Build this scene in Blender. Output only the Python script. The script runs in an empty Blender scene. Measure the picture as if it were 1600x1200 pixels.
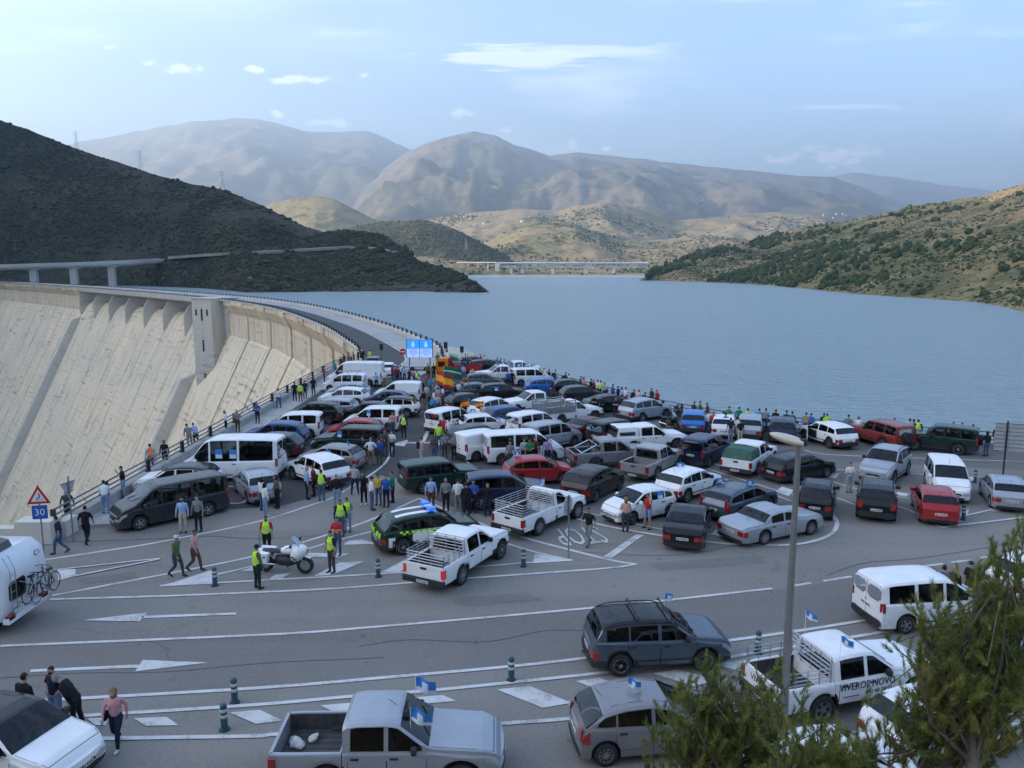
import bpy, bmesh, math, random
import numpy as np
from mathutils import Vector, Matrix
R = math.radians
rnd = random.Random(7)
SC = bpy.context.scene
COL = SC.collection

# ------------------------------------------------------------------ camera
HC, FPX, YH = 12.2, 1220.0, 415.0          # eye height over the car park, focal length and eye level of a 1600 x 1200 frame
TH = math.atan((600 - YH) / FPX)
cam = bpy.data.cameras.new('camera'); cam.sensor_width = 36; cam.lens = 36 * FPX / 1600
cam.clip_start = 0.2; cam.clip_end = 60000
camo = bpy.data.objects.new('camera', cam); COL.objects.link(camo)
camo.location = (0, 0, HC); camo.rotation_euler = (math.pi / 2 - TH, 0, 0)
SC.camera = camo

# ------------------------------------------------------------------ sky, sun, exposure
SUN_AZ, SUN_EL = R(-102), R(13.6)             # azimuth from +Y, to the left of the view
world = bpy.data.worlds.new('World'); SC.world = world; world.use_nodes = True
wn = world.node_tree.nodes; wl = world.node_tree.links; wn.clear()
def N(nodes, t, **kw):
    n = nodes.new(t)
    for k, v in kw.items():
        if k in n.inputs and not hasattr(n, k): n.inputs[k].default_value = v
        else: setattr(n, k, v)
    return n
sky = N(wn, 'ShaderNodeTexSky', sky_type='NISHITA', sun_disc=False, sun_elevation=SUN_EL, sun_rotation=SUN_AZ, altitude=300, air_density=1.0, dust_density=4.0, ozone_density=5.0)
bg = N(wn, 'ShaderNodeBackground'); bg.inputs[1].default_value = 0.15
tint = N(wn, 'ShaderNodeMix', data_type='RGBA', blend_type='MULTIPLY'); tint.inputs[0].default_value = 1; tint.inputs[7].default_value = (1.17, .955, .82, 1)   # dusty evening air
wl.new(sky.outputs[0], tint.inputs[6]); wl.new(tint.outputs[2], bg.inputs[0])
bgc = N(wn, 'ShaderNodeBackground'); bgc.inputs[0].default_value = (0.86, 0.90, 1.0, 1); bgc.inputs[1].default_value = 0.58
mix = N(wn, 'ShaderNodeMixShader'); out = N(wn, 'ShaderNodeOutputWorld')
wl.new(bg.outputs[0], mix.inputs[1]); wl.new(bgc.outputs[0], mix.inputs[2]); wl.new(mix.outputs[0], out.inputs[0])
tc = N(wn, 'ShaderNodeTexCoord'); sep = N(wn, 'ShaderNodeSeparateXYZ'); wl.new(tc.outputs['Generated'], sep.inputs[0])
def wmath(op, a, b=None, c=None):
    n = N(wn, 'ShaderNodeMath', operation=op)
    for i, v in enumerate((a, b, c)):
        if v is None: continue
        if isinstance(v, (int, float)): n.inputs[i].default_value = v
        else: wl.new(v, n.inputs[i])
    return n.outputs[0]
ay = wmath('MAXIMUM', wmath('ABSOLUTE', sep.outputs[1]), 0.05)
az_ = wmath('DIVIDE', sep.outputs[0], ay); el_ = wmath('DIVIDE', sep.outputs[2], ay)
comb = N(wn, 'ShaderNodeCombineXYZ'); wl.new(az_, comb.inputs[0]); wl.new(el_, comb.inputs[1])
def wnoise(sx, sy, detail, rough, off=0.0):
    m = N(wn, 'ShaderNodeMapping'); m.inputs['Scale'].default_value = (sx, sy, 1); m.inputs['Location'].default_value = (off, off * .7, 0)
    wl.new(comb.outputs[0], m.inputs[0])
    n = N(wn, 'ShaderNodeTexNoise'); n.inputs['Scale'].default_value = 1; n.inputs['Detail'].default_value = detail; n.inputs['Roughness'].default_value = rough
    wl.new(m.outputs[0], n.inputs['Vector']); return n.outputs[0]
def wramp(v, a, b, hi=1.0):
    n = N(wn, 'ShaderNodeMapRange', interpolation_type='SMOOTHSTEP'); wl.new(v, n.inputs[0])
    n.inputs[1].default_value = a; n.inputs[2].default_value = b; n.inputs[3].default_value = 0; n.inputs[4].default_value = hi
    return n.outputs[0]
veil = wramp(wnoise(1.3, 5.0, 4, .55, 2.1), 0.44, 0.84, 0.34)
wisp = wramp(wnoise(2.4, 14.0, 6, .62, 5.4), 0.50, 0.78, 0.60)
fac = wmath('MAXIMUM', veil, wisp)
puff = wnoise(38, 60, 7, .66, 1.3)
def blob(px, py, rx, ry, amt, lo=0.35, tex=None):
    """a cloud standing in one direction of the sky"""
    global fac
    cx, cy = (px - 800) / 1234, (YH - py) / 1234
    dx = wmath('DIVIDE', wmath('SUBTRACT', az_, cx), rx / 1234); dy = wmath('DIVIDE', wmath('SUBTRACT', el_, cy), ry / 1234)
    rr = wmath('SQRT', wmath('ADD', wmath('MULTIPLY', dx, dx), wmath('MULTIPLY', dy, dy)))
    v = wmath('ADD', wmath('SUBTRACT', 1.0, rr), wmath('MULTIPLY', wmath('SUBTRACT', tex or puff, 0.5), 4.0))
    fac = wmath('MAXIMUM', fac, wramp(v, lo - .25, lo + .45, amt))
streak = wnoise(7, 60, 5, .6, 3.3)
for b in ((1290, 252, 62, 22, .95), (1335, 245, 40, 13, .8), (1205, 256, 34, 13, .8), (310, 121, 38, 9, .8), (475, 138, 52, 9, .7), (412, 124, 18, 7, .75), (255, 115, 14, 6, .6), (195, 91, 16, 5, .5), (577, 131, 8, 5, .5),
          (728, 188, 22, 9, .5), (790, 212, 20, 8, .55), (443, 187, 13, 9, .7), (943, 238, 10, 5, .8), (520, 200, 60, 9, .5), (890, 233, 16, 12, .5)):
    blob(*b)
blob(800, 106, 150, 18, .6, .15, streak); blob(900, 96, 140, 12, .45, .15, streak); blob(1130, 4, 90, 12, .7, .1, streak); blob(1330, 175, 70, 7, .35, .1, streak)
wl.new(fac, mix.inputs[0])

sun = bpy.data.lights.new('sun', 'SUN'); sun.energy = 4.2; sun.angle = R(0.53); sun.color = (1.0, 0.86, 0.68)
suno = bpy.data.objects.new('sun', sun); COL.objects.link(suno)
sd = Vector((math.sin(SUN_AZ) * math.cos(SUN_EL), math.cos(SUN_AZ) * math.cos(SUN_EL), math.sin(SUN_EL)))
suno.rotation_euler = (-sd).to_track_quat('-Z', 'Y').to_euler(); suno.location = (0, 0, 400)
vs = SC.view_settings; vs.view_transform = 'Standard'; vs.look = 'None'; vs.gamma = 1; vs.use_curve_mapping = False; vs.exposure = 2.28
SC.render.engine = 'CYCLES'; SC.cycles.use_denoising = True
SC.cycles.max_bounces = 6; SC.cycles.diffuse_bounces = 2; SC.cycles.glossy_bounces = 3; SC.cycles.transmission_bounces = 4; SC.cycles.transparent_max_bounces = 8; SC.cycles.volume_bounces = 0
SC.cycles.caustics_reflective = False; SC.cycles.caustics_refractive = False

# ------------------------------------------------------------------ pixel of the photograph -> place in the world
CT, ST = math.cos(TH), math.sin(TH)
def ray(px, py):
    a = (px - 800) / FPX; b = (600 - py) / FPX
    return Vector((a, CT + ST * b, -ST + CT * b))
def G(px, py, z=0.0):
    r = ray(px, py); t = (z - HC) / r.z
    return Vector((r.x * t, r.y * t, z))
def P(px, py, Y):
    r = ray(px, py); t = Y / r.y
    return Vector((r.x * t, Y, HC + r.z * t))

# ------------------------------------------------------------------ materials
MATS = {}
def mat(name, col, rough=.6, metal=0.0, coat=0.0, var=.12, scale=3.0, emit=None, spec=.5, bump=0.0, bscale=60.0, alpha=None):
    """a principled material whose colour wanders a little with noise"""
    if name in MATS: return MATS[name]
    m = bpy.data.materials.new(name); m.use_nodes = True; nt = m.node_tree; b = nt.nodes['Principled BSDF']
    col = tuple(col[:3])
    t = N(nt.nodes, 'ShaderNodeTexCoord'); n = N(nt.nodes, 'ShaderNodeTexNoise'); n.inputs['Scale'].default_value = scale; n.inputs['Detail'].default_value = 4
    nt.links.new(t.outputs['Object'], n.inputs['Vector'])
    r = N(nt.nodes, 'ShaderNodeValToRGB'); e = r.color_ramp.elements
    e[0].position, e[1].position = .3, .7
    e[0].color = tuple(c * (1 - var) for c in col) + (1,); e[1].color = tuple(min(1, c * (1 + var)) for c in col) + (1,)
    nt.links.new(n.outputs[0], r.inputs[0]); nt.links.new(r.outputs[0], b.inputs['Base Color'])
    b.inputs['Roughness'].default_value = rough; b.inputs['Metallic'].default_value = metal
    b.inputs['Coat Weight'].default_value = coat; b.inputs['Coat Roughness'].default_value = .06; b.inputs['Specular IOR Level'].default_value = spec
    if emit: b.inputs['Emission Color'].default_value = tuple(emit[:3]) + (1,); b.inputs['Emission Strength'].default_value = emit[3]
    if bump:
        n2 = N(nt.nodes, 'ShaderNodeTexNoise'); n2.inputs['Scale'].default_value = bscale; n2.inputs['Detail'].default_value = 3
        nt.links.new(t.outputs['Object'], n2.inputs['Vector'])
        bp = N(nt.nodes, 'ShaderNodeBump'); bp.inputs['Strength'].default_value = bump; bp.inputs['Distance'].default_value = .02
        nt.links.new(n2.outputs[0], bp.inputs['Height']); nt.links.new(bp.outputs[0], b.inputs['Normal'])
    MATS[name] = m
    return m
class Nt:
    """small helper round one material's node tree"""
    def __init__(s, name):
        s.m = bpy.data.materials.new(name); s.m.use_nodes = True; s.nt = s.m.node_tree; s.b = s.nt.nodes['Principled BSDF']; MATS[name] = s.m
        s.t = N(s.nt.nodes, 'ShaderNodeTexCoord')
    def link(s, a, b): s.nt.links.new(a, b)
    def coord(s, kind='Object', scale=(1, 1, 1), rot=(0, 0, 0), loc=(0, 0, 0)):
        m = N(s.nt.nodes, 'ShaderNodeMapping'); m.inputs['Scale'].default_value = scale; m.inputs['Rotation'].default_value = rot; m.inputs['Location'].default_value = loc
        s.link(s.t.outputs[kind], m.inputs[0]); return m.outputs[0]
    def noise(s, vec, scale=1.0, detail=4, rough=.55, dist=0.0):
        n = N(s.nt.nodes, 'ShaderNodeTexNoise'); n.inputs['Scale'].default_value = scale; n.inputs['Detail'].default_value = detail
        n.inputs['Roughness'].default_value = rough; n.inputs['Distortion'].default_value = dist
        s.link(vec, n.inputs['Vector']); return n.outputs[0]
    def rng(s, v, a, b, lo=0.0, hi=1.0, smooth=True):
        n = N(s.nt.nodes, 'ShaderNodeMapRange', interpolation_type='SMOOTHSTEP' if smooth else 'LINEAR'); s.link(v, n.inputs[0])
        for i, q in enumerate((a, b, lo, hi)): n.inputs[1 + i].default_value = q
        return n.outputs[0]
    def mix(s, f, a, b, mode='MIX'):
        n = N(s.nt.nodes, 'ShaderNodeMix', data_type='RGBA', blend_type=mode)
        if isinstance(f, (int, float)): n.inputs[0].default_value = f
        else: s.link(f, n.inputs[0])
        for i, c in ((6, a), (7, b)):
            if isinstance(c, tuple): n.inputs[i].default_value = tuple(c[:3]) + (1,)
            else: s.link(c, n.inputs[i])
        return n.outputs[2]
    def math(s, op, a, b=0.0):
        n = N(s.nt.nodes, 'ShaderNodeMath', operation=op)
        for i, v in enumerate((a, b)):
            if isinstance(v, (int, float)): n.inputs[i].default_value = v
            else: s.link(v, n.inputs[i])
        return n.outputs[0]
    def bump(s, h, strength, dist):
        n = N(s.nt.nodes, 'ShaderNodeBump'); n.inputs['Strength'].default_value = strength; n.inputs['Distance'].default_value = dist
        s.link(h, n.inputs['Height']); s.link(n.outputs[0], s.b.inputs['Normal'])
    def color(s, c): s.link(c, s.b.inputs['Base Color'])
    def rough(s, v):
        if isinstance(v, (int, float)): s.b.inputs['Roughness'].default_value = v
        else: s.link(v, s.b.inputs['Roughness'])

# ------------------------------------------------------------------ mesh helpers
def link(o, parent=None):
    COL.objects.link(o)
    if parent: o.parent = parent
    return o
def tag(o, label=None, cat=None, group=None, kind=None):
    if label: o['label'] = label
    if cat: o['category'] = cat
    if group: o['group'] = group
    if kind: o['kind'] = kind
    return o
def empty(name, loc=(0, 0, 0), rz=0.0, label=None, cat=None, group=None):
    o = bpy.data.objects.new(name, None); o.empty_display_size = .3; o.location = loc; o.rotation_euler = (0, 0, rz)
    link(o); return tag(o, label, cat, group)
class MB:
    def __init__(s): s.v, s.f, s.m = [], [], []
    def add(s, vs, fs, mi=0):
        k = len(s.v); s.v += [tuple(p) for p in vs]; s.f += [tuple(i + k for i in f) for f in fs]; s.m += [mi] * len(fs); return s
    def box(s, c, d, mi=0, rz=0.0, M=None):
        hx, hy, hz = d[0] / 2, d[1] / 2, d[2] / 2; ca, sa = math.cos(rz), math.sin(rz); vs = []
        for z in (-hz, hz):
            for x, y in ((-hx, -hy), (hx, -hy), (hx, hy), (-hx, hy)):
                p = Vector((c[0] + x * ca - y * sa, c[1] + x * sa + y * ca, c[2] + z)); vs.append(M @ p if M else p)
        return s.add(vs, [(3, 2, 1, 0), (4, 5, 6, 7), (0, 1, 5, 4), (1, 2, 6, 5), (2, 3, 7, 6), (3, 0, 4, 7)], mi)
    def tube(s, pts, r, n=6, mi=0, cap=True):
        """tube along points; r is a number or one radius per point"""
        pts = [Vector(p) for p in pts]; m = len(pts); rs = r if isinstance(r, (list, tuple)) else [r] * m; rings = []
        for i, p in enumerate(pts):
            t = (pts[min(i + 1, m - 1)] - pts[max(i - 1, 0)]).normalized()
            u = t.cross(Vector((0, 0, 1))) if abs(t.z) < .95 else t.cross(Vector((0, 1, 0)))
            u.normalize(); w = u.cross(t)
            rings.append([p + (u * math.cos(2 * math.pi * k / n) + w * math.sin(2 * math.pi * k / n)) * rs[i] for k in range(n)])
        vs = [q for ring in rings for q in ring]
        fs = [(i * n + k, i * n + (k + 1) % n, (i + 1) * n + (k + 1) % n, (i + 1) * n + k) for i in range(m - 1) for k in range(n)]
        if cap: fs += [tuple(range(n))[::-1], tuple((m - 1) * n + k for k in range(n))]
        return s.add(vs, fs, mi)
    def prism(s, poly, a, b, axis='z', mi=0):
        """polygon of 2-D points pushed from a to b along an axis"""
        n = len(poly)
        def pt(p, q): return {'z': (p[0], p[1], q), 'y': (p[0], q, p[1]), 'x': (q, p[0], p[1])}[axis]
        vs = [pt(p, a) for p in poly] + [pt(p, b) for p in poly]
        return s.add(vs, [tuple(range(n))[::-1], tuple(range(n, 2 * n))] + [(i, (i + 1) % n, n + (i + 1) % n, n + i) for i in range(n)], mi)
    def lathe(s, prof, n=12, axis='z', c=(0, 0, 0), mi=0, cap=True):
        vs = []
        for r, h in prof:
            for k in range(n):
                a = 2 * math.pi * k / n; x, y = r * math.cos(a), r * math.sin(a)
                p = {'z': (x, y, h), 'y': (x, h, y), 'x': (h, x, y)}[axis]; vs.append((c[0] + p[0], c[1] + p[1], c[2] + p[2]))
        m = len(prof); fs = [(i * n + k, i * n + (k + 1) % n, (i + 1) * n + (k + 1) % n, (i + 1) * n + k) for i in range(m - 1) for k in range(n)]
        if cap: fs += [tuple(range(n))[::-1], tuple((m - 1) * n + k for k in range(n))]
        return s.add(vs, fs, mi)
    def grid(s, rows, mi=0, flip=False):
        nr, nc = len(rows), len(rows[0]); vs = [p for r in rows for p in r]
        fs = [(i * nc + j, i * nc + j + 1, (i + 1) * nc + j + 1, (i + 1) * nc + j) for i in range(nr - 1) for j in range(nc - 1)]
        if flip: fs = [f[::-1] for f in fs]
        return s.add(vs, fs, mi)
    def mesh(s, name, mats, smooth=None):
        me = bpy.data.meshes.new(name); me.from_pydata(s.v, [], s.f)
        for m in (mats if isinstance(mats, (list, tuple)) else [mats]): me.materials.append(m)
        if any(s.m): me.polygons.foreach_set('material_index', s.m)
        if smooth is not None:
            me.shade_smooth(); me.set_sharp_from_angle(angle=R(smooth))
        me.update(); return me
    def build(s, name, mats, parent=None, smooth=None, fix=False):
        me = s.mesh(name, mats, smooth)
        if fix:
            bm = bmesh.new(); bm.from_mesh(me); bmesh.ops.recalc_face_normals(bm, faces=bm.faces); bm.to_mesh(me); bm.free()
        return link(bpy.data.objects.new(name, me), parent)
def obj(name, me, parent=None, loc=None, rz=None):
    o = bpy.data.objects.new(name, me); link(o, parent)
    if loc is not None: o.location = loc
    if rz is not None: o.rotation_euler = (0, 0, rz)
    return o
def npmesh(name, verts, faces, mats, smooth=True):
    """mesh from numpy arrays (faces all of one size)"""
    me = bpy.data.meshes.new(name); nv, nf, k = len(verts), len(faces), faces.shape[1]
    me.vertices.add(nv); me.vertices.foreach_set('co', np.asarray(verts, np.float32).ravel())
    me.loops.add(nf * k); me.loops.foreach_set('vertex_index', np.asarray(faces, np.int32).ravel())
    me.polygons.add(nf); me.polygons.foreach_set('loop_start', np.arange(0, nf * k, k, dtype=np.int32))
    for m in (mats if isinstance(mats, (list, tuple)) else [mats]): me.materials.append(m)
    me.update(calc_edges=True); me.validate()
    if smooth: me.shade_smooth()
    return me
def lerp(a, b, t): return a + (b - a) * t
def interp(x, pts): return float(np.interp(x, [p[0] for p in pts], [p[1] for p in pts]))
def catmull(pts, n):
    """n points along a smooth curve through pts, evenly spaced by length"""
    P_ = [Vector(p) for p in pts]; P_ = [P_[0] * 2 - P_[1]] + P_ + [P_[-1] * 2 - P_[-2]]; q = []
    for i in range(1, len(P_) - 2):
        for k in range(24):
            t = k / 24; a, b, c, d = P_[i - 1:i + 3]
            q.append(.5 * ((2 * b) + (c - a) * t + (2 * a - 5 * b + 4 * c - d) * t * t + (3 * b - a - 3 * c + d) * t ** 3))
    q.append(P_[-2]); L = [0.0]
    for i in range(1, len(q)): L.append(L[-1] + (q[i] - q[i - 1]).length)
    res = []
    for k in range(n):
        s = L[-1] * k / (n - 1); i = max(1, int(np.searchsorted(L, s))); i = min(i, len(q) - 1)
        t = (s - L[i - 1]) / max(1e-9, L[i] - L[i - 1]); res.append(q[i - 1].lerp(q[i], t))
    return res, L[-1]
# vectorised value noise
def _h(i, j, seed):
    n = (i * 374761393 + j * 668265263 + seed * 1442695041) & 0xffffffff
    n = ((n ^ (n >> 13)) * 1274126177) & 0xffffffff
    return ((n ^ (n >> 16)) & 0xffff) / 65535.0
def vnoise(x, y, seed=0):
    x = np.asarray(x, float); y = np.asarray(y, float); i = np.floor(x).astype(np.int64); j = np.floor(y).astype(np.int64)
    u = x - i; v = y - j; u = u * u * (3 - 2 * u); v = v * v * (3 - 2 * v)
    return (_h(i, j, seed) * (1 - u) + _h(i + 1, j, seed) * u) * (1 - v) + (_h(i, j + 1, seed) * (1 - u) + _h(i + 1, j + 1, seed) * u) * v
def fbm(x, y, seed=0, oct=5, ridged=False):
    s = 0; a = .5; t = 0
    for k in range(oct):
        n = vnoise(x * 2 ** k + 17.3 * k, y * 2 ** k - 9.1 * k, seed + k)
        s = s + a * ((1 - np.abs(2 * n - 1)) if ridged else n); t += a; a *= .5
    return s / t
# ================================================================== SETTING
# ------------------------------------------------------------------ surface materials
def terrain_mat(name, earth, grass, scrub, rock, s=1.0, scrub_amt=.5, contrast=.12, bump=1.5):
    t = Nt(name); v = t.coord('Object', (s, s, s))
    big = t.noise(v, .006, 5, .6); mid = t.noise(v, .03, 6, .65, .4); fine = t.noise(v, .22, 5, .7)
    c = t.mix(t.rng(big, .4, .62), earth, grass)
    c = t.mix(t.rng(t.math('ADD', mid, t.math('MULTIPLY', t.math('SUBTRACT', fine, .5), .5)), .52 - .0, .60 + contrast, 0, .8), c, rock)
    sc = t.math('ADD', t.math('MULTIPLY', mid, .45), t.math('ADD', t.math('MULTIPLY', fine, .5), t.math('MULTIPLY', big, .25)))
    th = .82 - .42 * scrub_amt
    c = t.mix(t.rng(sc, th - .05, th + .05), c, scrub)
    c = t.mix(t.rng(fine, .2, .8, 0, .35), c, tuple(x * .55 for x in earth))
    t.color(c); t.rough(.95); t.b.inputs['Specular IOR Level'].default_value = .15
    t.bump(fine, .8, bump / s); return t.m
def water_mat():
    t = Nt('lake water'); v = t.coord('Object')
    t.b.inputs['Base Color'].default_value = (.33, .43, .465, 1); t.b.inputs['IOR'].default_value = 1.33
    t.rough(.2)
    w1 = t.noise(t.coord('Object', (.35, .9, 1), (0, 0, R(20))), 1.0, 4, .62); w2 = t.noise(t.coord('Object', (.05, .12, 1), (0, 0, R(14))), 1.0, 5, .6)
    w3 = t.noise(t.coord('Object', (.006, .02, 1), (0, 0, R(-8))), 1.0, 4, .55)
    h = t.math('ADD', t.math('MULTIPLY', w1, 3.4), t.math('ADD', t.math('MULTIPLY', w2, 2.3), t.math('MULTIPLY', w3, 5.0)))
    t.bump(h, 1.0, .55); return t.m
def asphalt_mat(name, base, patch):
    t = Nt(name); v = t.coord('Object')
    fine = t.noise(v, 9.0, 6, .75); mid = t.noise(t.coord('Object', (.05, .5, 1), (0, 0, R(4))), 1.0, 5, .6); big = t.noise(v, .11, 4, .6, .5)
    c = t.mix(t.rng(big, .35, .7), base, tuple(x * .82 for x in base))
    c = t.mix(t.rng(mid, .5, .75, 0, .6), c, patch)
    lane = t.noise(t.coord('Object', (.012, .34, 1), (0, 0, R(-7))), 1.0, 3, .5); c = t.mix(t.rng(lane, .46, .62, 0, .42), c, tuple(x * .62 for x in base)); oil = t.noise(t.coord('Object', (.16, .5, 1)), 1.0, 4, .65); c = t.mix(t.rng(oil, .62, .74, 0, .5), c, tuple(x * .55 for x in base))
    c = t.mix(t.rng(fine, .35, .7, 0, .45), c, tuple(x * 1.4 for x in base))
    spots = t.noise(v, 1.7, 2, .5); c = t.mix(t.rng(spots, .70, .76, 0, .5), c, tuple(x * .45 for x in base))
    wv = N(t.nt.nodes, 'ShaderNodeTexVoronoi', feature='DISTANCE_TO_EDGE'); wv.inputs['Scale'].default_value = .09
    warp = t.mix(.35, v, t.coord('Object')); nz = N(t.nt.nodes, 'ShaderNodeTexNoise'); nz.inputs['Scale'].default_value = .5; nz.inputs['Detail'].default_value = 4
    t.link(v, nz.inputs['Vector']); add = N(t.nt.nodes, 'ShaderNodeVectorMath', operation='ADD'); sc = N(t.nt.nodes, 'ShaderNodeVectorMath', operation='SCALE'); sc.inputs['Scale'].default_value = 3.5
    t.link(nz.outputs['Color'], sc.inputs[0]); t.link(v, add.inputs[0]); t.link(sc.outputs[0], add.inputs[1]); t.link(add.outputs[0], wv.inputs['Vector'])
    crack = t.math('MULTIPLY', t.rng(wv.outputs['Distance'], 0.0, .006, .5, 0.0), t.rng(big, .5, .6)); c = t.mix(crack, c, tuple(x * .5 for x in base))
    t.color(c); t.rough(.88); t.b.inputs['Specular IOR Level'].default_value = .3; t.bump(fine, .35, .012); return t.m
def concrete_mat(name, base, stain, lift=True, streaks=1.0, uv=True):
    t = Nt(name); k = 'UV' if uv else 'Object'
    v = t.coord(k); n1 = t.noise(t.coord(k, (.45, .035, 1)), 1.0, 6, .65); n2 = t.noise(t.coord(k, (.09, .6, 1)), 1.0, 5, .7); big = t.noise(v, .035, 4, .55); fine = t.noise(v, 1.3, 5, .7)
    c = t.mix(t.rng(big, .35, .68), base, tuple(x * f for x, f in zip(base, (.88, .92, .98))))
    c = t.mix(t.rng(n1, .53, .68, 0, .7 * streaks), c, stain); n4 = t.noise(t.coord(k, (1.1, .05, 1), loc=(3, 7, 0)), 1.0, 5, .7); c = t.mix(t.rng(n4, .54, .66, 0, .62 * streaks), c, tuple(x * .6 for x in stain))
    blot = t.math('MULTIPLY', t.rng(n2, .50, .66), t.rng(t.noise(t.coord(k, (.05, .06, 1), loc=(9, 4, 0)), 1.0, 5, .6), .5, .64)); c = t.mix(t.math('MULTIPLY', blot, .75 * streaks), c, tuple(x * .22 for x in stain))
    c = t.mix(t.rng(fine, .3, .8, 0, .25), c, tuple(min(1, x * 1.2) for x in base))
    if lift:
        sp = N(t.nt.nodes, 'ShaderNodeSeparateXYZ'); t.link(v, sp.inputs[0])
        w = t.math('FRACT', t.math('MULTIPLY', sp.outputs[1], .4)); l = t.math('MAXIMUM', t.rng(w, .0, .12, 1, 0), t.rng(w, .90, 1.0, 0, 1))
        c = t.mix(t.math('MULTIPLY', l, t.rng(t.noise(t.coord(k, (.08, .3, 1)), 1.0, 4, .6), .45, .62, .0, .5)), c, tuple(x * .9 for x in stain))
    t.color(c); t.rough(.9); t.b.inputs['Specular IOR Level'].default_value = .25; t.bump(fine, .4, .05); return t.m
M_ASPH = asphalt_mat('pale worn asphalt', (.215, .200, .178), (.178, .167, .15))
M_DARK = asphalt_mat('dark car park asphalt', (.075, .073, .070), (.058, .057, .055))
M_MIDA = asphalt_mat('grey car park asphalt', (.155, .148, .137), (.125, .12, .112))
def paint_mat():
    t = Nt('worn road paint'); v = t.coord('Object'); a = t.noise(v, .8, 5, .7); b = t.noise(v, 14, 4, .7); w = t.math('ADD', t.math('MULTIPLY', a, .6), t.math('MULTIPLY', b, .4))
    c = t.mix(t.rng(a, .3, .7), (.60, .59, .57), (.50, .49, .47)); c = t.mix(t.rng(w, .50, .62, 0, .8), c, (.25, .24, .225)); t.color(c); t.rough(.75); return t.m
M_PAINT = paint_mat()
M_CONC = concrete_mat('dam concrete', (.95, .755, .52), (.42, .315, .215), True, 1.1)
M_CONC2 = concrete_mat('pale wall concrete', (.66, .60, .50), (.36, .325, .285), True, .7)
M_CONC3 = mat('kerb concrete', (.36, .345, .32), .9, var=.2, scale=1.5, bump=.3, bscale=12)
M_STEEL = mat('galvanised rail steel', (.16, .17, .19), .55, .6, var=.15)
M_DKST = mat('dark post steel', (.035, .037, .042), .6, .3)
M_POLE = mat('galvanised pole', (.30, .31, .32), .5, .7, var=.1)
M_WHITE = mat('white painted metal', (.75, .75, .74), .4)
M_BLACK = mat('black plastic', (.018, .018, .02), .55)
M_RUB = mat('tyre rubber', (.02, .02, .021), .85, var=.2, scale=12)

# ------------------------------------------------------------------ hills
def layer(name, sil, ridge, foot, zfoot, material, px0, px1, step=5, rows=90, amp=.10, nscale=300., shape=1.15, back=.5, seed=1, rise=None, kind='structure'):
    pxs = np.arange(px0, px1 + .1, step); f = lambda pts, x: np.interp(x, [p[0] for p in pts], [p[1] for p in pts])
    py = f(sil, pxs); py = py + (fbm(pxs / 23., pxs * 0, seed + 50, 4) - .5) * 3.0
    dr = f(ridge, pxs); df = f(foot, pxs); zf = f(zfoot, pxs)
    b = (600 - py) / FPX; ry = CT + ST * b; tanr = (-ST + CT * b) / ry; xr = (pxs - 800) / FPX / ry
    zr = HC + tanr * dr
    T = np.concatenate([np.linspace(0, 1, rows), np.linspace(1, 1 + back, 14)[1:]])
    D = df[None] + (dr - df)[None] * T[:, None]; X = xr[None] * D
    H = (zr - zf)[None]; tt = np.clip(T, 0, 1)[:, None]; s = tt ** shape; fall = np.clip(T - 1, 0, 9)[:, None]
    Z = zf[None] + H * s - H * (fall / back) ** 1.3 * .8
    g = fbm(X / nscale, D / nscale, seed, 5, True) - .62; g2 = fbm(X / nscale * 4, D / nscale * 4, seed + 9, 4) - .5
    env = np.sin(np.pi * np.clip(tt, 0, 1) ** .8) ** .7 + .5 * (fall > 0)
    g3 = fbm(X / nscale * 9, D / nscale * 9, seed + 19, 5, True) - .6
    Z = Z + np.abs(H) * amp * env * (g * 1.7 + g2 * .6 + g3 * .30)
    lim = HC + D * tanr[None] - .002 * D * (1 - tt)
    Z = np.where(T[:, None] < 1, np.minimum(Z, lim), Z)
    nr, nc = Z.shape; verts = np.stack([X, D, Z], -1).reshape(-1, 3)
    i = np.arange((nr - 1) * nc).reshape(nr - 1, nc)[:, :-1].ravel(); faces = np.stack([i, i + 1, i + nc + 1, i + nc], 1)
    o = obj(name, npmesh(name, verts, faces, material)); tag(o, kind=kind)
    return dict(o=o, px=pxs, X=X, D=D, Z=Z, rows=rows)
def on_layer(L, px, py):
    """the place on a hill that the photograph shows at a pixel"""
    k = int(np.clip(round((px - L['px'][0]) / (L['px'][1] - L['px'][0])), 0, len(L['px']) - 1))
    X, D, Z = L['X'][:L['rows'], k], L['D'][:L['rows'], k], L['Z'][:L['rows'], k]
    depth = D * CT + (HC - Z) * ST; v = (D * ST * -1 + (HC - Z) * CT) / depth; yy = 600 + FPX * v
    j = int(np.argmin(np.abs(yy - py))); return Vector((X[j], D[j], Z[j]))
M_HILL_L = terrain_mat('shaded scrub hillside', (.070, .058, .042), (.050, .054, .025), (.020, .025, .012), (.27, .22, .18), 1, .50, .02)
M_HILL_R = terrain_mat('dry grass hillside', (.34, .24, .125), (.27, .215, .09), (.095, .10, .042), (.34, .26, .18), 1, .52)
M_HILL_M = terrain_mat('rolling dry hills', (.34, .26, .15), (.30, .25, .12), (.11, .115, .055), (.32, .26, .19), .45, .42)
M_HILL_G = terrain_mat('olive grove hill', (.26, .20, .12), (.16, .16, .07), (.05, .065, .03), (.26, .2, .14), .8, .72)
M_MOUNT = terrain_mat('far mountain', (.22, .17, .115), (.17, .155, .085), (.085, .09, .05), (.27, .22, .17), .12, .5, bump=.8)
WATER_Z = -4.0
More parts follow.
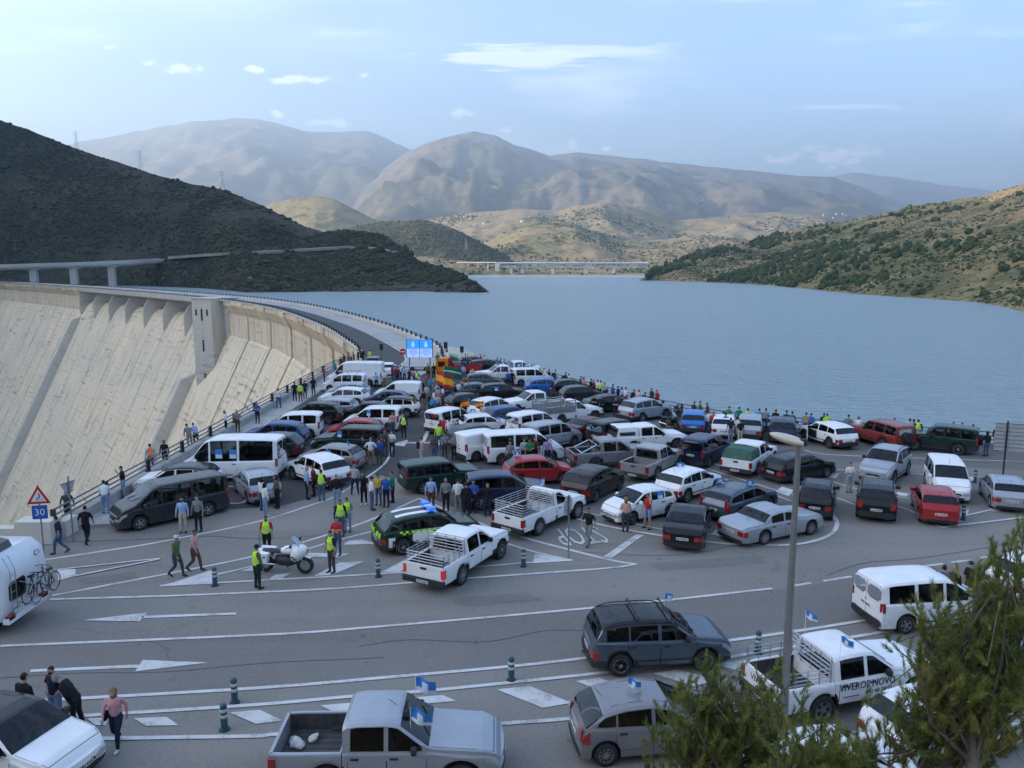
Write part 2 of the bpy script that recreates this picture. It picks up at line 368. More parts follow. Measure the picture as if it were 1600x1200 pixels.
sil_l = [(-900, 40), (-400, 105), (-150, 150), (0, 187), (50, 205), (100, 225), (150, 243), (200, 258), (250, 275), (300, 287), (350, 297), (380, 309), (410, 321), (437, 334), (475, 354), (505, 362), (540, 359), (600, 367), (625, 384), (655, 408), (690, 416), (725, 431), (752, 446), (762, 453), (775, 466)]
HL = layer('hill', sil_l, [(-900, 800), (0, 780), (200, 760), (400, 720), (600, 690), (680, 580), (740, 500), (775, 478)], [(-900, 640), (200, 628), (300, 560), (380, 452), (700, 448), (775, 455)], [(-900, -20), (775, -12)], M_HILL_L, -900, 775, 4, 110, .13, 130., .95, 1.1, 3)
sil_r = [(980, 446), (1000, 437), (1030, 418), (1060, 405), (1100, 392), (1130, 385), (1180, 375), (1230, 362), (1280, 352), (1330, 345), (1400, 330), (1450, 318), (1500, 312), (1540, 305), (1600, 287), (1700, 262), (1900, 230), (2400, 190)]
shore_r = [(980, 434), (1000, 437), (1060, 440), (1150, 443), (1250, 450), (1300, 456), (1400, 463), (1500, 470), (1560, 477), (1600, 483), (1700, 496), (2400, 560)]
fr = [(p, G(p, q, WATER_Z).y - 22) for p, q in shore_r]
HR = layer('hill', sil_r, [(980, 830), (1060, 930), (1130, 1020), (1280, 1120), (1400, 1060), (1600, 900), (2400, 600)], fr, [(980, -9), (2400, -9)], M_HILL_R, 980, 2400, 5, 120, .13, 170., .92, .9, 11)
HB = layer('hill', [(500, 385), (530, 366), (560, 352), (600, 346), (655, 343), (690, 350), (720, 362), (750, 378), (775, 392), (800, 404), (820, 415)], [(500, 1850), (820, 1650)], [(500, 1480), (820, 1480)], [(500, -6), (820, -6)], M_HILL_G, 500, 820, 4, 70, .14, 160., .85, .8, 21)
HA = layer('hill', [(380, 372), (420, 320), (450, 311), (490, 306), (520, 311), (560, 330), (590, 345), (620, 362), (680, 385)], [(380, 2700), (680, 2500)], [(380, 2000), (680, 2000)], [(380, -6), (680, -6)], M_HILL_M, 380, 680, 5, 70, .16, 420., .9, .8, 31)
HD = layer('hill', [(690, 402), (740, 386), (780, 370), (827, 350), (860, 348), (900, 352), (930, 360), (970, 372), (1010, 376), (1060, 372), (1090, 366), (1150, 372), (1250, 388), (1350, 400)], [(690, 2000), (827, 2250), (1090, 2400), (1350, 2200)], [(690, 1520), (1350, 1520)], [(690, -6), (1350, -6)], M_HILL_M, 690, 1350, 5, 80, .2, 300., .85, .7, 41)
HC_ = layer('hill', [(560, 362), (640, 348), (700, 336), (760, 331), (820, 326), (870, 331), (900, 321), (940, 317), (980, 322), (1010, 331), (1050, 346), (1100, 341), (1150, 334), (1220, 332), (1280, 338), (1320, 346), (1400, 354), (1560, 372)], [(560, 3700), (940, 3300), (1200, 3700), (1560, 3500)], [(560, 2500), (1560, 2500)], [(560, -4), (1560, -4)], M_HILL_M, 560, 1560, 5, 80, .22, 520., .85, .6, 51)
M2 = layer('mountain', [(500, 372), (540, 335), (565, 295), (600, 262), (640, 236), (690, 215), (740, 205), (775, 212), (800, 225), (860, 243), (905, 238), (950, 243), (1000, 248), (1080, 258), (1150, 265), (1230, 273), (1300, 277), (1340, 290), (1390, 312), (1440, 332), (1500, 352)], [(500, 7800), (740, 9000), (1500, 8600)], [(500, 4000), (1500, 4000)], [(500, 0), (1500, 0)], M_MOUNT, 500, 1500, 5, 90, .24, 1700., .9, .6, 61)
M1 = layer('mountain', [(-900, 300), (-400, 272), (0, 250), (60, 241), (120, 222), (180, 212), (240, 200), (300, 190), (370, 185), (400, 186), (430, 192), (480, 205), (530, 206), (575, 204), (600, 215), (640, 233), (700, 262), (780, 310)], [(-900, 11500), (780, 11500)], [(-900, 6200), (780, 6200)], [(-900, 0), (780, 0)], M_MOUNT, -900, 780, 8, 70, .2, 2200., .9, .5, 71)
M3 = layer('mountain', [(1100, 320), (1200, 292), (1300, 277), (1330, 269), (1400, 277), (1470, 288), (1545, 297), (1600, 304), (1800, 322), (2400, 340)], [(1100, 13500), (2400, 13500)], [(1100, 8800), (2400, 8800)], [(1100, 0), (2400, 0)], M_MOUNT, 1100, 2400, 10, 50, .2, 2500., .9, .5, 81)
# the valley's western ridge, outside the frame: the plaza, the dam and the far bank's foot lie in its evening shade
def ridge_west():
    xs = np.linspace(-1900, -470, 60); ys = np.linspace(-1600, 1150, 100); X, Y = np.meshgrid(xs, ys)
    crest = 430 + 50 * (fbm(ys / 260., ys * 0, 5, 4) - .5) ; t = np.clip((X + 470) / -520, 0, 1); u = np.clip((-1250 - X) / 650, 0, 1)
    k = np.clip((1150 - Y) / 420, 0, 1) ** .7
    Z = -135 + (crest[:, None] + 135) * t ** .9 * (1 - u ** 1.5 * .6) * k + 45 * (fbm(X / 190., Y / 190., 8, 5, True) - .6) * t
    n = len(xs); i = np.arange((len(ys) - 1) * n).reshape(-1, n)[:, :-1].ravel()
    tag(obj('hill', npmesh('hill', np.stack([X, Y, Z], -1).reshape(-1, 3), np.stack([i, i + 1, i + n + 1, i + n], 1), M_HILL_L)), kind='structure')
ridge_west()
# low land round the head of the lake and the ground below everything
gd = MB(); gd.add([(-14000, 1500, -7), (14000, 1500, -7), (14000, 16000, -7), (-14000, 16000, -7)], [(0, 1, 2, 3)])
tag(gd.build('ground', M_HILL_M), kind='structure')
HK = layer('bank', [(560, 404), (640, 399), (690, 402), (740, 409), (790, 414), (900, 421), (1000, 419), (1060, 415), (1120, 410)], [(560, 1560), (1120, 1560)], [(560, 1330), (740, 1335), (1000, 1340), (1120, 1330)], [(560, -6), (1120, -6)], M_HILL_M, 560, 1120, 4, 26, .3, 60., .8, .3, 91)

# ------------------------------------------------------------------ dam line
RAIL_PX = [(567, 550), (537, 522), (500, 502), (450, 484), (410, 474.5), (360, 467), (300, 461), (200, 453), (100, 446), (0, 440.5), (-120, 435.5)]
dam_ctrl = [Vector((-21.0, 86, 0))] + [Vector((p.x, p.y, 0)) for p in (G(a, b, 1.0) for a, b in RAIL_PX)]
NS = 900
DC, DLEN = catmull(dam_ctrl, NS)
def dam_pt(s):
    u = max(0, min(1, s / DLEN)) * (NS - 1); i = min(int(u), NS - 2); return DC[i].lerp(DC[i + 1], u - i)
def dam_n(s):
    t = (dam_pt(min(s + 3, DLEN)) - dam_pt(max(s - 3, 0))).normalized(); return Vector((-t.y, t.x, 0))
def dam_at(s, o, z): return dam_pt(s) + dam_n(s) * o + Vector((0, 0, z))
def s_of_px(px):
    best = min(range(NS), key=lambda i: abs(800 + 1234 * DC[i].x / DC[i].y - px)); return best / (NS - 1) * DLEN
S_TOWER, S_LEFT = s_of_px(333), s_of_px(119)
DAM_W = 11.0
dam = empty('dam', dam_pt(0), 0, 'pale stained concrete arch gravity dam curving away beside the lake', 'dam')
dam_inv = Matrix.Translation(-Vector(dam.location))
def sweep(sec, s0, s1, n=3):
    """closed solid with one cross-section (outward, z), swept along the dam; returns MB and its uv per vertex"""
    m = MB(); k = len(sec); uv = []; L = [0.0]
    for i in range(1, k): L.append(L[-1] + math.hypot(sec[i][0] - sec[i - 1][0], sec[i][1] - sec[i - 1][1]))
    vs = []
    for j in range(n + 1):
        s = lerp(s0, s1, j / n)
        for i, (o, z) in enumerate(sec): vs.append(dam_inv @ dam_at(s, o, z)); uv.append((s, L[i]))
    fs = [(j * k + i, (j + 1) * k + i, (j + 1) * k + (i + 1) % k, j * k + (i + 1) % k) for j in range(n) for i in range(k)]
    fs += [tuple(range(k)), tuple(n * k + i for i in range(k))[::-1]]
    m.add(vs, fs); return m, uv
def dam_piece(name, sec, s0, s1, material, n=3, parent=None):
    m, uv = sweep(sec, s0, s1, n); o = m.build(name, material, parent or dam, fix=True)
    ul = o.data.uv_layers.new(name='uv')
    for lp in o.data.loops: ul.data[lp.index].uv = uv[lp.vertex_index]
    return o
SL = .50
wall_sec = [(-DAM_W, .0), (0, 0), (0, -1.3), (-1.7, -4.4), (-1.7, -12.2), (-1.2, -12.6), (-1.2 + SL * 117, -130), (-DAM_W, -130)]
core_sec = [(-DAM_W + .8, -.4), (-3.6, -.4), (-3.6, -12.6), (-3.4 + SL * 116, -130), (-DAM_W + .8, -130)]
ogee = [(-DAM_W, -20), (-DAM_W + .5, -8.5), (-DAM_W + 2.5, -7.2), (-DAM_W + 5, -7.3), (-4.2, -8.6), (-2.6, -10.6), (-1.0, -13.4), (-1.2 + SL * 4, -16.6), (-1.2 + SL * 8, -20.8), (-1.2 + SL * 117, -130), (-DAM_W, -130)]
edges = []
s = 0.0
while s < S_TOWER - 10: edges.append((s, min(s + 14.2, S_TOWER - 9.3))); s += 14.2
for i_, (a, b) in enumerate(edges): dam_piece('wall_block', [(o + (.35 * (i_ % 2) if 0 < j < 7 else 0), z) for j, (o, z) in enumerate(wall_sec)], a + .3, b - .3, M_CONC)
s = S_LEFT
while s < DLEN - 4: dam_piece('wall_block', wall_sec, s + .3, min(s + 17, DLEN) - .3, M_CONC); s += 17
dam_piece('wall_core', core_sec, 0, S_TOWER - 8, M_CONC, 24); dam_piece('wall_core', core_sec, S_LEFT, DLEN, M_CONC, 20)
NB = 7; BW = (S_LEFT - S_TOWER - 9.6) / NB; S0 = S_TOWER + 9.6
for k in range(NB):
    dam_piece('spillway_chute', ogee, S0 + k * BW + .22, S0 + (k + 1) * BW - .22, M_CONC, 4)
dam_piece('chute_core', [(-DAM_W + 1, -21), (-4.6, -22), (-2.4 + SL * 117, -131), (-DAM_W + 1, -131)], S0, S_LEFT, M_CONC, 16)
dam_piece('wall_block', [(-DAM_W, -12), (-2, -12.5), (-1.2 + SL * 117, -130), (-DAM_W, -130)], S_TOWER - 9.1, S_TOWER + 9.5, M_CONC)
pier_sec = [(-DAM_W, -.9), (-2.6, -.9), (-2.5, -2.6), (-.9, -4.8), (.0, -6.8), (.3, -8.6), (.35, -15.2), (-DAM_W, -22)]
for k in range(1, NB): dam_piece('spillway_pier', pier_sec, S0 + k * BW - .6, S0 + k * BW + .6, M_CONC2, 1)
dam_piece('spillway_pier', [(-DAM_W, -.9), (.0, -.9), (.0, -4), (.2, -13), (-DAM_W, -22)], S_LEFT - 2.0, S_LEFT + .1, M_CONC2, 1)
dam_piece('crest_bridge', [(-DAM_W + .3, -.02), (.3, -.02), (.3, -1.5), (-.4, -1.9), (-DAM_W + .3, -1.9)], S_TOWER + 9.2, S_LEFT - .1, M_CONC2, 14)
for sc_, z0 in ((S_LEFT - 1.6, -15), (S_TOWER + 10.4, -27)):
    dam_piece('training_wall', [(-1.2 + SL * (-z0 - 12.6) - 1, z0), (-1.2 + SL * (-z0 - 12.6) + 4.8, z0 - 2), (-1.2 + SL * 117 + 4.8, -130), (-1.2 + SL * 117 - 3, -130)], sc_ - 1.1, sc_ + 1.1, M_CONC2, 1)
dam_piece('tower_base', [(-DAM_W, -.05), (-1.1, -.05), (-1.1, -14), (-DAM_W, -14)], S_TOWER - 9.6, S_TOWER + 9.8, M_CONC2, 2)
# control tower standing out of the face
def tower_box(name, u0, u1, v0, v1, z0, z1, material, parent=None):
    """box in the tower's own frame: u across its front, v outwards from the dam"""
    n = Vector((-.52, -.854, 0)); t = Vector((.854, -.52, 0)); c = dam_pt(S_TOWER) - Vector(dam.location); m = MB(); vs = []
    for z in (z0, z1):
        for u, v in ((u0, v0), (u1, v0), (u1, v1), (u0, v1)): vs.append(c + t * u + n * v + Vector((0, 0, z)))
    m.add(vs, [(3, 2, 1, 0), (4, 5, 6, 7), (0, 1, 5, 4), (1, 2, 6, 5), (2, 3, 7, 6), (3, 0, 4, 7)]); o = m.build(name, material, parent or dam, fix=True); ul = o.data.uv_layers.new(name='uv')
    for lp_ in o.data.loops: q = o.data.vertices[lp_.vertex_index].co - c; ul.data[lp_.index].uv = (q.dot(t) + q.dot(n) * .9, -q.z)
    return o
tw = tower_box('tower', -5.2, 5.2, -6, 6.0, -40, .55, M_CONC2)
for du, z, w, h in ((-3, -4.2, .9, 2.2), (0, -5, .9, 4.2), (3, -4.2, .9, 2.2), (0, -16, .9, 4.2), (0, -28, .9, 4.2)): tower_box('window', du - w / 2, du + w / 2, 5.9, 6.05, z - h / 2, z + h / 2, M_BLACK, tw)
tower_box('roof_slab', -5.5, 5.5, -6, 6.3, .55, .95, M_CONC2, tw)
# crest
M_CREST = concrete_mat('crest pavement', (.40, .385, .36), (.26, .25, .235), False, .5)
dam_piece('crest_road', [(-DAM_W + .2, .0), (-.2, .0), (-.2, .06), (-DAM_W + .2, .06)], 6, DLEN, M_DARK, 160)
dam_piece('crest_walkway', [(-DAM_W + .3, .03), (-DAM_W + 5.2, .03), (-DAM_W + 5.2, .14), (-DAM_W + .3, .14)], 0, DLEN, M_CREST, 160)
dam_piece('crest_line', [(-DAM_W + 5.25, .03), (-DAM_W + 5.5, .03), (-DAM_W + 5.5, .075), (-DAM_W + 5.25, .075)], 0, DLEN, M_PAINT, 160)
dam_piece('parapet', [(-DAM_W - .35, -.2), (-DAM_W + .3, -.2), (-DAM_W + .3, .75), (-DAM_W - .35, .75)], 6, DLEN, M_CONC2, 160)
dam_piece('edge_beam', [(-.25, 0), (.35, 0), (.35, .42), (-.25, .42)], 6, DLEN, M_CONC2, 160)
# railings along both edges of the crest
def post_mesh(h, w=.12): return MB().prism([(-w, -w), (w, -w), (w, w), (-w, w)], 0, h).mesh('post', M_DKST)
def railing(name, label, pts, n_post, rails, h, post_me, material=M_DKST, r=.035, z0=0.0):
    c, L = catmull(pts, n_post); root = empty(name, c[0], 0, label, 'railing'); o = Vector(c[0])
    for i, p in enumerate(c):
        a = c[min(i + 1, len(c) - 1)] - c[max(i - 1, 0)]
        obj('post', post_me, root, p - o + Vector((0, 0, z0)), math.atan2(a.y, a.x))
    for z in rails: MB().tube([p - o + Vector((0, 0, z0 + z)) for p in c], r, 5).build('rail', material, root, 60)
    return root
pm = post_mesh(.62, .14)
railing('dam_railing', 'dark post railing along the downstream edge of the dam crest', [dam_at(s, .05, .42) for s in np.linspace(14, DLEN - 2, 60)], 230, (.25, .52), .62, pm)
railing('dam_railing', 'dark post railing on the parapet between dam crest and lake', [dam_at(s, -DAM_W, .75) for s in np.linspace(10, DLEN - 2, 60)], 210, (.28, .52), .62, pm)

# ------------------------------------------------------------------ lake, valley, car park
LAKE_PX = [(1800, 722), (1600, 703), (1400, 687), (1250, 675), (1150, 666), (1093, 657), (1055, 649), (1000, 637), (900, 609), (820, 588), (740, 569), (690, 556)]
lake_edge = [G(a, b) for a, b in LAKE_PX]
lk = MB(); up = [dam_at(s, -DAM_W + 1, 0) for s in np.linspace(0, DLEN, 40)]
out_l = [(p.x, p.y, WATER_Z) for p in up]; edge = [(p.x, p.y - 3, WATER_Z) for p in lake_edge]
poly = [(900, 40, WATER_Z)] + [(400, 40, WATER_Z)] + edge[:] + out_l + [(-700, 900, WATER_Z), (-500, 1480, WATER_Z), (900, 1480, WATER_Z)]
bm = bmesh.new(); bm.faces.new([bm.verts.new(p) for p in poly]); bmesh.ops.triangulate(bm, faces=bm.faces)
me = bpy.data.meshes.new('lake'); bm.to_mesh(me); bm.free(); me.materials.append(water_mat())
if me.polygons[0].normal.z < 0: me.flip_normals()
tag(obj('lake', me), kind='structure')
vf = MB().add([(-1900, -1600, -131), (60, -1600, -131), (60, 140, -131), (-520, 700, -131), (-1900, 1000, -131)], [(0, 1, 2, 3, 4)])
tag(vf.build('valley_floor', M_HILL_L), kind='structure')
LX = -21.0
def slab(name, pts, z, material, thick=None, kind='structure', parent=None):
    bm = bmesh.new(); vs = [bm.verts.new((p[0], p[1], z)) for p in pts]; f = bm.faces.new(vs)
    if f.normal.z < 0: f.normal_flip()
    f.normal_update()
    if f.normal.z < 0: f.normal_flip()
    if thick:
        r = bmesh.ops.extrude_face_region(bm, geom=[f]); 
        for e in r['geom']:
            if isinstance(e, bmesh.types.BMVert): e.co.z -= thick
        bmesh.ops.recalc_face_normals(bm, faces=bm.faces)
    bmesh.ops.triangulate(bm, faces=bm.faces)
    me = bpy.data.meshes.new(name); bm.to_mesh(me); bm.free(); me.materials.append(material)
    o = obj(name, me, parent); 
    if not parent: tag(o, kind=kind)
    return o
le = [(p.x, p.y) for p in lake_edge]
d0 = dam_at(12, -DAM_W, 0); d1 = dam_at(12, 0, 0)
slab('car_park', [(-160, 6), (170, 6), (170, le[0][1])] + le + [(d0.x, d0.y), (d1.x, d1.y), (LX, 86), (LX, 33.4), (-160, 33.4)], 0, M_ASPH, 30)
dk = [(178, 832), (260, 815), (342, 797), (440, 791), (520, 768), (585, 741), (640, 752), (655, 770), (700, 790), (760, 806), (830, 795), (905, 760), (985, 700), (1000, 660), (985, 640), (900, 616), (820, 594), (740, 575), (700, 566), (640, 566), (590, 570)]
slab('car_park_surface', [(G(a, b).x, G(a, b).y) for a, b in dk] + [(LX + 2.4, 92), (LX + 2.4, 37)], .004, M_DARK)
mk = [(832, 797), (905, 764), (985, 704), (1003, 662), (1093, 662), (1250, 681), (1400, 693), (1600, 709), (1600, 735), (1330, 722), (1300, 800), (1230, 842), (1110, 836), (1000, 805), (905, 795)]
slab('car_park_surface', [(G(a, b).x, G(a, b).y) for a, b in mk], .008, M_MIDA)
M_LANE = asphalt_mat('browner lane asphalt', (.178, .165, .15), (.15, .14, .128))
slab('road_surface', [(G(a, b).x, G(a, b).y) for a, b in ((-60, 1015), (0, 1012), (540, 986), (940, 951), (1207, 922), (1600, 866), (1700, 850), (1700, 905), (1600, 925), (1344, 968), (914, 1027), (606, 1057), (0, 1098), (-60, 1101))], .004, M_LANE)
for q_ in ([(700, 935), (820, 926), (850, 938), (722, 948)], [(1010, 880), (1190, 868), (1200, 880), (1030, 892)], [(300, 1010), (430, 1004), (440, 1022), (300, 1030)], [(120, 905), (210, 893), (215, 903), (130, 914)]): slab('road_patch', [(G(a, b).x, G(a, b).y) for a, b in q_], .0075, M_LANE)
# pavement and parapet along the valley side
slab('pavement', [(LX + .5, 35.2), (LX + 2.3, 35.6), (LX + 2.3, 90), (-18.6, 99), (LX + .5, 92)], .14, M_CONC3, .16)
pw = MB(); pw.box((LX + .25, 61.5, .3), (.5, 56, .6)); tag(pw.build('parapet_wall', M_CONC3), 'low concrete parapet wall under the valley side railing', 'wall')
cb = MB(); cb.box((LX - .2, 33.6, .25), (1.6, .9, 1.5)); cb.box((LX - 5.2, 33.4, -.1), (8.4, .5, 1.6)); cb.box((LX + .45, 34.5, .3), (.7, 1.0, .9))
tag(cb.build('concrete_block', M_CONC2), 'pale concrete end block of the parapet beside the road', 'wall')
def rail_post(h):
    m = MB(); m.prism([(-.05, -.09), (.05, -.09), (.05, .09), (-.05, .09)], 0, h); m.box((0, 0, .03), (.22, .26, .06)); m.box((0, -.10, h * .5), (.10, .06, h * .9)); return m.mesh('post', M_DKST)
rp = rail_post(.72)
railing('guard_railing', 'three rail steel guard railing on the parapet above the valley', [(LX + .25, y, .6) for y in np.linspace(34, 89, 8)] + [dam_at(s, .05, .55) for s in (8, 13)], 15, (.18, .42, .68), .7, rp, M_STEEL, .045)
lp = [Vector((a, b - .5, 0)) for a, b in le]
pb = MB()
for i in range(len(lp) - 1):
    a, b = lp[i], lp[i + 1]; c = (a + b) / 2; pb.box((c.x, c.y, .2), ((b - a).length + .02 * (i % 2), .5, .4 + .004 * (i % 2)), 0, math.atan2(b.y - a.y, b.x - a.x))
tag(pb.build('parapet_wall', M_CONC3), 'low concrete kerb wall under the lake side railing', 'wall')
railing('guard_railing', 'three rail steel guard railing between the parked cars and the lake', [Vector((p.x, p.y, .4)) for p in lp], 40, (.2, .45, .72), .75, rail_post(.76), M_STEEL, .045)

# ------------------------------------------------------------------ road markings
def ribbon(px, w, z=.012, close=False, px_mode=True):
    pts = [G(a, b) for a, b in px] if px_mode else [Vector((a, b, 0)) for a, b in px]
    if len(pts) > 2: pts, _ = catmull(pts, max(12, len(pts) * 5))
    m = MB(); vs = []
    for i, p in enumerate(pts):
        t = (pts[min(i + 1, len(pts) - 1)] - pts[max(i - 1, 0)]).normalized(); n = Vector((-t.y, t.x, 0)) * (w / 2)
        vs += [(p.x + n.x, p.y + n.y, z), (p.x - n.x, p.y - n.y, z)]
    return m.add(vs, [(2 * i, 2 * i + 1, 2 * i + 3, 2 * i + 2) for i in range(len(pts) - 1)])
def mark(name, m): return tag(m.build(name, M_PAINT, fix=False), kind='structure')
LINES = [([(57, 877), (150, 863), (250, 847), (400, 816), (487, 789), (521, 777), (579, 742), (604, 721), (612, 700), (613, 688)], .16),
         ([(82, 931), (250, 899), (390, 871), (482, 845), (575, 814), (655, 779)], .15), ([(655, 779), (700, 798), (790, 832), (940, 872), (994, 882)], .17),
         ([(250, 916), (390, 886), (507, 850), (600, 826)], .13), ([(250, 916), (340, 911), (540, 900), (640, 894), (735, 887), (832, 879), (895, 876)], .13),
         ([(790, 849), (840, 864), (895, 876)], .13), ([(78, 937), (250, 932), (400, 926), (540, 919), (690, 907), (940, 889), (994, 882)], .15),
         ([(0, 1010), (400, 993), (540, 984), (940, 949), (1207, 920)], .15), ([(0, 1100), (70, 1095), (400, 1076), (606, 1059), (797, 1042), (914, 1029), (1127, 1003), (1250, 986), (1344, 971), (1600, 930)], .16),
         ([(0, 1127), (133, 1119), (400, 1102), (548, 1089), (669, 1080), (800, 1067), (950, 1051), (1127, 1030), (1172, 1022), (1400, 985)], .16), ([(0, 1161), (163, 1155), (400, 1151), (432, 1148), (771, 1132), (800, 1130), (885, 1124), (1150, 1098)], .16),
         ([(900, 811), (960, 825), (1037, 838), (1105, 847), (1150, 851), (1232, 852), (1275, 845), (1300, 834), (1308, 818), (1300, 804)], .2), ([(905, 799), (1036, 828), (1120, 836)], .12),
         ([(1105, 733), (1160, 750), (1238, 773), (1302, 778), (1335, 789)], .14), ([(1121, 746), (1195, 769), (1238, 784)], .12), ([(1401, 791), (1430, 802), (1471, 825)], .13), ([(1471, 825), (1600, 809)], .16), ([(1505, 807), (1600, 786)], .14),
         ([(1258, 704), (1297, 711), (1450, 717), (1600, 722)], .14), ([(1290, 733), (1420, 741), (1600, 752)], .13), ([(1297, 752), (1340, 765), (1420, 780)], .12), ([(342, 761), (367, 761)], .12), ([(335, 787), (375, 787), (386, 781)], .12), ([(428, 743), (445, 733)], .12),
         ([(715, 705), (735, 728), (748, 745)], .14), ([(90, 891), (250, 873.5)], .10), ([(118, 901), (250, 874.5)], .12), ([(1020, 690), (1100, 720), (1180, 745)], .12), ([(890, 640), (940, 665), (990, 684)], .12)]
for k, (px, w) in enumerate(LINES): mark('lane_line', ribbon(px, w, .013 + .0011 * k))
for a, b in (((1237, 916), (1267, 911)), ((1286, 908), (1330, 901)), ((1342, 899), (1375, 895)), ((1391, 892), (1422, 888.5)), ((1442, 885), (1474, 881)), ((1487, 879), (1518, 875)), ((1532, 872), (1575, 866)), ((1590, 864), (1620, 860))):
    mark('lane_dash', ribbon([a, b], .14, .012))
POLYS = [[(128, 969), (230, 957), (218, 971)], [(222, 966), (222, 962), (369, 957), (369, 960)], [(325, 1035), (223, 1031), (211, 1049)], [(47, 1050), (48, 1046), (218, 1038), (215, 1043)],
         [(252, 916), (332, 890), (332, 912)], [(832, 880), (836, 865), (895, 876)], [(482, 864), (546, 865), (530, 871), (480, 870)], [(490, 900), (530, 879), (569, 877), (520, 898)], [(596, 894), (637, 872), (662, 872), (625, 893)], [(536, 851), (545, 845), (566, 843), (590, 850)],
         [(375, 893), (398, 884), (420, 884), (395, 892)], [(418, 906), (430, 898), (455, 895), (440, 904)], [(942, 870), (994, 835), (1006, 836), (956, 872)], [(90, 890), (118, 889), (118, 900), (91, 907)],
         [(136, 1122), (171, 1121), (165, 1133), (149, 1133)], [(209, 1122), (260, 1120), (279, 1133), (228, 1134)], [(359, 1113), (406, 1109), (442, 1126), (400, 1131)], [(500, 1102), (548, 1098), (575, 1112), (530, 1116)], [(640, 1090), (692, 1086), (713, 1095), (670, 1099)], [(776, 1077), (828, 1072), (893, 1098), (848, 1106)], [(900, 1064), (937, 1059), (985, 1076), (950, 1084)],
         [(1020, 1052), (1060, 1046), (1120, 1062), (1085, 1072)], [(1112, 1038), (1170, 1030), (1215, 1042), (1165, 1050)], [(1110, 835), (1122, 826), (1140, 836), (1130, 838)], [(1212, 768), (1222, 760), (1240, 766), (1232, 775)], [(1290, 742), (1312, 740), (1306, 747), (1296, 746)], [(1398, 768), (1420, 771), (1416, 776), (1396, 772)], [(1500, 800), (1514, 796), (1512, 806), (1500, 807)], [(1544, 793), (1560, 792), (1566, 799), (1550, 799)]]
for p in POLYS: mark('road_marking', MB().add([tuple(G(a, b, .020)) for a, b in p], [tuple(range(len(p)))]))
def up_faces():
    for o in COL.objects:
        if o.name.startswith(('lane_', 'road_marking')):
            me = o.data
            bmx = bmesh.new(); bmx.from_mesh(me); bmx.normal_update()
            for f in bmx.faces:
                if f.normal.z < 0: f.normal_flip()
            bmx.to_mesh(me); bmx.free()
up_faces()
M_TAR = mat('crack sealing tar', (.045, .043, .042), .6, var=.3, scale=3)
for px in ([(55, 848), (130, 846), (250, 842), (330, 838), (400, 842), (520, 836)], [(1300, 822), (1240, 832), (1100, 862), (1010, 868), (905, 862)], [(0, 1060), (120, 1052), (260, 1050), (420, 1036), (600, 1028)], [(560, 1010), (640, 1000), (760, 1003), (860, 985), (960, 990)], [(1290, 900), (1350, 880), (1440, 872), (1600, 846)]):
    tag(ribbon(px, .035, .011).build('lane_tar_seam', M_TAR), kind='structure')
up_faces()
# forked arrow among the parked cars and the long stop letters
c = G(660, 692); mark('arrow_marking', MB().add([(c.x - .14, c.y + 4.2, .024), (c.x + .14, c.y + 4.2, .024), (c.x + .14, c.y, .024), (c.x - .14, c.y, .024)], [(0, 1, 2, 3)][::1]).add([(c.x - 2.2, c.y - .6, .024), (c.x - 1.1, c.y + .9, .024), (c.x - 1.1, c.y + .2, .024), (c.x + 1.0, c.y + .2, .024), (c.x + 1.0, c.y + .9, .024), (c.x + 1.9, c.y - .2, .024), (c.x + 1.0, c.y - .9, .024), (c.x + 1.0, c.y - .25, .024), (c.x - 1.1, c.y - .25, .024), (c.x - 1.1, c.y - 1.1, .024)], [(0, 1, 2, 8, 9), (2, 3, 7, 8), (3, 4, 5, 6, 7)]))
def text_obj(name, body, size, material, parent=None, extrude=0.0, loc=(0, 0, 0), rot=(0, 0, 0), scale=(1, 1, 1), align='CENTER'):
    cu = bpy.data.curves.new(name, 'FONT'); cu.body = body; cu.size = size; cu.extrude = extrude; cu.align_x = align; cu.align_y = 'CENTER'; cu.resolution_u = 2
    o = bpy.data.objects.new(name, cu); COL.objects.link(o); bpy.context.view_layer.update()
    me = bpy.data.meshes.new_from_object(o.evaluated_get(bpy.context.evaluated_depsgraph_get())); bpy.data.objects.remove(o)
    me.materials.clear(); me.materials.append(material)
    q = bpy.data.objects.new(name, me); link(q, parent); q.location = loc; q.rotation_euler = rot; q.scale = scale; return q
c = G(905, 836); tag(text_obj('stop_marking', 'STOP', 1.5, M_PAINT, None, 0, (c.x, c.y, .026), (0, 0, R(180 + 12)), (.62, 2.2, 1)), kind='structure')

# ------------------------------------------------------------------ hillside below the camera
def embank():
    xs = np.linspace(-80, 110, 70); ys = np.concatenate([np.linspace(-140, 0, 30), np.linspace(1, 14.6, 22)]); X, Y = np.meshgrid(xs, ys)
    Z = np.interp(Y, [-140, -20, 0.5, 3, 14.4, 14.6], [70, 14.5, 10.2, 9.0, .05, -.15]) + (fbm(X / 4., Y / 4., 3, 4) - .5) * np.clip((14.6 - Y) / 3, 0, 1) * 1.1
    n = len(xs); i = np.arange((len(ys) - 1) * n).reshape(-1, n)[:, :-1].ravel()
    tag(obj('embankment', npmesh('embankment', np.stack([X, Y, Z], -1).reshape(-1, 3), np.stack([i, i + 1, i + n + 1, i + n], 1), M_HILL_R)), kind='structure')
embank()
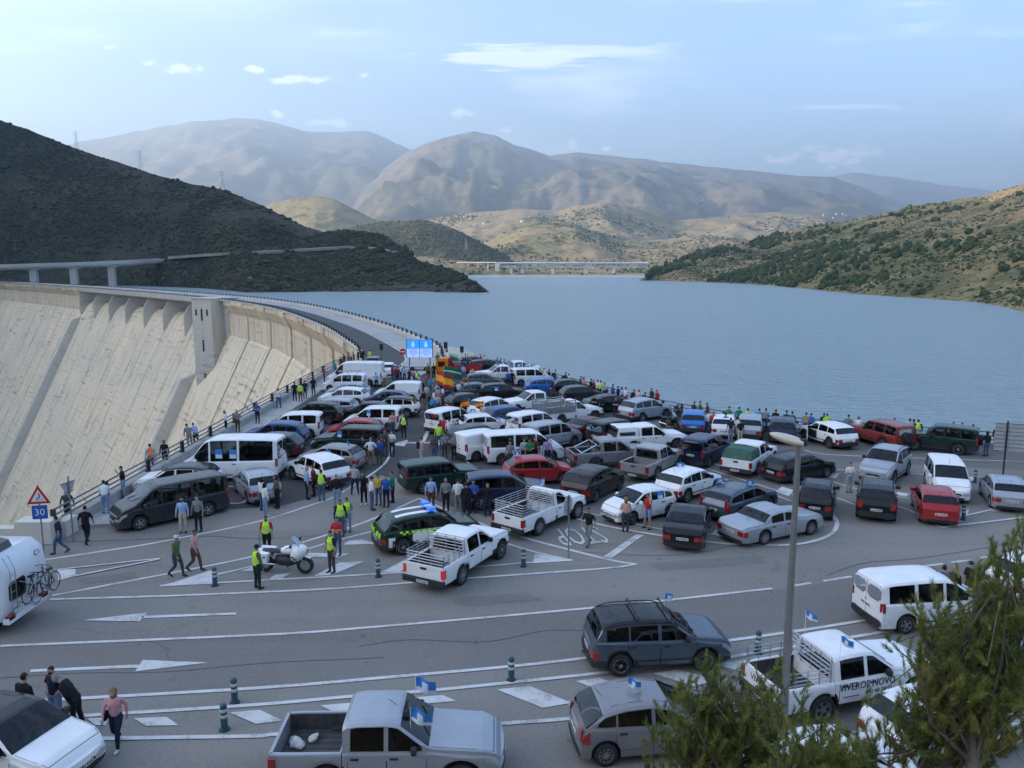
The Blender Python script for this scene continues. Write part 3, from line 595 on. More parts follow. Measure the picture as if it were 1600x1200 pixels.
# ================================================================== VEHICLES
def paint(name, col, metal=0.0):
    k = 'paint ' + name
    if k in MATS: return MATS[k]
    t = Nt(k); v = t.coord('Object'); n = t.noise(v, 1.1, 4, .6); d = t.noise(v, 6.0, 4, .6)
    sp = N(t.nt.nodes, 'ShaderNodeSeparateXYZ'); t.link(t.t.outputs['Object'], sp.inputs[0])
    dirt = t.math('MULTIPLY', t.rng(sp.outputs[2], .15, .75, 1, 0), t.rng(d, .3, .7, .05, .38))
    c = t.mix(t.rng(n, .3, .7), tuple(x * .93 for x in col), tuple(min(1, x * 1.04) for x in col)); c = t.mix(dirt, c, (.15, .145, .135)); t.color(c)
    gm_ = N(t.nt.nodes, 'ShaderNodeNewGeometry'); c = t.mix(gm_.outputs['Backfacing'], c, (.05, .05, .052)); t.color(c)   # the inside of the shell is lined
    t.rough(t.rng(d, .3, .7, .30, .44)); t.b.inputs['Metallic'].default_value = metal; t.b.inputs['Coat Weight'].default_value = .45; t.b.inputs['Specular IOR Level'].default_value = .15; t.b.inputs['Coat Roughness'].default_value = .07
    return t.m
PC = dict(white=((.80, .80, .79), 0), silver=((.36, .385, .42), .35), grey=((.12, .125, .135), .4), dgrey=((.030, .031, .033), .2), black=((.006, .006, .007), 0), navy=((.012, .020, .06), .2), blue=((.02, .06, .20), .2), bright=((.03, .16, .50), .2), green=((.012, .035, .028), .1), red=((.33, .02, .022), 0), brick=((.22, .035, .025), .1), wine=((.085, .012, .016), .2), brown=((.026, .018, .016), .2), beige=((.27, .25, .235), .4), mauve=((.25, .245, .26), .35), steel=((.10, .125, .155), .5), orange=((.75, .22, .02), 0), police=((.008, .035, .022), 0), champ=((.40, .40, .385), .5))
def pcol(k): return paint(k, *PC[k])
def glass_mat():
    t = Nt('car glass'); nt = t.nt; o = nt.nodes['Material Output']; f = N(nt.nodes, 'ShaderNodeFresnel'); f.inputs[0].default_value = 1.5; tr = N(nt.nodes, 'ShaderNodeBsdfTransparent'); gl = N(nt.nodes, 'ShaderNodeBsdfGlossy'); gl.inputs['Roughness'].default_value = .02; gl.inputs['Color'].default_value = (.9, .95, 1, 1)
    n = t.noise(t.coord('Object'), 1.5, 3, .5); t.link(t.mix(t.rng(n, .3, .7), (.34, .38, .37), (.46, .50, .49)), tr.inputs[0]); mx = N(nt.nodes, 'ShaderNodeMixShader'); t.link(f.outputs[0], mx.inputs[0]); t.link(tr.outputs[0], mx.inputs[1]); t.link(gl.outputs[0], mx.inputs[2]); t.link(mx.outputs[0], o.inputs[0]); return t.m
M_GLASS = glass_mat()
M_SEAT = mat('seat fabric', (.035, .036, .04), .85, var=.3, scale=6)
M_TRIM = mat('grey black car trim', (.022, .022, .024), .6, var=.2)
M_SEAM = mat('door gap', (.006, .006, .006), .9)
M_HEAD = mat('headlamp glass', (.50, .53, .55), .08, .4, 1.0)
M_TAIL = mat('tail lamp', (.30, .010, .010), .15, 0, 1.0)
M_TAILON = mat('lit tail lamp', (.6, .02, .02), .2, 0, 1.0, emit=(1, .03, .02, .03))
M_ORNG = mat('amber lamp', (.6, .2, .02), .2, 0, 1.0)
M_PLATE = mat('number plate', (.66, .66, .62), .5)
M_CHAR = mat('number plate characters', (.03, .03, .03), .6)
M_RIM = mat('alloy rim', (.42, .43, .45), .3, .8, var=.08)
M_CHROME = mat('chrome', (.62, .63, .65), .15, 1.0, var=.05)
M_BLUEP = mat('poster blue', (.035, .22, .62), .6, var=.08)
M_WHITEP = mat('poster white', (.62, .68, .78), .6, var=.08)
M_ALU = mat('aluminium tube', (.40, .40, .41), .4, .8)
M_BEDIN = mat('worn bed liner', (.05, .05, .052), .7, var=.4, scale=5)
def wheel_meshes():
    t = MB(); t.lathe([(.60, -.05), (.64, -.10), (.90, -.115), (.985, -.09), (1, -.04), (1, .04), (.985, .09), (.90, .115), (.64, .10), (.60, .05)], 22, 'y'); tyre = t.mesh('wheel', M_RUB, 40)
    def rim(n, w, hub, full):
        m = MB(); m.lathe([(.64, -.06), (.64, .06)], 20, 'y', mi=1)
        m.lathe([(.66, .055), (.665, .10), (.60, .10), (.58, .062)], 20, 'y', cap=False)
        for s in (1,):
            for k in range(n):
                a = 2 * math.pi * k / n; ca, sa = math.cos(a), math.sin(a)
                q = [(hub * .7, -w), (.60, -w * .8), (.60, w * .8), (hub * .7, w)]; vs = []
                for y in (.062, .098):
                    vs += [(x * ca - z * sa, y, x * sa + z * ca) for x, z in q]
                m.add(vs, [(4, 5, 6, 7), (7, 6, 5, 4)[::1], (0, 1, 5, 4), (1, 2, 6, 5), (2, 3, 7, 6), (3, 0, 4, 7)])
            m.lathe([(hub, .06), (hub, .104), (hub * .4, .112)], 12, 'y')
        return m.mesh('rim', [M_RIM, M_BLACK], 40)
    return tyre, [rim(5, .10, .17, 0), rim(10, .055, .2, 0), rim(7, .14, .25, 1)]
TYRE, RIMS = wheel_meshes()
KIND = dict(
    hatch=dict(L=4.0, W=1.72, H=1.49, wb=2.48, fo=.79, r=.305, top=[(-.5, .50), (-.495, .62), (-.455, .72), (-.36, .935), (-.22, .985), (-.06, 1), (.07, .97), (.27, .685), (.43, .585), (.49, .48), (.5, .42)], belt=[(-.5, .68), (.27, .62), (.5, .5)], ws=(.085, .265), rw=(-.452, -.365), side=[(.225, -.02), (-.045, -.265), (-.28, -.40)], doors=[(.25, -.03), (-.035, -.275)]),
    sedan=dict(L=4.6, W=1.80, H=1.45, wb=2.70, fo=.93, r=.32, top=[(-.5, .50), (-.495, .64), (-.47, .70), (-.355, .745), (-.205, .94), (-.06, 1), (.06, .975), (.25, .695), (.42, .60), (.488, .50), (.5, .42)], belt=[(-.5, .68), (-.2, .67), (.25, .63), (.5, .52)], ws=(.075, .245), rw=(-.345, -.215), side=[(.205, -.01), (-.035, -.20), (-.215, -.27)], doors=[(.235, -.02), (-.025, -.235)]),
    wagon=dict(L=4.55, W=1.77, H=1.48, wb=2.66, fo=.90, r=.32, top=[(-.5, .50), (-.495, .66), (-.47, .75), (-.40, .93), (-.22, .985), (-.03, 1), (.08, .97), (.26, .685), (.43, .59), (.49, .48), (.5, .42)], belt=[(-.5, .67), (.26, .63), (.5, .5)], ws=(.095, .255), rw=(-.468, -.405), side=[(.215, 0), (-.025, -.21), (-.23, -.42)], doors=[(.24, -.01), (-.015, -.24)]),
    suv=dict(L=4.3, W=1.82, H=1.66, wb=2.62, fo=.84, r=.35, z0=.27, clad=1, top=[(-.5, .48), (-.495, .60), (-.465, .69), (-.39, .925), (-.24, .985), (-.05, 1), (.07, .975), (.245, .68), (.42, .615), (.485, .52), (.5, .42)], belt=[(-.5, .67), (.245, .625), (.5, .52)], ws=(.085, .24), rw=(-.462, -.395), side=[(.205, -.015), (-.04, -.235), (-.25, -.405)], doors=[(.23, -.02), (-.03, -.255)]),
    jeep=dict(L=4.6, W=1.80, H=1.82, wb=2.7, fo=.80, r=.38, z0=.36, clad=1, top=[(-.5, .92), (-.485, .975), (-.3, .995), (-.05, 1), (.065, .975), (.175, .665), (.42, .61), (.488, .55), (.5, .46)], belt=[(-.5, .615), (.175, .61), (.5, .52)], ws=(.075, .17), rw=None, side=[(.145, -.055), (-.08, -.265), (-.29, -.47)], doors=[(.165, -.06), (-.075, -.28)], tum=.14),
    mpv=dict(L=4.2, W=1.80, H=1.81, wb=2.65, fo=.85, r=.32, top=[(-.5, .92), (-.485, .965), (-.40, .99), (-.15, 1), (.03, .985), (.11, .945), (.30, .63), (.44, .53), (.49, .44), (.5, .37)], belt=[(-.5, .60), (.30, .555), (.5, .42)], ws=(.125, .295), rw=None, side=[(.26, .03), (.005, -.205), (-.235, -.445)], doors=[(.28, .02), (.01, -.23)], tum=.16),
    van=dict(L=4.95, W=1.94, H=1.96, wb=3.15, fo=.88, r=.34, top=[(-.5, .93), (-.488, .97), (-.42, .99), (-.1, 1), (.12, .99), (.19, .945), (.355, .62), (.455, .53), (.493, .43), (.5, .36)], belt=[(-.5, .565), (.355, .535), (.5, .42)], ws=(.205, .35), rw=None, side=[(.31, .135), (.115, -.14), (-.165, -.455)], doors=[(.335, .125), (.115, -.15)], tum=.13),
    hivan=dict(L=5.7, W=2.02, H=2.5, wb=3.5, fo=.95, r=.35, top=[(-.5, .95), (-.49, .98), (-.4, .995), (-.05, 1), (.16, .985), (.225, .93), (.37, .545), (.46, .45), (.494, .36), (.5, .29)], belt=[(-.5, .50), (.37, .45), (.5, .34)], ws=(.245, .365), rw=None, side=[(.325, .185), (.165, -.10), (-.125, -.46)], doors=[(.35, .175), (.165, -.10)], tum=.09),
    cab=dict(L=5.3, W=1.84, H=1.79, wb=3.09, fo=.92, r=.385, z0=.40, clad=1, xc=-.19, top=[(-.19, .925), (-.18, .975), (-.12, .995), (0, 1), (.05, .98), (.19, .675), (.42, .62), (.487, .54), (.5, .45)], belt=[(-.5, .62), (.19, .615), (.5, .52)], ws=(.062, .185), rw=None, side=[(.155, .01), (-.01, -.155)], doors=[(.175, .005), (0, -.165)], tum=.2),
    scab=dict(L=5.2, W=1.82, H=1.76, wb=3.09, fo=.90, r=.385, z0=.40, clad=1, xc=-.03, top=[(-.03, .925), (-.02, .975), (0, .99), (.03, 1), (.06, .98), (.19, .675), (.42, .62), (.487, .54), (.5, .45)], belt=[(-.5, .62), (.19, .615), (.5, .52)], ws=(.072, .185), rw=None, side=[(.155, .0)], doors=[(.175, -.005)], tum=.2),
    saloon=dict(L=4.95, W=1.86, H=1.42, wb=2.86, fo=.88, r=.325, top=[(-.5, .53), (-.496, .64), (-.46, .68), (-.27, .70), (-.17, .95), (-.06, 1), (.06, .985), (.17, .70), (.44, .63), (.495, .57), (.5, .48)], belt=[(-.5, .645), (.17, .645), (.5, .57)], ws=(.07, .165), rw=(-.262, -.178), side=[(.135, -.01), (-.03, -.175)], doors=[(.165, -.015), (-.02, -.19)], tum=.22),
)
class Shell:
    def __init__(s, k):
        s.k = k; s.L, s.W, s.H = k['L'], k['W'], k['H']; s.z0 = k.get('z0', .2); s.r = k['r']; s.tum = k.get('tum', .24)
        s.xf = s.L / 2 - k['fo']; s.xr = s.xf - k['wb']; s.x0 = k['xc'] * s.L if 'xc' in k else -s.L / 2; s.x1 = s.L / 2
        g = np.linspace(s.x0, s.x1, 500); z = np.interp(g, [p[0] * s.L for p in k['top']], [p[1] * s.H for p in k['top']])
        w = max(3, int(.11 / (g[1] - g[0]))); ker = np.ones(w) / w
        for _ in range(2): z = np.convolve(np.pad(z, w // 2, 'edge'), ker, 'same')[w // 2: w // 2 + 500]
        s.gx, s.gz = g, z
        s.front, s.rear = k.get('front', .17), k.get('rear', .05 if k['rw'] is None else .12)
    def T(s, x): return float(np.interp(x, s.gx, s.gz))
    def B(s, x): return min(float(np.interp(x, [p[0] * s.L for p in s.k['belt']], [p[1] * s.H for p in s.k['belt']])), s.T(x) - .09)
    def w(s, x):
        h = s.W / 2; a = max(0, (x - (s.x1 - .75)) / .75); b = max(0, ((s.x0 + .5) - x) / .5) if 'xc' not in s.k else 0
        return h * (1 - s.front * a ** 2.6 - s.rear * b ** 2.8 - .02 * max(0, (x - .3) / 2))
    def sill(s, x):
        z = s.z0; Ra = s.r + .065
        for xc in (s.xf, s.xr):
            d = abs(x - xc)
            if d < Ra: z = max(z, s.r + math.sqrt(Ra * Ra - d * d))
        return z
    def sec(s, x):
        w, T, B = s.w(x), s.T(x), s.B(x); zs = min(s.sill(x), B - .1); h = T - B; ec = min(.10, .35 * h); wr = .955 * w - s.tum * (h - ec); d = B - zs
        pts = [(.90 * w, zs), (.972 * w, zs + .04), (.996 * w, zs + .34 * d), (w, zs + .68 * d), (.987 * w, B - .045), (.957 * w, B)]
        g0 = B + .004; g1 = T - ec; tt = ((B + .035 - g0) / (g1 - g0), (T - .115 - g0) / (g1 - g0), 1) if h > .24 else (.35, .7, 1)
        for t in tt: pts.append((lerp(.955 * w, wr, t), lerp(g0, g1, t)))
        pts += [(wr - (.055 if h > .24 else .45 * ec), T - .38 * ec), (wr * .74, T - .10 * ec), (wr * .4, T - .02 * ec), (0, T)]
        return pts
    def side_y(s, x, z):
        p = s.sec(x)[:9]; return float(np.interp(z, [q[1] for q in p], [q[0] for q in p]))
    def top_z(s, x, y):
        p = s.sec(x)[8:][::-1]; return float(np.interp(abs(y), [q[0] for q in p], [q[1] for q in p]))
    def wr(s, x): return s.sec(x)[8][0]
    def cap_x(s, end, y, z):
        x = s.x1 if end > 0 else s.x0; w = s.w(x); b = (.10 if end > 0 else .05) * (0 if ('xc' in s.k and end < 0) else 1)
        return x + end * b * max(0, 1 - (y / w) ** 2) * (1 - .25 * abs(2 * (z - .2) / max(.3, s.T(x) - .2) - 1) ** 2)
    def body(s):
        xs = set(np.round(np.linspace(s.x0, s.x1, 34), 3))
        for xc in (s.xf, s.xr):
            Ra = s.r + .065
            for a in np.linspace(0, math.pi, 13):
                x = xc + Ra * math.cos(a)
                if s.x0 < x < s.x1: xs |= {round(x, 3)}
            for e in (-Ra - .012, Ra + .012):
                if s.x0 < xc + e < s.x1: xs |= {round(xc + e, 3)}
        holes = [] if s.k.get('shut') else [tuple(sorted((a * s.L, b * s.L))) for a, b in (s.k['side'][:1] if s.k.get('panel') else s.k['side'])]; glz = [tuple(q * s.L for q in s.k['ws'])] + ([tuple(q * s.L for q in s.k['rw'])] if s.k['rw'] else [])
        for p in s.k['top'] + [(q / s.L, 0) for e in holes + glz for q in e]: xs |= {round(min(max(p[0] * s.L, s.x0), s.x1), 3)}
        xs = sorted(xs); xs = [x for i, x in enumerate(xs) if i == 0 or x - xs[i - 1] > .006]
        m = MB(); rows = []
        for x in xs:
            p = s.sec(x); rows.append([(x, y, z) for y, z in p] + [(x, -y, z) for y, z in p[-2::-1]])
        n = len(rows[0]); clad = s.k.get('clad', 0)
        for i in range(len(xs) - 1):
            xm_ = (xs[i] + xs[i + 1]) / 2; tall = min(s.T(xs[i]) - s.B(xs[i]), s.T(xs[i + 1]) - s.B(xs[i + 1])) > .24; inw = tall and any(a < xm_ < b for a, b in holes); inz = any(a < xm_ < b for a, b in glz)
            for j in range(n - 1):
                jj = j if j < 12 else n - 2 - j
                if (inw and jj == 6) or (inz and jj >= 9): continue
                mi = 1 if jj == 0 or (clad and jj == 1) else (2 if jj >= 8 and s.k['ws'][0] * s.L > xs[i] > (s.k['rw'][1] * s.L if s.k['rw'] else s.x0) - .01 else 0)
                m.add([rows[i][j], rows[i][j + 1], rows[i + 1][j + 1], rows[i + 1][j]], [(0, 1, 2, 3)], mi)
        for end, row, x in ((-1, rows[0], xs[0]), (1, rows[-1], xs[-1])):
            p = s.sec(x); C = 10; grid = []
            for k_ in range(9):
                y0, z = p[k_]; grid.append([(s.cap_x(end, lerp(y0, -y0, c / C), z) if 0 < c < C else x, lerp(y0, -y0, c / C), z) for c in range(C + 1)])
            y0 = p[8][0]; grid.append([(x, lerp(y0, -y0, c / C), s.top_z(x, lerp(y0, -y0, c / C)) + (.001 if c in (0, C) else 0)) for c in range(C + 1)])
            for r_ in range(len(grid) - 1):
                for c in range(C):
                    if r_ == 6 and end < 0 and not s.k['rw'] and s.k.get('grear', 1) and 1 <= c <= 8 and (c not in (4, 5) or not s.k.get('twin')): continue
                    q = [grid[r_][c], grid[r_][c + 1], grid[r_ + 1][c + 1], grid[r_ + 1][c]]; lim = 2 if (clad or end < 0 and False) else 1
                    m.add(q, [(0, 1, 2, 3) if end < 0 else (3, 2, 1, 0)], 1 if r_ < lim else 0)
        return m
    # pieces laid on the shell
    def side(s, poly, sgn, off=.006, nx=5):
        """polygon strip in (x, zlow, zhigh) columns laid on a flank"""
        m = MB(); rows = []
        for x, a, b in poly: rows.append([(x, sgn * (s.side_y(x, lerp(a, b, t)) + off), lerp(a, b, t)) for t in (0, .33, .67, 1)])
        m.grid(rows, 0, sgn < 0); r2 = [[(x, y - sgn * (off + .004), z) for x, y, z in r] for r in rows]
        rim = [r[0] for r in rows] + rows[-1][1:] + [r[-1] for r in rows[::-1]][1:] + rows[0][1:-1][::-1]
        rim2 = [r[0] for r in r2] + r2[-1][1:] + [r[-1] for r in r2[::-1]][1:] + r2[0][1:-1][::-1]; n = len(rim)
        m.add(rim + rim2, [(i, (i + 1) % n, n + (i + 1) % n, n + i) if sgn < 0 else (n + i, n + (i + 1) % n, (i + 1) % n, i) for i in range(n)])
        return m
    def window(s, xa, xb, sgn, off=.006):
        """side glass between two uprights (xa > xb), its top following the roof"""
        cols = []
        for x in np.linspace(xb, xa, 9):
            lo = s.B(x) + .035; hi = s.T(x) - .115
            if hi - lo > .03: cols.append((x, lo, hi))
        return s.side(cols, sgn, off) if len(cols) > 1 else None
    def top(s, xa, xb, inset=.05, off=.010, n=6):
        rows = []
        for x in np.linspace(xa, xb, n):
            Y = s.wr(x) - inset; e = .01; nx = -(s.T(x + e) - s.T(x - e)) / (2 * e); l = math.hypot(nx, 1)
            rows.append([(x + off * nx / l, y, s.top_z(x, y) + off / l) for y in np.linspace(-Y, Y, 9)])
        return MB().grid(rows, 0, xa < xb)
    def cap(s, end, poly, off=.012, back=.03):
        """convex (y, z) outline laid on the bulged front or rear end"""
        ys = [p[0] for p in poly]; a, b = min(ys), max(ys); n = max(3, int((b - a) / .14) + 2); fr, bk = [], []
        for y in np.linspace(a, b, n):
            zs = []
            for i in range(len(poly)):
                (y0, z0), (y1, z1) = poly[i], poly[(i + 1) % len(poly)]
                if abs(y1 - y0) < 1e-9:
                    if abs(y - y0) < 1e-6: zs += [z0, z1]
                elif min(y0, y1) - 1e-9 <= y <= max(y0, y1) + 1e-9: zs.append(lerp(z0, z1, (y - y0) / (y1 - y0)))
            lo, hi = min(zs), max(zs); zz = (lo, (lo + hi) / 2, hi)
            fr.append([(s.cap_x(end, y, z) + end * off, y, z) for z in zz]); bk.append([(s.cap_x(end, y, z) - end * back, y, z) for z in zz])
        m = MB().grid(fr, 0, end < 0); loop = lambda g: [r[0] for r in g] + g[-1][1:] + [r[-1] for r in g[::-1]][1:] + g[0][1:-1][::-1]
        u, v = loop(fr), loop(bk); k = len(u); m.add(u + v, [(i, k + i, k + (i + 1) % k, (i + 1) % k) if end > 0 else ((i + 1) % k, k + (i + 1) % k, k + i, i) for i in range(k)]); return m
def rrect(y0, y1, z0, z1, r=.04):
    r = min(r, (y1 - y0) / 2.1, (z1 - z0) / 2.1)
    return [(y0 + r, z0), (y1 - r, z0), (y1, z0 + r), (y1, z1 - r), (y1 - r, z1), (y0 + r, z1), (y0, z1 - r), (y0, z0 + r)]
def add_flag(root, p, h=.5, w=.42, ang=0.0, kind='blue'):
    po = MB().tube([p, (p[0], p[1], p[2] + h)], .008, 4).build('flag_pole', M_WHITE, root); ca, sa = math.cos(ang), math.sin(ang); rows = []
    fh = w * .66
    for j in range(5):
        z = p[2] + h - fh * j / 4
        rows.append([(p[0] + ca * w * i / 6 - sa * .05 * math.sin(i * 1.1 + j * .4), p[1] + sa * w * i / 6 + ca * .06 * math.sin(i * 1.1 + j * .4), z - .10 * w * (i / 6) ** 2) for i in range(7)])
    m = MB().grid(rows); mats = {'blue': [M_BLUEP, M_WHITEP]}[kind]
    m.m = [1 if (f // 6 == 3 or (f // 6 in (1, 2) and f % 6 in (2, 3))) else 0 for f in range(24)]
    o = m.build('flag_cloth', mats, po, 70); return po
def number_plate(root, s, end, z, lod):
    pl = s.cap(end, rrect(-.26, .26, z - .06, z + .06, .015), .022).build('number_plate', M_PLATE, root)
    if lod < 2:
        m = MB()
        for k in range(7):
            y = -.19 + .062 * k + (.025 if k > 3 else 0); x = s.cap_x(end, y, z) + end * .024; m.box((x, y, z), (.006, .034, .07))
        m.build('plate_characters', M_CHAR, pl)
def place(px=None, w=None, rw=None, h=None, kind=None, shell=None):
    """ground place and heading from what the photograph shows: centre, two near wheels, or the near rear wheel and a heading"""
    s = shell; mid = (s.xf + s.xr) / 2
    if w:
        a, b = G(w[0], w[1]), G(w[2], w[3]); d = (b - a).normalized(); ang = math.atan2(d.y, d.x); c = (a + b) / 2
    elif rw:
        a = G(*rw); ang = R(h); d = Vector((math.cos(ang), math.sin(ang), 0)); c = a - d * s.xr + d * mid
    else:
        ang = R(h); d = Vector((math.cos(ang), math.sin(ang), 0)); return G(*px), ang
    nrm = Vector((-d.y, d.x, 0))
    if nrm.dot(c) < 0: nrm = -nrm
    return c + nrm * (s.W / 2 - .1) - d * mid, ang
def seat_mesh(w):
    m = MB(); m.prism([(-.22, .30), (.28, .30), (.30, .44), (.25, .48), (-.12, .46), (-.26, .98), (-.36, .98), (-.30, .40)], -w / 2, w / 2, 'y')
    for y in ((0,) if w < .8 else (-.38, .38)): m.prism([(-.33, 1.02), (-.27, 1.02), (-.30, 1.20), (-.36, 1.20)], y - .12, y + .12, 'y')
    return m.mesh('seat', M_SEAT, 40)
SEAT1, SEAT2 = seat_mesh(.50), seat_mesh(1.26)
SWHEEL = None
def seats(root, s, k, panel):
    global SWHEEL
    L = s.L; xd = k['ws'][1] * L; xf_ = (k['side'][0][0] * L + k['side'][0][1] * L) / 2 - .18; dz = (s.B(xf_) - .93) * .8 + .08
    for y in (-.37, .37): obj('front_seat', SEAT1, root, (xf_, y, dz))
    if len(k['side']) > 1 and not panel: obj('rear_seat', SEAT2, root, ((k['side'][1][0] + k['side'][1][1]) / 2 * L - .22, 0, dz))
    MB().prism([(xd + .12, s.B(xd) - .30), (xd + .12, s.B(xd) - .02), (xd - .30, s.B(xd) - .02), (xd - .48, s.B(xd) - .12), (xd - .44, s.B(xd) - .32)], -s.W * .42, s.W * .42, 'y').build('dashboard', M_TRIM, root)
    if SWHEEL is None:
        m = MB(); m.lathe([(.155, -.012), (.185, -.012), (.185, .012), (.155, .012), (.155, -.012)], 14, 'x', cap=False); m.box((0, 0, 0), (.02, .32, .04)); SWHEEL = m.mesh('steering_wheel', M_BLACK, 40)
    w = obj('steering_wheel', SWHEEL, root, (xd - .58, .37, s.B(xd) - .02)); w.rotation_euler = (0, R(25), 0)
    MB().box(((s.x0 + xd) / 2, 0, s.z0 + .30), (xd - s.x0 - .25, s.W * .84, .06)).build('cabin_floor', M_SEAM, root)
VEH = []
def vehicle(name, kind, col, label, cat='car', px=None, w=None, rw=None, h=None, lod=1, roof=None, rails=False, posters=(), flags=(), rim=0, over=None, glass_rear=True, group=None, panel=False, bars=False, spare=False, tail=None, plate=True, extra=None, open_door=False, dimcol=None):
    k = dict(KIND[kind]); k.update(over or {}); k['panel'] = panel; k['grear'] = glass_rear
    if kind in ('van', 'hivan'): k['twin'] = 1
    s = Shell(k); loc, ang = place(px, w, rw, h, kind, s)
    root = empty(name, loc, ang, label, cat, group); L, W, H = s.L, s.W, s.H; P_ = pcol(col)
    body = s.body().build('body', [P_, M_TRIM, pcol(roof) if roof else P_], root, 32)
    seats(root, s, k, panel)
    ub = MB(); ub.box(((s.x1 + max(s.x0, -L / 2)) / 2, 0, s.z0 + .16), (s.x1 - s.x0 - .3, W * .80, .36)); ub.build('underbody', M_SEAM, root)
    s.top(k['ws'][0] * L, k['ws'][1] * L, .055, .012).build('windscreen', M_GLASS, root, 60, fix=False)
    if k['rw']: s.top(k['rw'][0] * L, k['rw'][1] * L, .055, .012).build('rear_window', M_GLASS, root, 60)
    elif 'xc' in k: s.cap(-1, rrect(-W * .36, W * .36, s.B(s.x0) + .08, s.T(s.x0) - .10, .06)).build('rear_window', M_GLASS, root)
    elif glass_rear:
        zb, zt = s.B(s.x0) + .06, s.T(s.x0) - .12
        if kind in ('van', 'hivan') or k.get('twin'):
            for a in (-1, 1): s.cap(-1, rrect(min(a * .06, a * W * .41), max(a * .06, a * W * .41), zb, zt, .07)).build('rear_window', M_GLASS, root)
        else: s.cap(-1, rrect(-W * .40, W * .40, zb, zt, .09)).build('rear_window', M_GLASS, root)
    sides = k['side'][:1] if panel else k['side']
    for sgn in (-1, 1):
        for a, b in sides:
            m = s.window(a * L, b * L, sgn)
            if m: m.build('side_window', M_GLASS, root, 40)
        if lod < 2:
            for a, b in k['doors']:
                cols = [(x, s.sill(x) + .075, s.B(x) - .012) for x in np.linspace(b * L, a * L, 6)]; o2 = [(x + (-.012 if i == 0 else .012 if i == 5 else 0), p - .012, q) for i, (x, p, q) in enumerate(cols)]
                d = s.side(o2, sgn, .003); q = s.side(cols, sgn, .007); nf = len(d.f); d.add(q.v, q.f, 1); do = d.build('door', [M_SEAM, P_], root, 40)
                xh = b * L + .16; zh = s.B(xh) - .13; MB().box((xh, sgn * (s.side_y(xh, zh) + .02), zh), (.19, .035, .035)).build('handle', P_ if lod else M_TRIM, do)
        xm = k['ws'][1] * L - .32; zm = s.B(xm) + .10; y = s.side_y(xm, zm)
        mm = MB(); mm.lathe([(.02, -.09), (.10, -.06), (.115, 0), (.09, .05)], 8, 'x', (xm, sgn * (y + .13), zm)); mm.box((xm, sgn * (y + .03), zm - .05), (.06, .12, .04)); mm.build('wing_mirror', M_TRIM if k.get('clad') else P_, root, 40)
        # lamps
        xe = s.x1; zb = s.B(xe - .2)
        q = s.side([(x, s.B(x) - .19 + .02 * i, s.B(x) - .03) for i, x in enumerate(np.linspace(xe - .01, xe - .34, 4))][::-1], sgn, .012); wf = s.w(xe)
        c = s.cap(1, rrect(*sorted((sgn * wf * .52, sgn * wf * .97)), s.B(xe) - .19, s.B(xe) - .03, .04), .014); q.add(c.v, c.f); q.build('headlight', M_HEAD, root, 40)
        if 'xc' not in k:
            xe = s.x0; wb_ = s.w(xe); boxy = k['rw'] is None
            z1, z2 = ((s.B(xe) - .34, s.B(xe) + .12) if boxy else (s.B(xe) - .24, s.B(xe) - .01)); inn = wb_ * (.84 if boxy else .62)
            if tail: z1, z2, inn = tail[0], tail[1], wb_ * tail[2]
            q = s.side([(x, z1, min(z2, s.T(x) - .12)) for x in np.linspace(xe + .01, xe + (.10 if boxy else .20), 3)], sgn, .012)
            c = s.cap(-1, rrect(*sorted((sgn * inn, sgn * wb_ * .985)), z1, z2, .03), .014); q.add(c.v, c.f); q.build('taillight', M_TAIL, root, 40)
        for xc in (s.xf, s.xr):
            wo = obj('wheel', TYRE, root, (xc, sgn * (W / 2 - .125), s.r)); wo.scale = (s.r, 1.0 if s.r < .36 else 1.15, s.r); wo.rotation_euler = (0, 0, 0 if sgn > 0 else math.pi)
            obj('rim', RIMS[rim], wo)
    xe = s.x1; wf = s.w(xe)
    s.cap(1, rrect(-wf * .48, wf * .48, s.B(xe) - .18, s.B(xe) - .06, .03), .012).build('grille', M_TRIM, root)
    s.cap(1, rrect(-wf * .7, wf * .7, s.z0 + .04, s.z0 + .16, .03), .012).build('air_intake', M_TRIM, root)
    number_plate(root, s, 1, s.z0 + .24, lod)
    if 'xc' not in k:
        zr = s.z0 + (.62 if k['rw'] is None and not spare else .52 if kind != 'hatch' else .45); zr = min(zr, s.B(s.x0) - .14)
        if plate: number_plate(root, s, -1, zr, lod)
        wb_ = s.w(s.x0); s.cap(-1, rrect(-wb_ * .97, wb_ * .97, s.z0 + .05, s.z0 + (.30 if k.get('clad') or k['rw'] is None else .16), .05), .035, .06).build('rear_bumper', M_TRIM, root)
        if lod < 2 and k['rw'] is None and not spare:
            m = s.cap(-1, [(-.006, s.z0 + .32), (.006, s.z0 + .32), (.006, s.T(s.x0) - .06), (-.006, s.T(s.x0) - .06)], .005); m.build('rear_door_gap', M_SEAM, root)
    if lod < 2: MB().tube([(k['ws'][0] * L - .15 if kind not in ('hatch', 'suv') else -L * .32, 0, s.T(k['ws'][0] * L - .15 if kind not in ('hatch', 'suv') else -L * .32) - .01), ((k['ws'][0] * L - .15 if kind not in ('hatch', 'suv') else -L * .32) - .22, 0, H + .13)], .007, 4).build('aerial', M_TRIM, root)
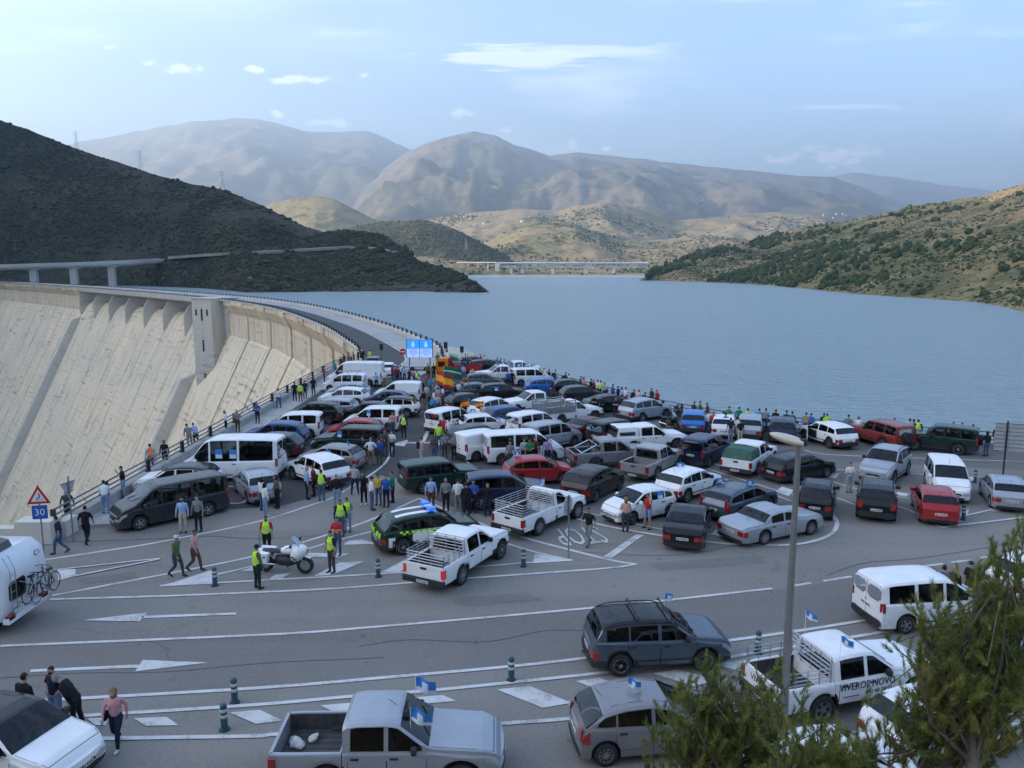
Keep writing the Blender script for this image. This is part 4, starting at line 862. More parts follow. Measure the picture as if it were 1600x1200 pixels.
    if lod == 0 and 'xc' not in k:
        zz = s.B(s.x0) - .10; s.cap(-1, [(.05 * math.cos(a), zz + .05 * math.sin(a)) for a in np.linspace(0, 2 * math.pi, 9)[:-1]], .018).build('badge', M_CHROME, root)
        if k['rw']: xw = k['rw'][0] * L; MB().tube([(xw + .01, 0, s.T(xw) + .03), (xw + .05, .38, s.top_z(xw + .05, .38) + .03)], .011, 4).build('rear_wiper', M_BLACK, root)
        MB().tube([(s.x0 - .03, -.45, s.z0 + .0), (s.x0 + .3, -.45, s.z0 + .02)], .03, 7).build('exhaust_pipe', M_CHROME, root)
    if lod == 0:
        s.cap(1, [(.05 * math.cos(a), s.B(s.x1) - .12 + .05 * math.sin(a)) for a in np.linspace(0, 2 * math.pi, 9)[:-1]], .03).build('badge', M_CHROME, root)
        nose = s.x1 - .16; cow = k['ws'][1] * L + .04; m = MB()
        for sg in (-1, 1):
            rows = [[(x, sg * (s.wr(x) - .045) + d, s.top_z(x, s.wr(x) - .045) + .004) for d in (-.006, .006)] for x in np.linspace(cow, nose, 8)]; m.grid(rows, 0, True)
        m.grid([[(nose + d, y, s.top_z(nose + d, y) + .005) for d in (-.007, .007)] for y in np.linspace(-s.wr(nose) + .05, s.wr(nose) - .05, 9)]); m.build('bonnet_gap', M_SEAM, root)
        for y0 in (-.45, .12): MB().tube([(cow - .03, y0, s.T(cow - .03) + .03), (cow - .30, y0 + .42, s.top_z(cow - .30, y0 + .42) + .035)], .012, 4).build('wiper', M_BLACK, root)
        if k['rw']: 
            for y0 in (-.5, .5): MB().grid([[(x, y0 + d, s.top_z(x, y0 + d) + .004) for d in (-.008, .008)] for x in np.linspace(k['rw'][1] * L + .05, k['ws'][0] * L - .05, 6)], 0, True).build('roof_groove', M_SEAM, root)
        for sg in (-1, 1): s.side([(x, s.sill(x) + .20, s.sill(x) + .25) for x in np.linspace(s.xr + s.r + .12, s.xf - s.r - .12, 5)], sg, .016).build('side_moulding', M_TRIM if k.get('clad') or k['rw'] is None else P_, root) if 'xc' not in k else None
    if rails:
        for sgn in (-1, 1):
            xs = np.linspace(k['ws'][0] * L - .1, (k['rw'][1] if k['rw'] else -.45) * L + .1, 7)
            MB().tube([(x, sgn * (s.wr(x) - .05), s.top_z(x, s.wr(x) - .05) + (.065 if 0 < i < 6 else .0)) for i, x in enumerate(xs)], .02, 5).build('roof_rail', M_TRIM, root, 60)
    if bars:
        for x in (.25, -.75): MB().tube([(x, -s.wr(x) + .02, s.T(x) + .03), (x, -s.wr(x) + .05, s.T(x) + .11), (x, s.wr(x) - .05, s.T(x) + .11), (x, s.wr(x) - .02, s.T(x) + .03)], .03, 5).build('roof_bar', M_TRIM, root)
    if spare:
        sp = obj('spare_wheel', TYRE, root, (s.x0 - .16, 0, s.B(s.x0) - .12)); sp.scale = (s.r * .95, 1, s.r * .95); sp.rotation_euler = (0, 0, R(90))
        MB().lathe([(.1, 0), (.66, .02), (.66, .125), (.2, .14)], 14, 'y').build('wheel_cover', M_TRIM, sp)
    for t in posters:                       # ('side', x, z, w, h) on the flank towards us, or ('rear', y, z, w, h)
        if t[0] == 'rear':
            y, z, pw_, ph = t[1:]
            if k['rw'] and z > s.B(s.x0): continue
            po = s.cap(-1, rrect(y - pw_ / 2, y + pw_ / 2, z - ph / 2, z + ph / 2, .01), .022).build('poster', M_BLUEP, root); s.cap(-1, rrect(y - pw_ / 2 + .02, y + pw_ / 2 - .02, z - ph / 2 + .02, z - ph * .05, .01), .026).build('poster_text', M_WHITEP, po); s.cap(-1, [(y, z + ph * .42), (y - pw_ * .2, z + ph * .16), (y - pw_ * .1, z + .01), (y + pw_ * .1, z + .01), (y + pw_ * .2, z + ph * .16)], .026).build('poster_drop', M_WHITEP, po)
        else:
            x, z, pw_, ph = t[1:]; to = -Vector(loc); n = Vector((-math.sin(ang), math.cos(ang), 0)); sg = 1 if n.dot(to) > 0 else -1
            po = s.side([(xx, z - ph / 2, z + ph / 2) for xx in (x - pw_ / 2, x + pw_ / 2)], sg, .012).build('poster', M_BLUEP, root); s.side([(xx, z - ph * .45, z - ph * .05) for xx in (x - pw_ * .45, x + pw_ * .45)], sg, .016).build('poster_text', M_WHITEP, po)
    for f in flags: add_flag(root, (f[0], f[1], s.top_z(f[0], f[1]) - .02), f[2] if len(f) > 2 else .5, f[3] if len(f) > 3 else .42, f[4] if len(f) > 4 else 2.2)
    if 'xc' in k: pickup_bed(root, s, P_, lod, k)
    if extra: extra(root, s)
    root['_s'] = 0; del root['_s']; VEH.append((root, s)); return root
def pickup_bed(root, s, P_, lod, k):
    L, W = s.L, s.W; x0, x1 = -L / 2, s.x0 - .02; zt = k.get('bedz', 1.10); m = MB(); rows = []; Ra = s.r + .065
    xs = sorted(set(list(np.round(np.linspace(x0, x1, 10), 3)) + [round(s.xr + Ra * math.cos(a), 3) for a in np.linspace(0, math.pi, 13) if x0 < s.xr + Ra * math.cos(a) < x1] + [round(s.xr - Ra - .012, 3), round(s.xr + Ra + .012, 3)])); xs = [x for x in xs if x0 <= x <= x1]
    for x in xs:
        zs = s.sill(x); w = W / 2 * (1 - .03 * max(0, (x0 + .3 - x) / .3)); d = zt - zs
        p = [(.90 * w, zs), (.975 * w, zs + .03), (w, zs + .4 * d), (w, zs + .75 * d), (.985 * w, zt - .03), (.965 * w, zt), (.965 * w - .075, zt), (.965 * w - .085, zt - .03), (.965 * w - .09, .66), (0, .66)]
        rows.append([(x, y, z) for y, z in p] + [(x, -y, z) for y, z in p[-2::-1]])
    n = len(rows[0])
    for i in range(len(xs) - 1):
        for j in range(n - 1):
            jj = j if j < 9 else n - 2 - j; m.add([rows[i][j], rows[i][j + 1], rows[i + 1][j + 1], rows[i + 1][j]], [(0, 1, 2, 3)], 1 if jj >= 7 else 0)
    for row in (rows[0], rows[-1]):
        q = row[:9] + row[-9:]; m.add(q, [(0, 1, 2, 3, 4, 5, 6, 7, 8)[::(-1 if row is rows[-1] else 1)], tuple(range(9, 18))[::(-1 if row is rows[-1] else 1)]], 0)
        m.add([row[8], row[9], row[10], row[-9]], [], 0)
    xf_ = x1 - .02; m.box((xf_, 0, (.66 + zt) / 2), (.05, W * .88, zt - .66), 0)
    bed = m.build('cargo_bed', [P_, M_BEDIN], root, 32)
    for kx in np.linspace(-.36, .36, 7): MB().box(((x0 + x1) / 2, kx * W, .668), (x1 - x0 - .12, .05, .012)).build('bed_rib', M_BEDIN, bed)
    tg = MB(); tg.prism([(-W * .47, s.z0 + .20), (W * .47, s.z0 + .20), (W * .475, zt - .05), (W * .465, zt), (-W * .465, zt), (-W * .475, zt - .05)], x0 - .045, x0 + .03, 'x')
    tgo = tg.build('tailgate', P_, root, 30); MB().box((x0 - .05, 0, zt - .13), (.02, .28, .09)).build('handle', M_TRIM, tgo)
    b = MB(); b.prism([(-W * .5, s.z0 - .02), (W * .5, s.z0 - .02), (W * .5, s.z0 + .18), (-W * .5, s.z0 + .18)], x0 - .13, x0 + .04, 'x'); bo = b.build('rear_bumper', k.get('bumper', M_TRIM), root)
    pl = MB().box((x0 - .14, 0, s.z0 + .08), (.015, .52, .11)).build('number_plate', M_PLATE, bo)
    if lod < 2:
        pc = MB()
        for q in range(7): pc.box((x0 - .15, -.19 + .062 * q + (.025 if q > 3 else 0), s.z0 + .08), (.006, .034, .065))
        pc.build('plate_characters', M_CHAR, bo)
    for sgn in (-1, 1): MB().prism(rrect(*sorted((sgn * W * .425, sgn * W * .503)), zt - .43, zt - .08, .02), x0 - .055, x0 + .12, 'x').build('taillight', k.get('tailmat', M_TAIL), root)
def cage(h, x0=None, nz=4, front=True, rear=True, material=None):
    """bar cage standing on a pickup bed"""
    def f(root, s):
        M_ = material or M_ALU; a, b = -s.L / 2 + .06, s.x0 - .12; y = s.W * .455; z0 = s.k.get('bedz', 1.10); c = empty_part('bar_cage', root); zs = np.linspace(z0 + .08, z0 + h, nz)
        def panel(p, q, n):
            for z in zs: MB().tube([(p[0], p[1], z), (q[0], q[1], z)], .018, 4).build('bar', M_, c)
            for t in np.linspace(0, 1, n): MB().tube([(lerp(p[0], q[0], t), lerp(p[1], q[1], t), z0 - .01), (lerp(p[0], q[0], t), lerp(p[1], q[1], t), z0 + h)], .02, 4).build('upright', M_, c)
        for sg in (-1, 1): panel((a, sg * y), (b, sg * y), 5)
        if rear: panel((a, -y), (a, y), 4)
        if front: 
            zs = np.linspace(z0 + .08, s.H + .02, nz + 2); h2 = s.H + .02 - z0
            for z in zs: MB().tube([(b, -y, z), (b, y, z)], .018, 4).build('bar', M_, c)
            for t in np.linspace(-1, 1, 5): MB().tube([(b, y * t, z0), (b, y * t, z0 + h2)], .018, 4).build('upright', M_, c)
    return f
def empty_part(name, root):
    o = bpy.data.objects.new(name, None); link(o, root); return o
# ================================================================== PEOPLE
CLOTH = dict(white=(.68, .68, .67), black=(.014, .014, .016), navy=(.016, .022, .05), grey=(.20, .205, .215), lgrey=(.38, .39, .40), dgrey=(.055, .057, .062), blue=(.03, .10, .34), sky=(.30, .42, .62), cyan=(.03, .25, .42), teal=(.06, .26, .25), green=(.02, .20, .08), olive=(.09, .10, .055), moss=(.10, .135, .055), lime=(.42, .68, .03), red=(.42, .03, .03), wine=(.13, .03, .035), pink=(.55, .28, .30), peach=(.62, .36, .27), purple=(.32, .22, .40), yellow=(.58, .36, .05), orange=(.85, .18, .04), brown=(.10, .06, .035), khaki=(.25, .20, .13), beige=(.45, .40, .32), denim=(.06, .10, .19), ldenim=(.20, .28, .40), tan=(.34, .25, .16), skin=(.42, .245, .17), hair=(.02, .014, .01), ghair=(.22, .21, .20), fair=(.22, .13, .06), mask=(.45, .58, .66), bmask=(.02, .02, .022), shoe=(.03, .028, .026), wshoe=(.6, .6, .6), ptrou=(.015, .035, .03))
def cloth(k): return mat('cloth ' + k, CLOTH[k], .55 if k in ('skin', 'hair', 'ghair', 'fair') else .9, var=.16, scale=9, spec=.25, bump=.25 if k not in ('skin',) else 0, bscale=25)
M_NEON = mat('hi-vis yellow', (.50, .85, .02), .7, var=.08, scale=8)
M_NEONO = mat('hi-vis orange', (.95, .16, .03), .7, var=.08, scale=8)
M_REFL = mat('reflective tape', (.52, .55, .52), .35)
class Body:
    def __init__(s): s.m = MB(); s.sam = []
    def limb(s, pts, rs, reg, n=10, flat=None):
        """rounded tapered limb through points; flat = (fwd, lateral) radii per point for the trunk"""
        pts = [Vector(p) for p in pts]; k = len(pts); rings = []
        axis = [(pts[min(i + 1, k - 1)] - pts[max(i - 1, 0)]).normalized() for i in range(k)]
        P2 = [pts[0] - axis[0] * (min(rs[0]) if isinstance(rs[0], tuple) else rs[0]) * .75] + pts + [pts[-1] + axis[-1] * (min(rs[-1]) if isinstance(rs[-1], tuple) else rs[-1]) * .75]
        R2 = [tuple(q * .5 for q in rs[0]) if isinstance(rs[0], tuple) else rs[0] * .5] + list(rs) + [tuple(q * .5 for q in rs[-1]) if isinstance(rs[-1], tuple) else rs[-1] * .5]; A2 = [axis[0]] + axis + [axis[-1]]
        vs = []
        for p, r, t in zip(P2, R2, A2):
            lat = Vector((0, 1, 0)); f = lat.cross(t)
            if f.length < .2: lat = Vector((1, 0, 0)); f = lat.cross(t)
            f.normalize(); lat = t.cross(f); a, b = r if isinstance(r, tuple) else (r, r)
            vs += [p + f * (a * math.cos(2 * math.pi * i / n)) + lat * (b * math.sin(2 * math.pi * i / n)) for i in range(n)]
        K = len(P2); fs = [(i * n + j, i * n + (j + 1) % n, (i + 1) * n + (j + 1) % n, (i + 1) * n + j) for i in range(K - 1) for j in range(n)] + [tuple(range(n))[::-1], tuple((K - 1) * n + j for j in range(n))]
        s.m.add(vs, fs)
        for i in range(k - 1):
            for t in (0, .25, .5, .75, 1):
                r0 = min(rs[i]) if isinstance(rs[i], tuple) else rs[i]; r1 = min(rs[i + 1]) if isinstance(rs[i + 1], tuple) else rs[i + 1]
                s.sam.append((pts[i].lerp(pts[i + 1], t), lerp(r0, r1, t), reg))
def make_pose(tilt=0.0, legs='stand', arms='down', look=0.0, skirt=False):
    b = Body(); Rt = Matrix.Rotation(tilt, 3, 'Y'); pel = Vector((0, 0, .93 if legs != 'sit' else .93))
    def up(x, y, z): return pel + Rt @ (Vector((x, y, z)) - Vector((0, 0, .93)))
    b.limb([up(0, 0, .90), up(0, 0, 1.0)], [(.115, .165), (.105, .155)], 2, 14)
    b.limb([up(0, 0, 1.0), up(0, 0, 1.14), up(.01, 0, 1.30), up(.0, 0, 1.41)], [(.122, .165), (.125, .163), (.124, .178), (.085, .155)], 1, 14)
    b.limb([up(0, 0, 1.42), up(.015, 0, 1.53)], [.062, .054], 0, 10)
    hl = Matrix.Rotation(tilt * .35 + look, 3, 'Y'); hb = up(.02, 0, 1.50)
    def hd(x, y, z): return hb + hl @ Vector((x, y, z))
    hc = hd(.025, 0, .115); b.limb([hd(.03, 0, .045), hd(.025, 0, .09), hd(.02, 0, .145), hd(.01, 0, .18)], [(.068, .058), (.090, .070), (.098, .077), (.080, .066)], 10, 12)
    b.limb([hd(.115, 0, .10), hd(.135, 0, .085)], [.013, .015], 10, 6)
    for sg in (-1, 1): b.limb([hd(.015, sg * .078, .12), hd(.01, sg * .085, .09)], [.016, .012], 10, 6)
    st = {'stand': [((.0, .095, .90), (.012, .105, .49), (-.02, .11, .09)), ((.0, .095, .90), (.02, .10, .49), (.0, .12, .09))], 'walk': [((.0, .09, .90), (.17, .09, .51), (.22, .09, .10)), ((.0, .09, .90), (.02, .09, .48), (-.30, .09, .17))], 'apart': [((.0, .10, .90), (.03, .15, .49), (.0, .19, .09)), ((.0, .10, .90), (.03, .14, .49), (.0, .18, .09))], 'sit': [((.02, .10, .92), (.42, .13, .93), (.44, .14, .50)), ((.02, .10, .92), (.42, .11, .92), (.40, .12, .50))], 'hang': [((.0, .1, .9), (.05, .1, .48), (-.03, .1, .09)), ((.0, .1, .9), (-.02, .12, .48), (-.10, .12, .10))]}[legs]
    for sg, (h, k, a) in zip((1, -1), st):
        h, k, a = (Vector((p[0], sg * p[1], p[2])) for p in (h, k, a))
        b.limb([h, h.lerp(k, .5), k + Vector((0, 0, .03))], [.102, .092, .070], 2, 10); b.limb([k, k.lerp(a, .35), a], [.068, .066, .050], 6, 10)
        d = Vector((1, 0, 0)) if legs != 'walk' or sg > 0 else Vector((.85, 0, -.5)).normalized()
        if skirt: b.limb([h + Vector((0, 0, 0)), k + Vector((0, 0, .1))], [.11, .11], 2, 10)
        b.limb([a + Vector((-.03, 0, -.035)), a + d * .08 + Vector((0, 0, -.045)), a + d * .18 + Vector((0, 0, -.055))], [(.045, .043), (.04, .047), (.028, .04)], 3, 10)
    AR = {'down': [((.02, .25, 1.14), (.08, .27, .89))] * 2, 'cross': [((.06, .26, 1.15), (.235, -.03, 1.17)), ((.06, .26, 1.14), (.21, -.05, 1.11))], 'photo': [((.14, .25, 1.20), (.25, .07, 1.44))] * 2, 'swing': [((-.10, .25, 1.16), (-.06, .26, .91)), ((.10, .25, 1.16), (.23, .23, .97))], 'lean': [((.14, .24, 1.10), (.36, .13, 1.04)), ((.14, .24, 1.10), (.36, .10, 1.05))], 'hips': [((-.06, .36, 1.17), (.04, .19, 1.02))] * 2, 'hold': [((.03, .25, 1.14), (.24, .12, 1.10)), ((.02, .25, 1.14), (.08, .27, .89))], 'front': [((.02, .25, 1.14), (.17, .06, .95))] * 2, 'ear': [((.12, .27, 1.25), (.06, .12, 1.52)), ((.02, .25, 1.14), (.08, .27, .89))]}[arms]
    hands = []
    for sg, (e, w) in zip((1, -1), AR):
        S = up(0, sg * .175, 1.385)
        E = up(e[0], sg * e[1], e[2]) if arms != 'lean' else up(e[0], sg * e[1], e[2]); W = up(w[0], sg * w[1], w[2])
        b.limb([S, S.lerp(E, .5), E], [.064, .054, .045], 4, 10); b.limb([E, E.lerp(W, .4), W], [.045, .042, .030], 5, 10)
        d = (W - E).normalized(); b.limb([W + d * .02, W + d * .085], [(.02, .034), (.017, .038)], 0, 8); hands.append((W + d * .09, d, sg))
    o = b.m.build('tmp', M_BLACK); md = o.modifiers.new('r', 'REMESH'); md.mode = 'VOXEL'; md.voxel_size = .0165; sm = o.modifiers.new('s', 'SMOOTH'); sm.iterations = 5; sm.factor = .5
    bpy.context.view_layer.update(); me = bpy.data.meshes.new_from_object(o.evaluated_get(bpy.context.evaluated_depsgraph_get())); bpy.data.objects.remove(o)
    nf = len(me.polygons); c = np.zeros(nf * 3); me.polygons.foreach_get('center', c); c = c.reshape(-1, 3)
    sp = np.array([tuple(q[0]) for q in b.sam]); sr = np.array([q[1] for q in b.sam]); rg = np.array([q[2] for q in b.sam])
    best = np.full(nf, 1e9); reg = np.zeros(nf, int)
    for p, r, g in zip(sp, sr, rg):
        d = np.linalg.norm(c - p, axis=1) - r; k = d < best; best[k] = d[k]; reg[k] = g
    hm = reg == 10; hi = np.array(hl.inverted()); rel = (c - np.array(hb)) @ hi.T
    z, x, y = rel[:, 2], rel[:, 0], rel[:, 1]
    reg[hm] = 0; reg[hm & ((z > .165) | ((x < .0) & (z > .06)) | ((x < .05) & (z > .135)))] = 8; reg[hm & (x > .055) & (z < .092) & (z > .015)] = 7
    # fingers, eyes: small closed pieces of the same mesh
    fm = MB()
    for p, d, sg in hands:
        lat = d.cross(Vector((0, 0, 1))); lat = lat.normalized() if lat.length > .1 else Vector((1, 0, 0)); nrm = lat.cross(d)
        for i, L in enumerate((.070, .080, .075, .058)):
            q = p + lat * (.027 - .018 * i) - d * .012; fm.tube([q, q + d * L * .55 - nrm * .006, q + d * L - nrm * .03], [.0095, .0085, .006], 5)
        q = p - d * .06 + lat * .034; fm.tube([q, q + d * .03 + lat * .022, q + d * .06 + lat * .02 - nrm * .015], [.011, .010, .007], 5)
    k1 = len(fm.f)
    for sg in (-1, 1): e = hd(.112, sg * .032, .118); fm.lathe([(.004, -.008), (.011, 0), (.004, .006)], 6, 'x', e)
    bm = bmesh.new(); bm.from_mesh(me); k0 = len(bm.faces)
    vs = [bm.verts.new(p) for p in fm.v]
    for f in fm.f:
        try: bm.faces.new([vs[i] for i in f])
        except ValueError: pass
    bm.to_mesh(me); bm.free(); me.shade_smooth(); allr = np.concatenate([reg, np.zeros(len(me.polygons) - nf, int)]); allr[nf + k1:] = 9
    for i in range(10): me.materials.append(M_BLACK)
    me.polygons.foreach_set('material_index', allr.astype(np.int32)); me.update(); me.name = 'person'
    # waistcoat over the trunk
    bm = bmesh.new(); bm.from_mesh(me); bm.normal_update(); kill = [f for f in bm.faces if f.material_index != 1]; bmesh.ops.delete(bm, geom=kill, context='FACES'); bm.normal_update()
    for v in bm.verts: v.co += v.normal * .017
    inv = Rt.inverted()
    for f in bm.faces:
        q = inv @ (f.calc_center_median() - pel); zz = q.z + .93; f.material_index = 1 if (1.09 < zz < 1.135 or 1.19 < zz < 1.235) else (2 if abs(q.y) < .014 and q.x > 0 and False else 0)
    vest = bpy.data.meshes.new('vest'); bm.to_mesh(vest); bm.free(); vest.materials.append(M_NEON); vest.materials.append(M_REFL)
    vo = vest.copy(); vo.materials[0] = M_NEONO
    return dict(me=me, vest=vest, ovest=vo, head=hb, hl=hl, up=up, hands=hands)
POSES = dict(stand=make_pose(), apart=make_pose(0, 'apart', 'front'), cross=make_pose(0, 'stand', 'cross'), walk=make_pose(R(4), 'walk', 'swing'), photo=make_pose(0, 'stand', 'photo'), lean=make_pose(R(24), 'hang', 'lean'), hips=make_pose(0, 'apart', 'hips'), hold=make_pose(0, 'stand', 'hold', R(12)), sit=make_pose(R(6), 'sit', 'front'), stoop=make_pose(R(34), 'hang', 'front', R(25)), ear=make_pose(0, 'apart', 'ear'), skirt=make_pose(0, 'stand', 'hold', 0, True))
def cap_mesh():
    m = MB(); m.lathe([(.088, .115), (.092, .15), (.078, .195), (.04, .216), (.004, .222)], 14, 'z', (.012, 0, .005)); m.prism([(.06, -.062), (.15, -.045), (.17, 0), (.15, .045), (.06, .062)], .128, .138); return m.mesh('cap', M_BLACK, 50)
CAP = cap_mesh()
def long_hair():
    m = MB(); m.lathe([(.03, -.11), (.075, -.08), (.092, .02), (.098, .12), (.075, .19), (.02, .213)], 12, 'z', (-.022, 0, .0)); return m.mesh('long_hair', M_BLACK, 60)
LHAIR = long_hair()
TOPW = dict(white='white', black='black', navy='navy', grey='grey', lgrey='light grey', dgrey='dark grey', blue='blue', sky='pale blue', cyan='cyan', teal='teal', green='green', olive='olive', moss='moss green', lime='lime green', red='red', wine='dark red', pink='pink', peach='peach', purple='purple', yellow='mustard yellow', orange='orange', brown='brown', khaki='khaki', beige='beige', denim='blue denim', ldenim='light denim', tan='tan', ptrou='dark green')
PEOPLE = []
def person(px, py, face, pose, top, bot, where, opt='', z=0.0, scale=1.0, at=None):
    """opt letters: s short sleeves, h shorts, v yellow vest, o orange vest, c cap, m mask, g grey hair, f fair long hair, l long dark hair, b handbag, k backpack, w white shoes"""
    d = POSES[pose]; g = at if at is not None else G(px, py); sc = scale * (.965 + .07 * rnd.random())
    o = obj('person', d['me'], None, (g[0], g[1], z), R(face)); o.scale = (sc,) * 3
    if 'n' in opt: o.scale = (sc * 1.08, sc * 1.12, sc)
    hair = 'ghair' if 'g' in opt else 'fair' if 'f' in opt else 'hair'
    ms = ['skin', top, bot, 'wshoe' if 'w' in opt else 'shoe', top, 'skin' if 's' in opt else top, 'skin' if 'h' in opt else bot, 'mask' if 'm' in opt else 'bmask' if 'M' in opt else 'skin', hair, 'hair']
    for i, k in enumerate(ms): o.material_slots[i].link = 'OBJECT'; o.material_slots[i].material = cloth(k)
    if 'v' in opt or 'o' in opt: obj('vest', d['vest'] if 'v' in opt else d['ovest'], o)
    H4 = d['hl'].to_4x4()
    def on_head(name, me, k):
        c = obj(name, me, o); c.matrix_local = Matrix.Translation(d['head']) @ H4; c.material_slots[0].link = 'OBJECT'; c.material_slots[0].material = cloth(k)
    if 'c' in opt: on_head('cap', CAP, 'white' if 'C' in opt else 'navy')
    if 'l' in opt or 'f' in opt: on_head('hair', LHAIR, hair)
    if 'b' in opt:
        m = MB(); m.lathe([(.03, -.05), (.13, -.04), (.14, 0), (.13, .04), (.03, .05)], 12, 'y', (.05, -.25, .93)); bo = m.build('handbag', cloth('black'), o, 50); MB().tube([(.03, -.2, 1.02), (.14, -.05, 1.2), (.03, .15, 1.42), (-.12, .02, 1.25), (.0, -.2, 1.02)], .012, 4).build('strap', cloth('black'), bo)
    if 'k' in opt: MB().prism([(-.12, 1.0), (.12, 1.0), (.13, 1.3), (.08, 1.42), (-.08, 1.42), (-.13, 1.3)], -.27, -.10, 'x').build('backpack', cloth('navy'), o)
    if pose == 'photo': c = d['hands']; q = (c[0][0] + c[1][0]) / 2; MB().box((q.x + .02, 0, q.z + .02), (.012, .15, .08)).build('phone', M_BLACK, o)
    w = f"person in {TOPW[top]} {'T-shirt' if 's' in opt else 'top'}"
    if 'v' in opt: w = f"person in yellow vest over {TOPW[top]}"
    if 'o' in opt: w = f"person in orange vest over {TOPW[top]}"
    w += f" and {TOPW[bot]} {'shorts' if 'h' in opt else 'trousers'}" + (' with cap' if 'c' in opt else '') + ' ' + where
    w = w.replace(' the ', ' ') if len(w.split()) > 16 else w; w = w.replace('blue denim', 'denim') if len(w.split()) > 16 else w
    tag(o, w, 'person'); PEOPLE.append(o); return o
# ================================================================== PARKED VEHICLES
def V(name, kind, col, label, **kw): return vehicle(name, kind, col, label, **kw)
def hardtop(material, h=.66, soft=False):
    def f(root, s):
        a, b = -s.L / 2 + .04, s.x0 - .05; y = s.W * .475; z0 = s.k.get('bedz', 1.10); rows = []
        for x in np.linspace(a, b, 7):
            sag = (.03 * math.sin((x - a) * 9) if soft else 0); k = 1 - (.10 if x < a + .05 else 0)
            rows.append([(x, y, z0), (x + (0.10 if x < a + .05 else 0), y * .97, z0 + h * .55 * k), (x + (.2 if x < a + .05 else 0), y * .88, z0 + h * .92 * k + sag), (x + (.2 if x < a + .05 else 0), 0, z0 + h * k + sag), (x + (.2 if x < a + .05 else 0), -y * .88, z0 + h * .92 * k - sag), (x + (.10 if x < a + .05 else 0), -y * .97, z0 + h * .55 * k), (x, -y, z0)])
        m = MB().grid(rows); m.add(rows[0], [tuple(range(7))]); m.add(rows[-1], [tuple(range(7))[::-1]])
        o = m.build('bed_cover', material, root, 45 if soft else 30)
        if not soft:
            MB().box((a + .10, 0, z0 + h * .42), (.02, s.W * .72, h * .5)).build('rear_glass', M_GLASS, o)
            for sg in (-1, 1): MB().box(((a + b) / 2, sg * (y * .985), z0 + h * .32), ((b - a) * .7, .02, h * .36)).build('side_glass', M_GLASS, o)
    return f
def rollbar(root, s):
    x = s.x0 - .25; y = s.W * .42; z = s.k.get('bedz', 1.10)
    for dx in (0, -.5):
        MB().tube([(x + dx - .45 * (dx < 0), sg * y if False else q[0], q[1]) for q in [(-y, z), (-y * .93, z + .45 if dx == 0 else z + .02), (y * .93, z + .45 if dx == 0 else z + .02), (y, z)] for sg in (1,)], .035, 6).build('roll_bar', M_CHROME, root, 50)
    for sg in (-1, 1): MB().tube([(x, sg * y * .93, z + .44), (x - .95, sg * y, z + .02)], .035, 6).build('roll_bar', M_CHROME, root, 50)
def ladder_rack(root, s):
    for x in (.4, -.5, -1.4): MB().tube([(x, -.75, s.T(x) + .02), (x, -.75, s.T(x) + .14), (x, .75, s.T(x) + .14), (x, .75, s.T(x) + .02)], .022, 5).build('roof_bar', M_TRIM, root)
    for y in (-.3, .1, .45): MB().tube([(.6, y, s.H + .17), (-1.6, y, s.H + .17)], .02, 5).build('pole_load', M_ALU, root)
def towball(root, s):
    MB().tube([(-s.L / 2 + .05, 0, .42), (-s.L / 2 - .14, 0, .40), (-s.L / 2 - .17, 0, .47)], .025, 6).build('tow_ball', M_BLACK, root)
def dropside(root, s):
    a, b = -s.L / 2 - .35, s.x0 - .06; y = .98; z = 1.02
    MB().box(((a + b) / 2, 0, z), (b - a, 2 * y, .10)).build('truck_deck', M_ALU, root)
    for sg in (-1, 1): MB().box(((a + b) / 2, sg * y, z + .24), (b - a, .05, .40)).build('side_board', M_ALU, root)
    MB().box((a, 0, z + .24), (.05, 2 * y, .40)).build('tail_board', M_ALU, root)
    for x, yy in ((a, -y), (a, y), (b, -y), (b, y), ((a + b) / 2, -y), ((a + b) / 2, y)): MB().box((x, yy, z + .5), (.07, .07, .95)).build('upright', M_ALU, root)
    for sg in (-1, 1):
        for zz in (.62, .82): MB().box(((a + b) / 2, sg * y, z + zz), (b - a, .035, .07)).build('side_rail', M_ALU, root)
    for zz in (.62, .82): MB().box((a, 0, z + zz), (.035, 2 * y, .07)).build('tail_rail', M_ALU, root)
def crates(root, s):
    for i in range(6):
        x = -s.L / 2 + .35 + .42 * (i % 3); y = -.35 + .7 * (i // 3); m = MB()
        for z in (1.12, 1.3, 1.48): 
            for q in (-.18, .18): m.box((x + q, y, z), (.02, .6, .06)); m.box((x, y + q * 1.6, z), (.36, .02, .06))
        m.build('crate', M_TRIM, root)
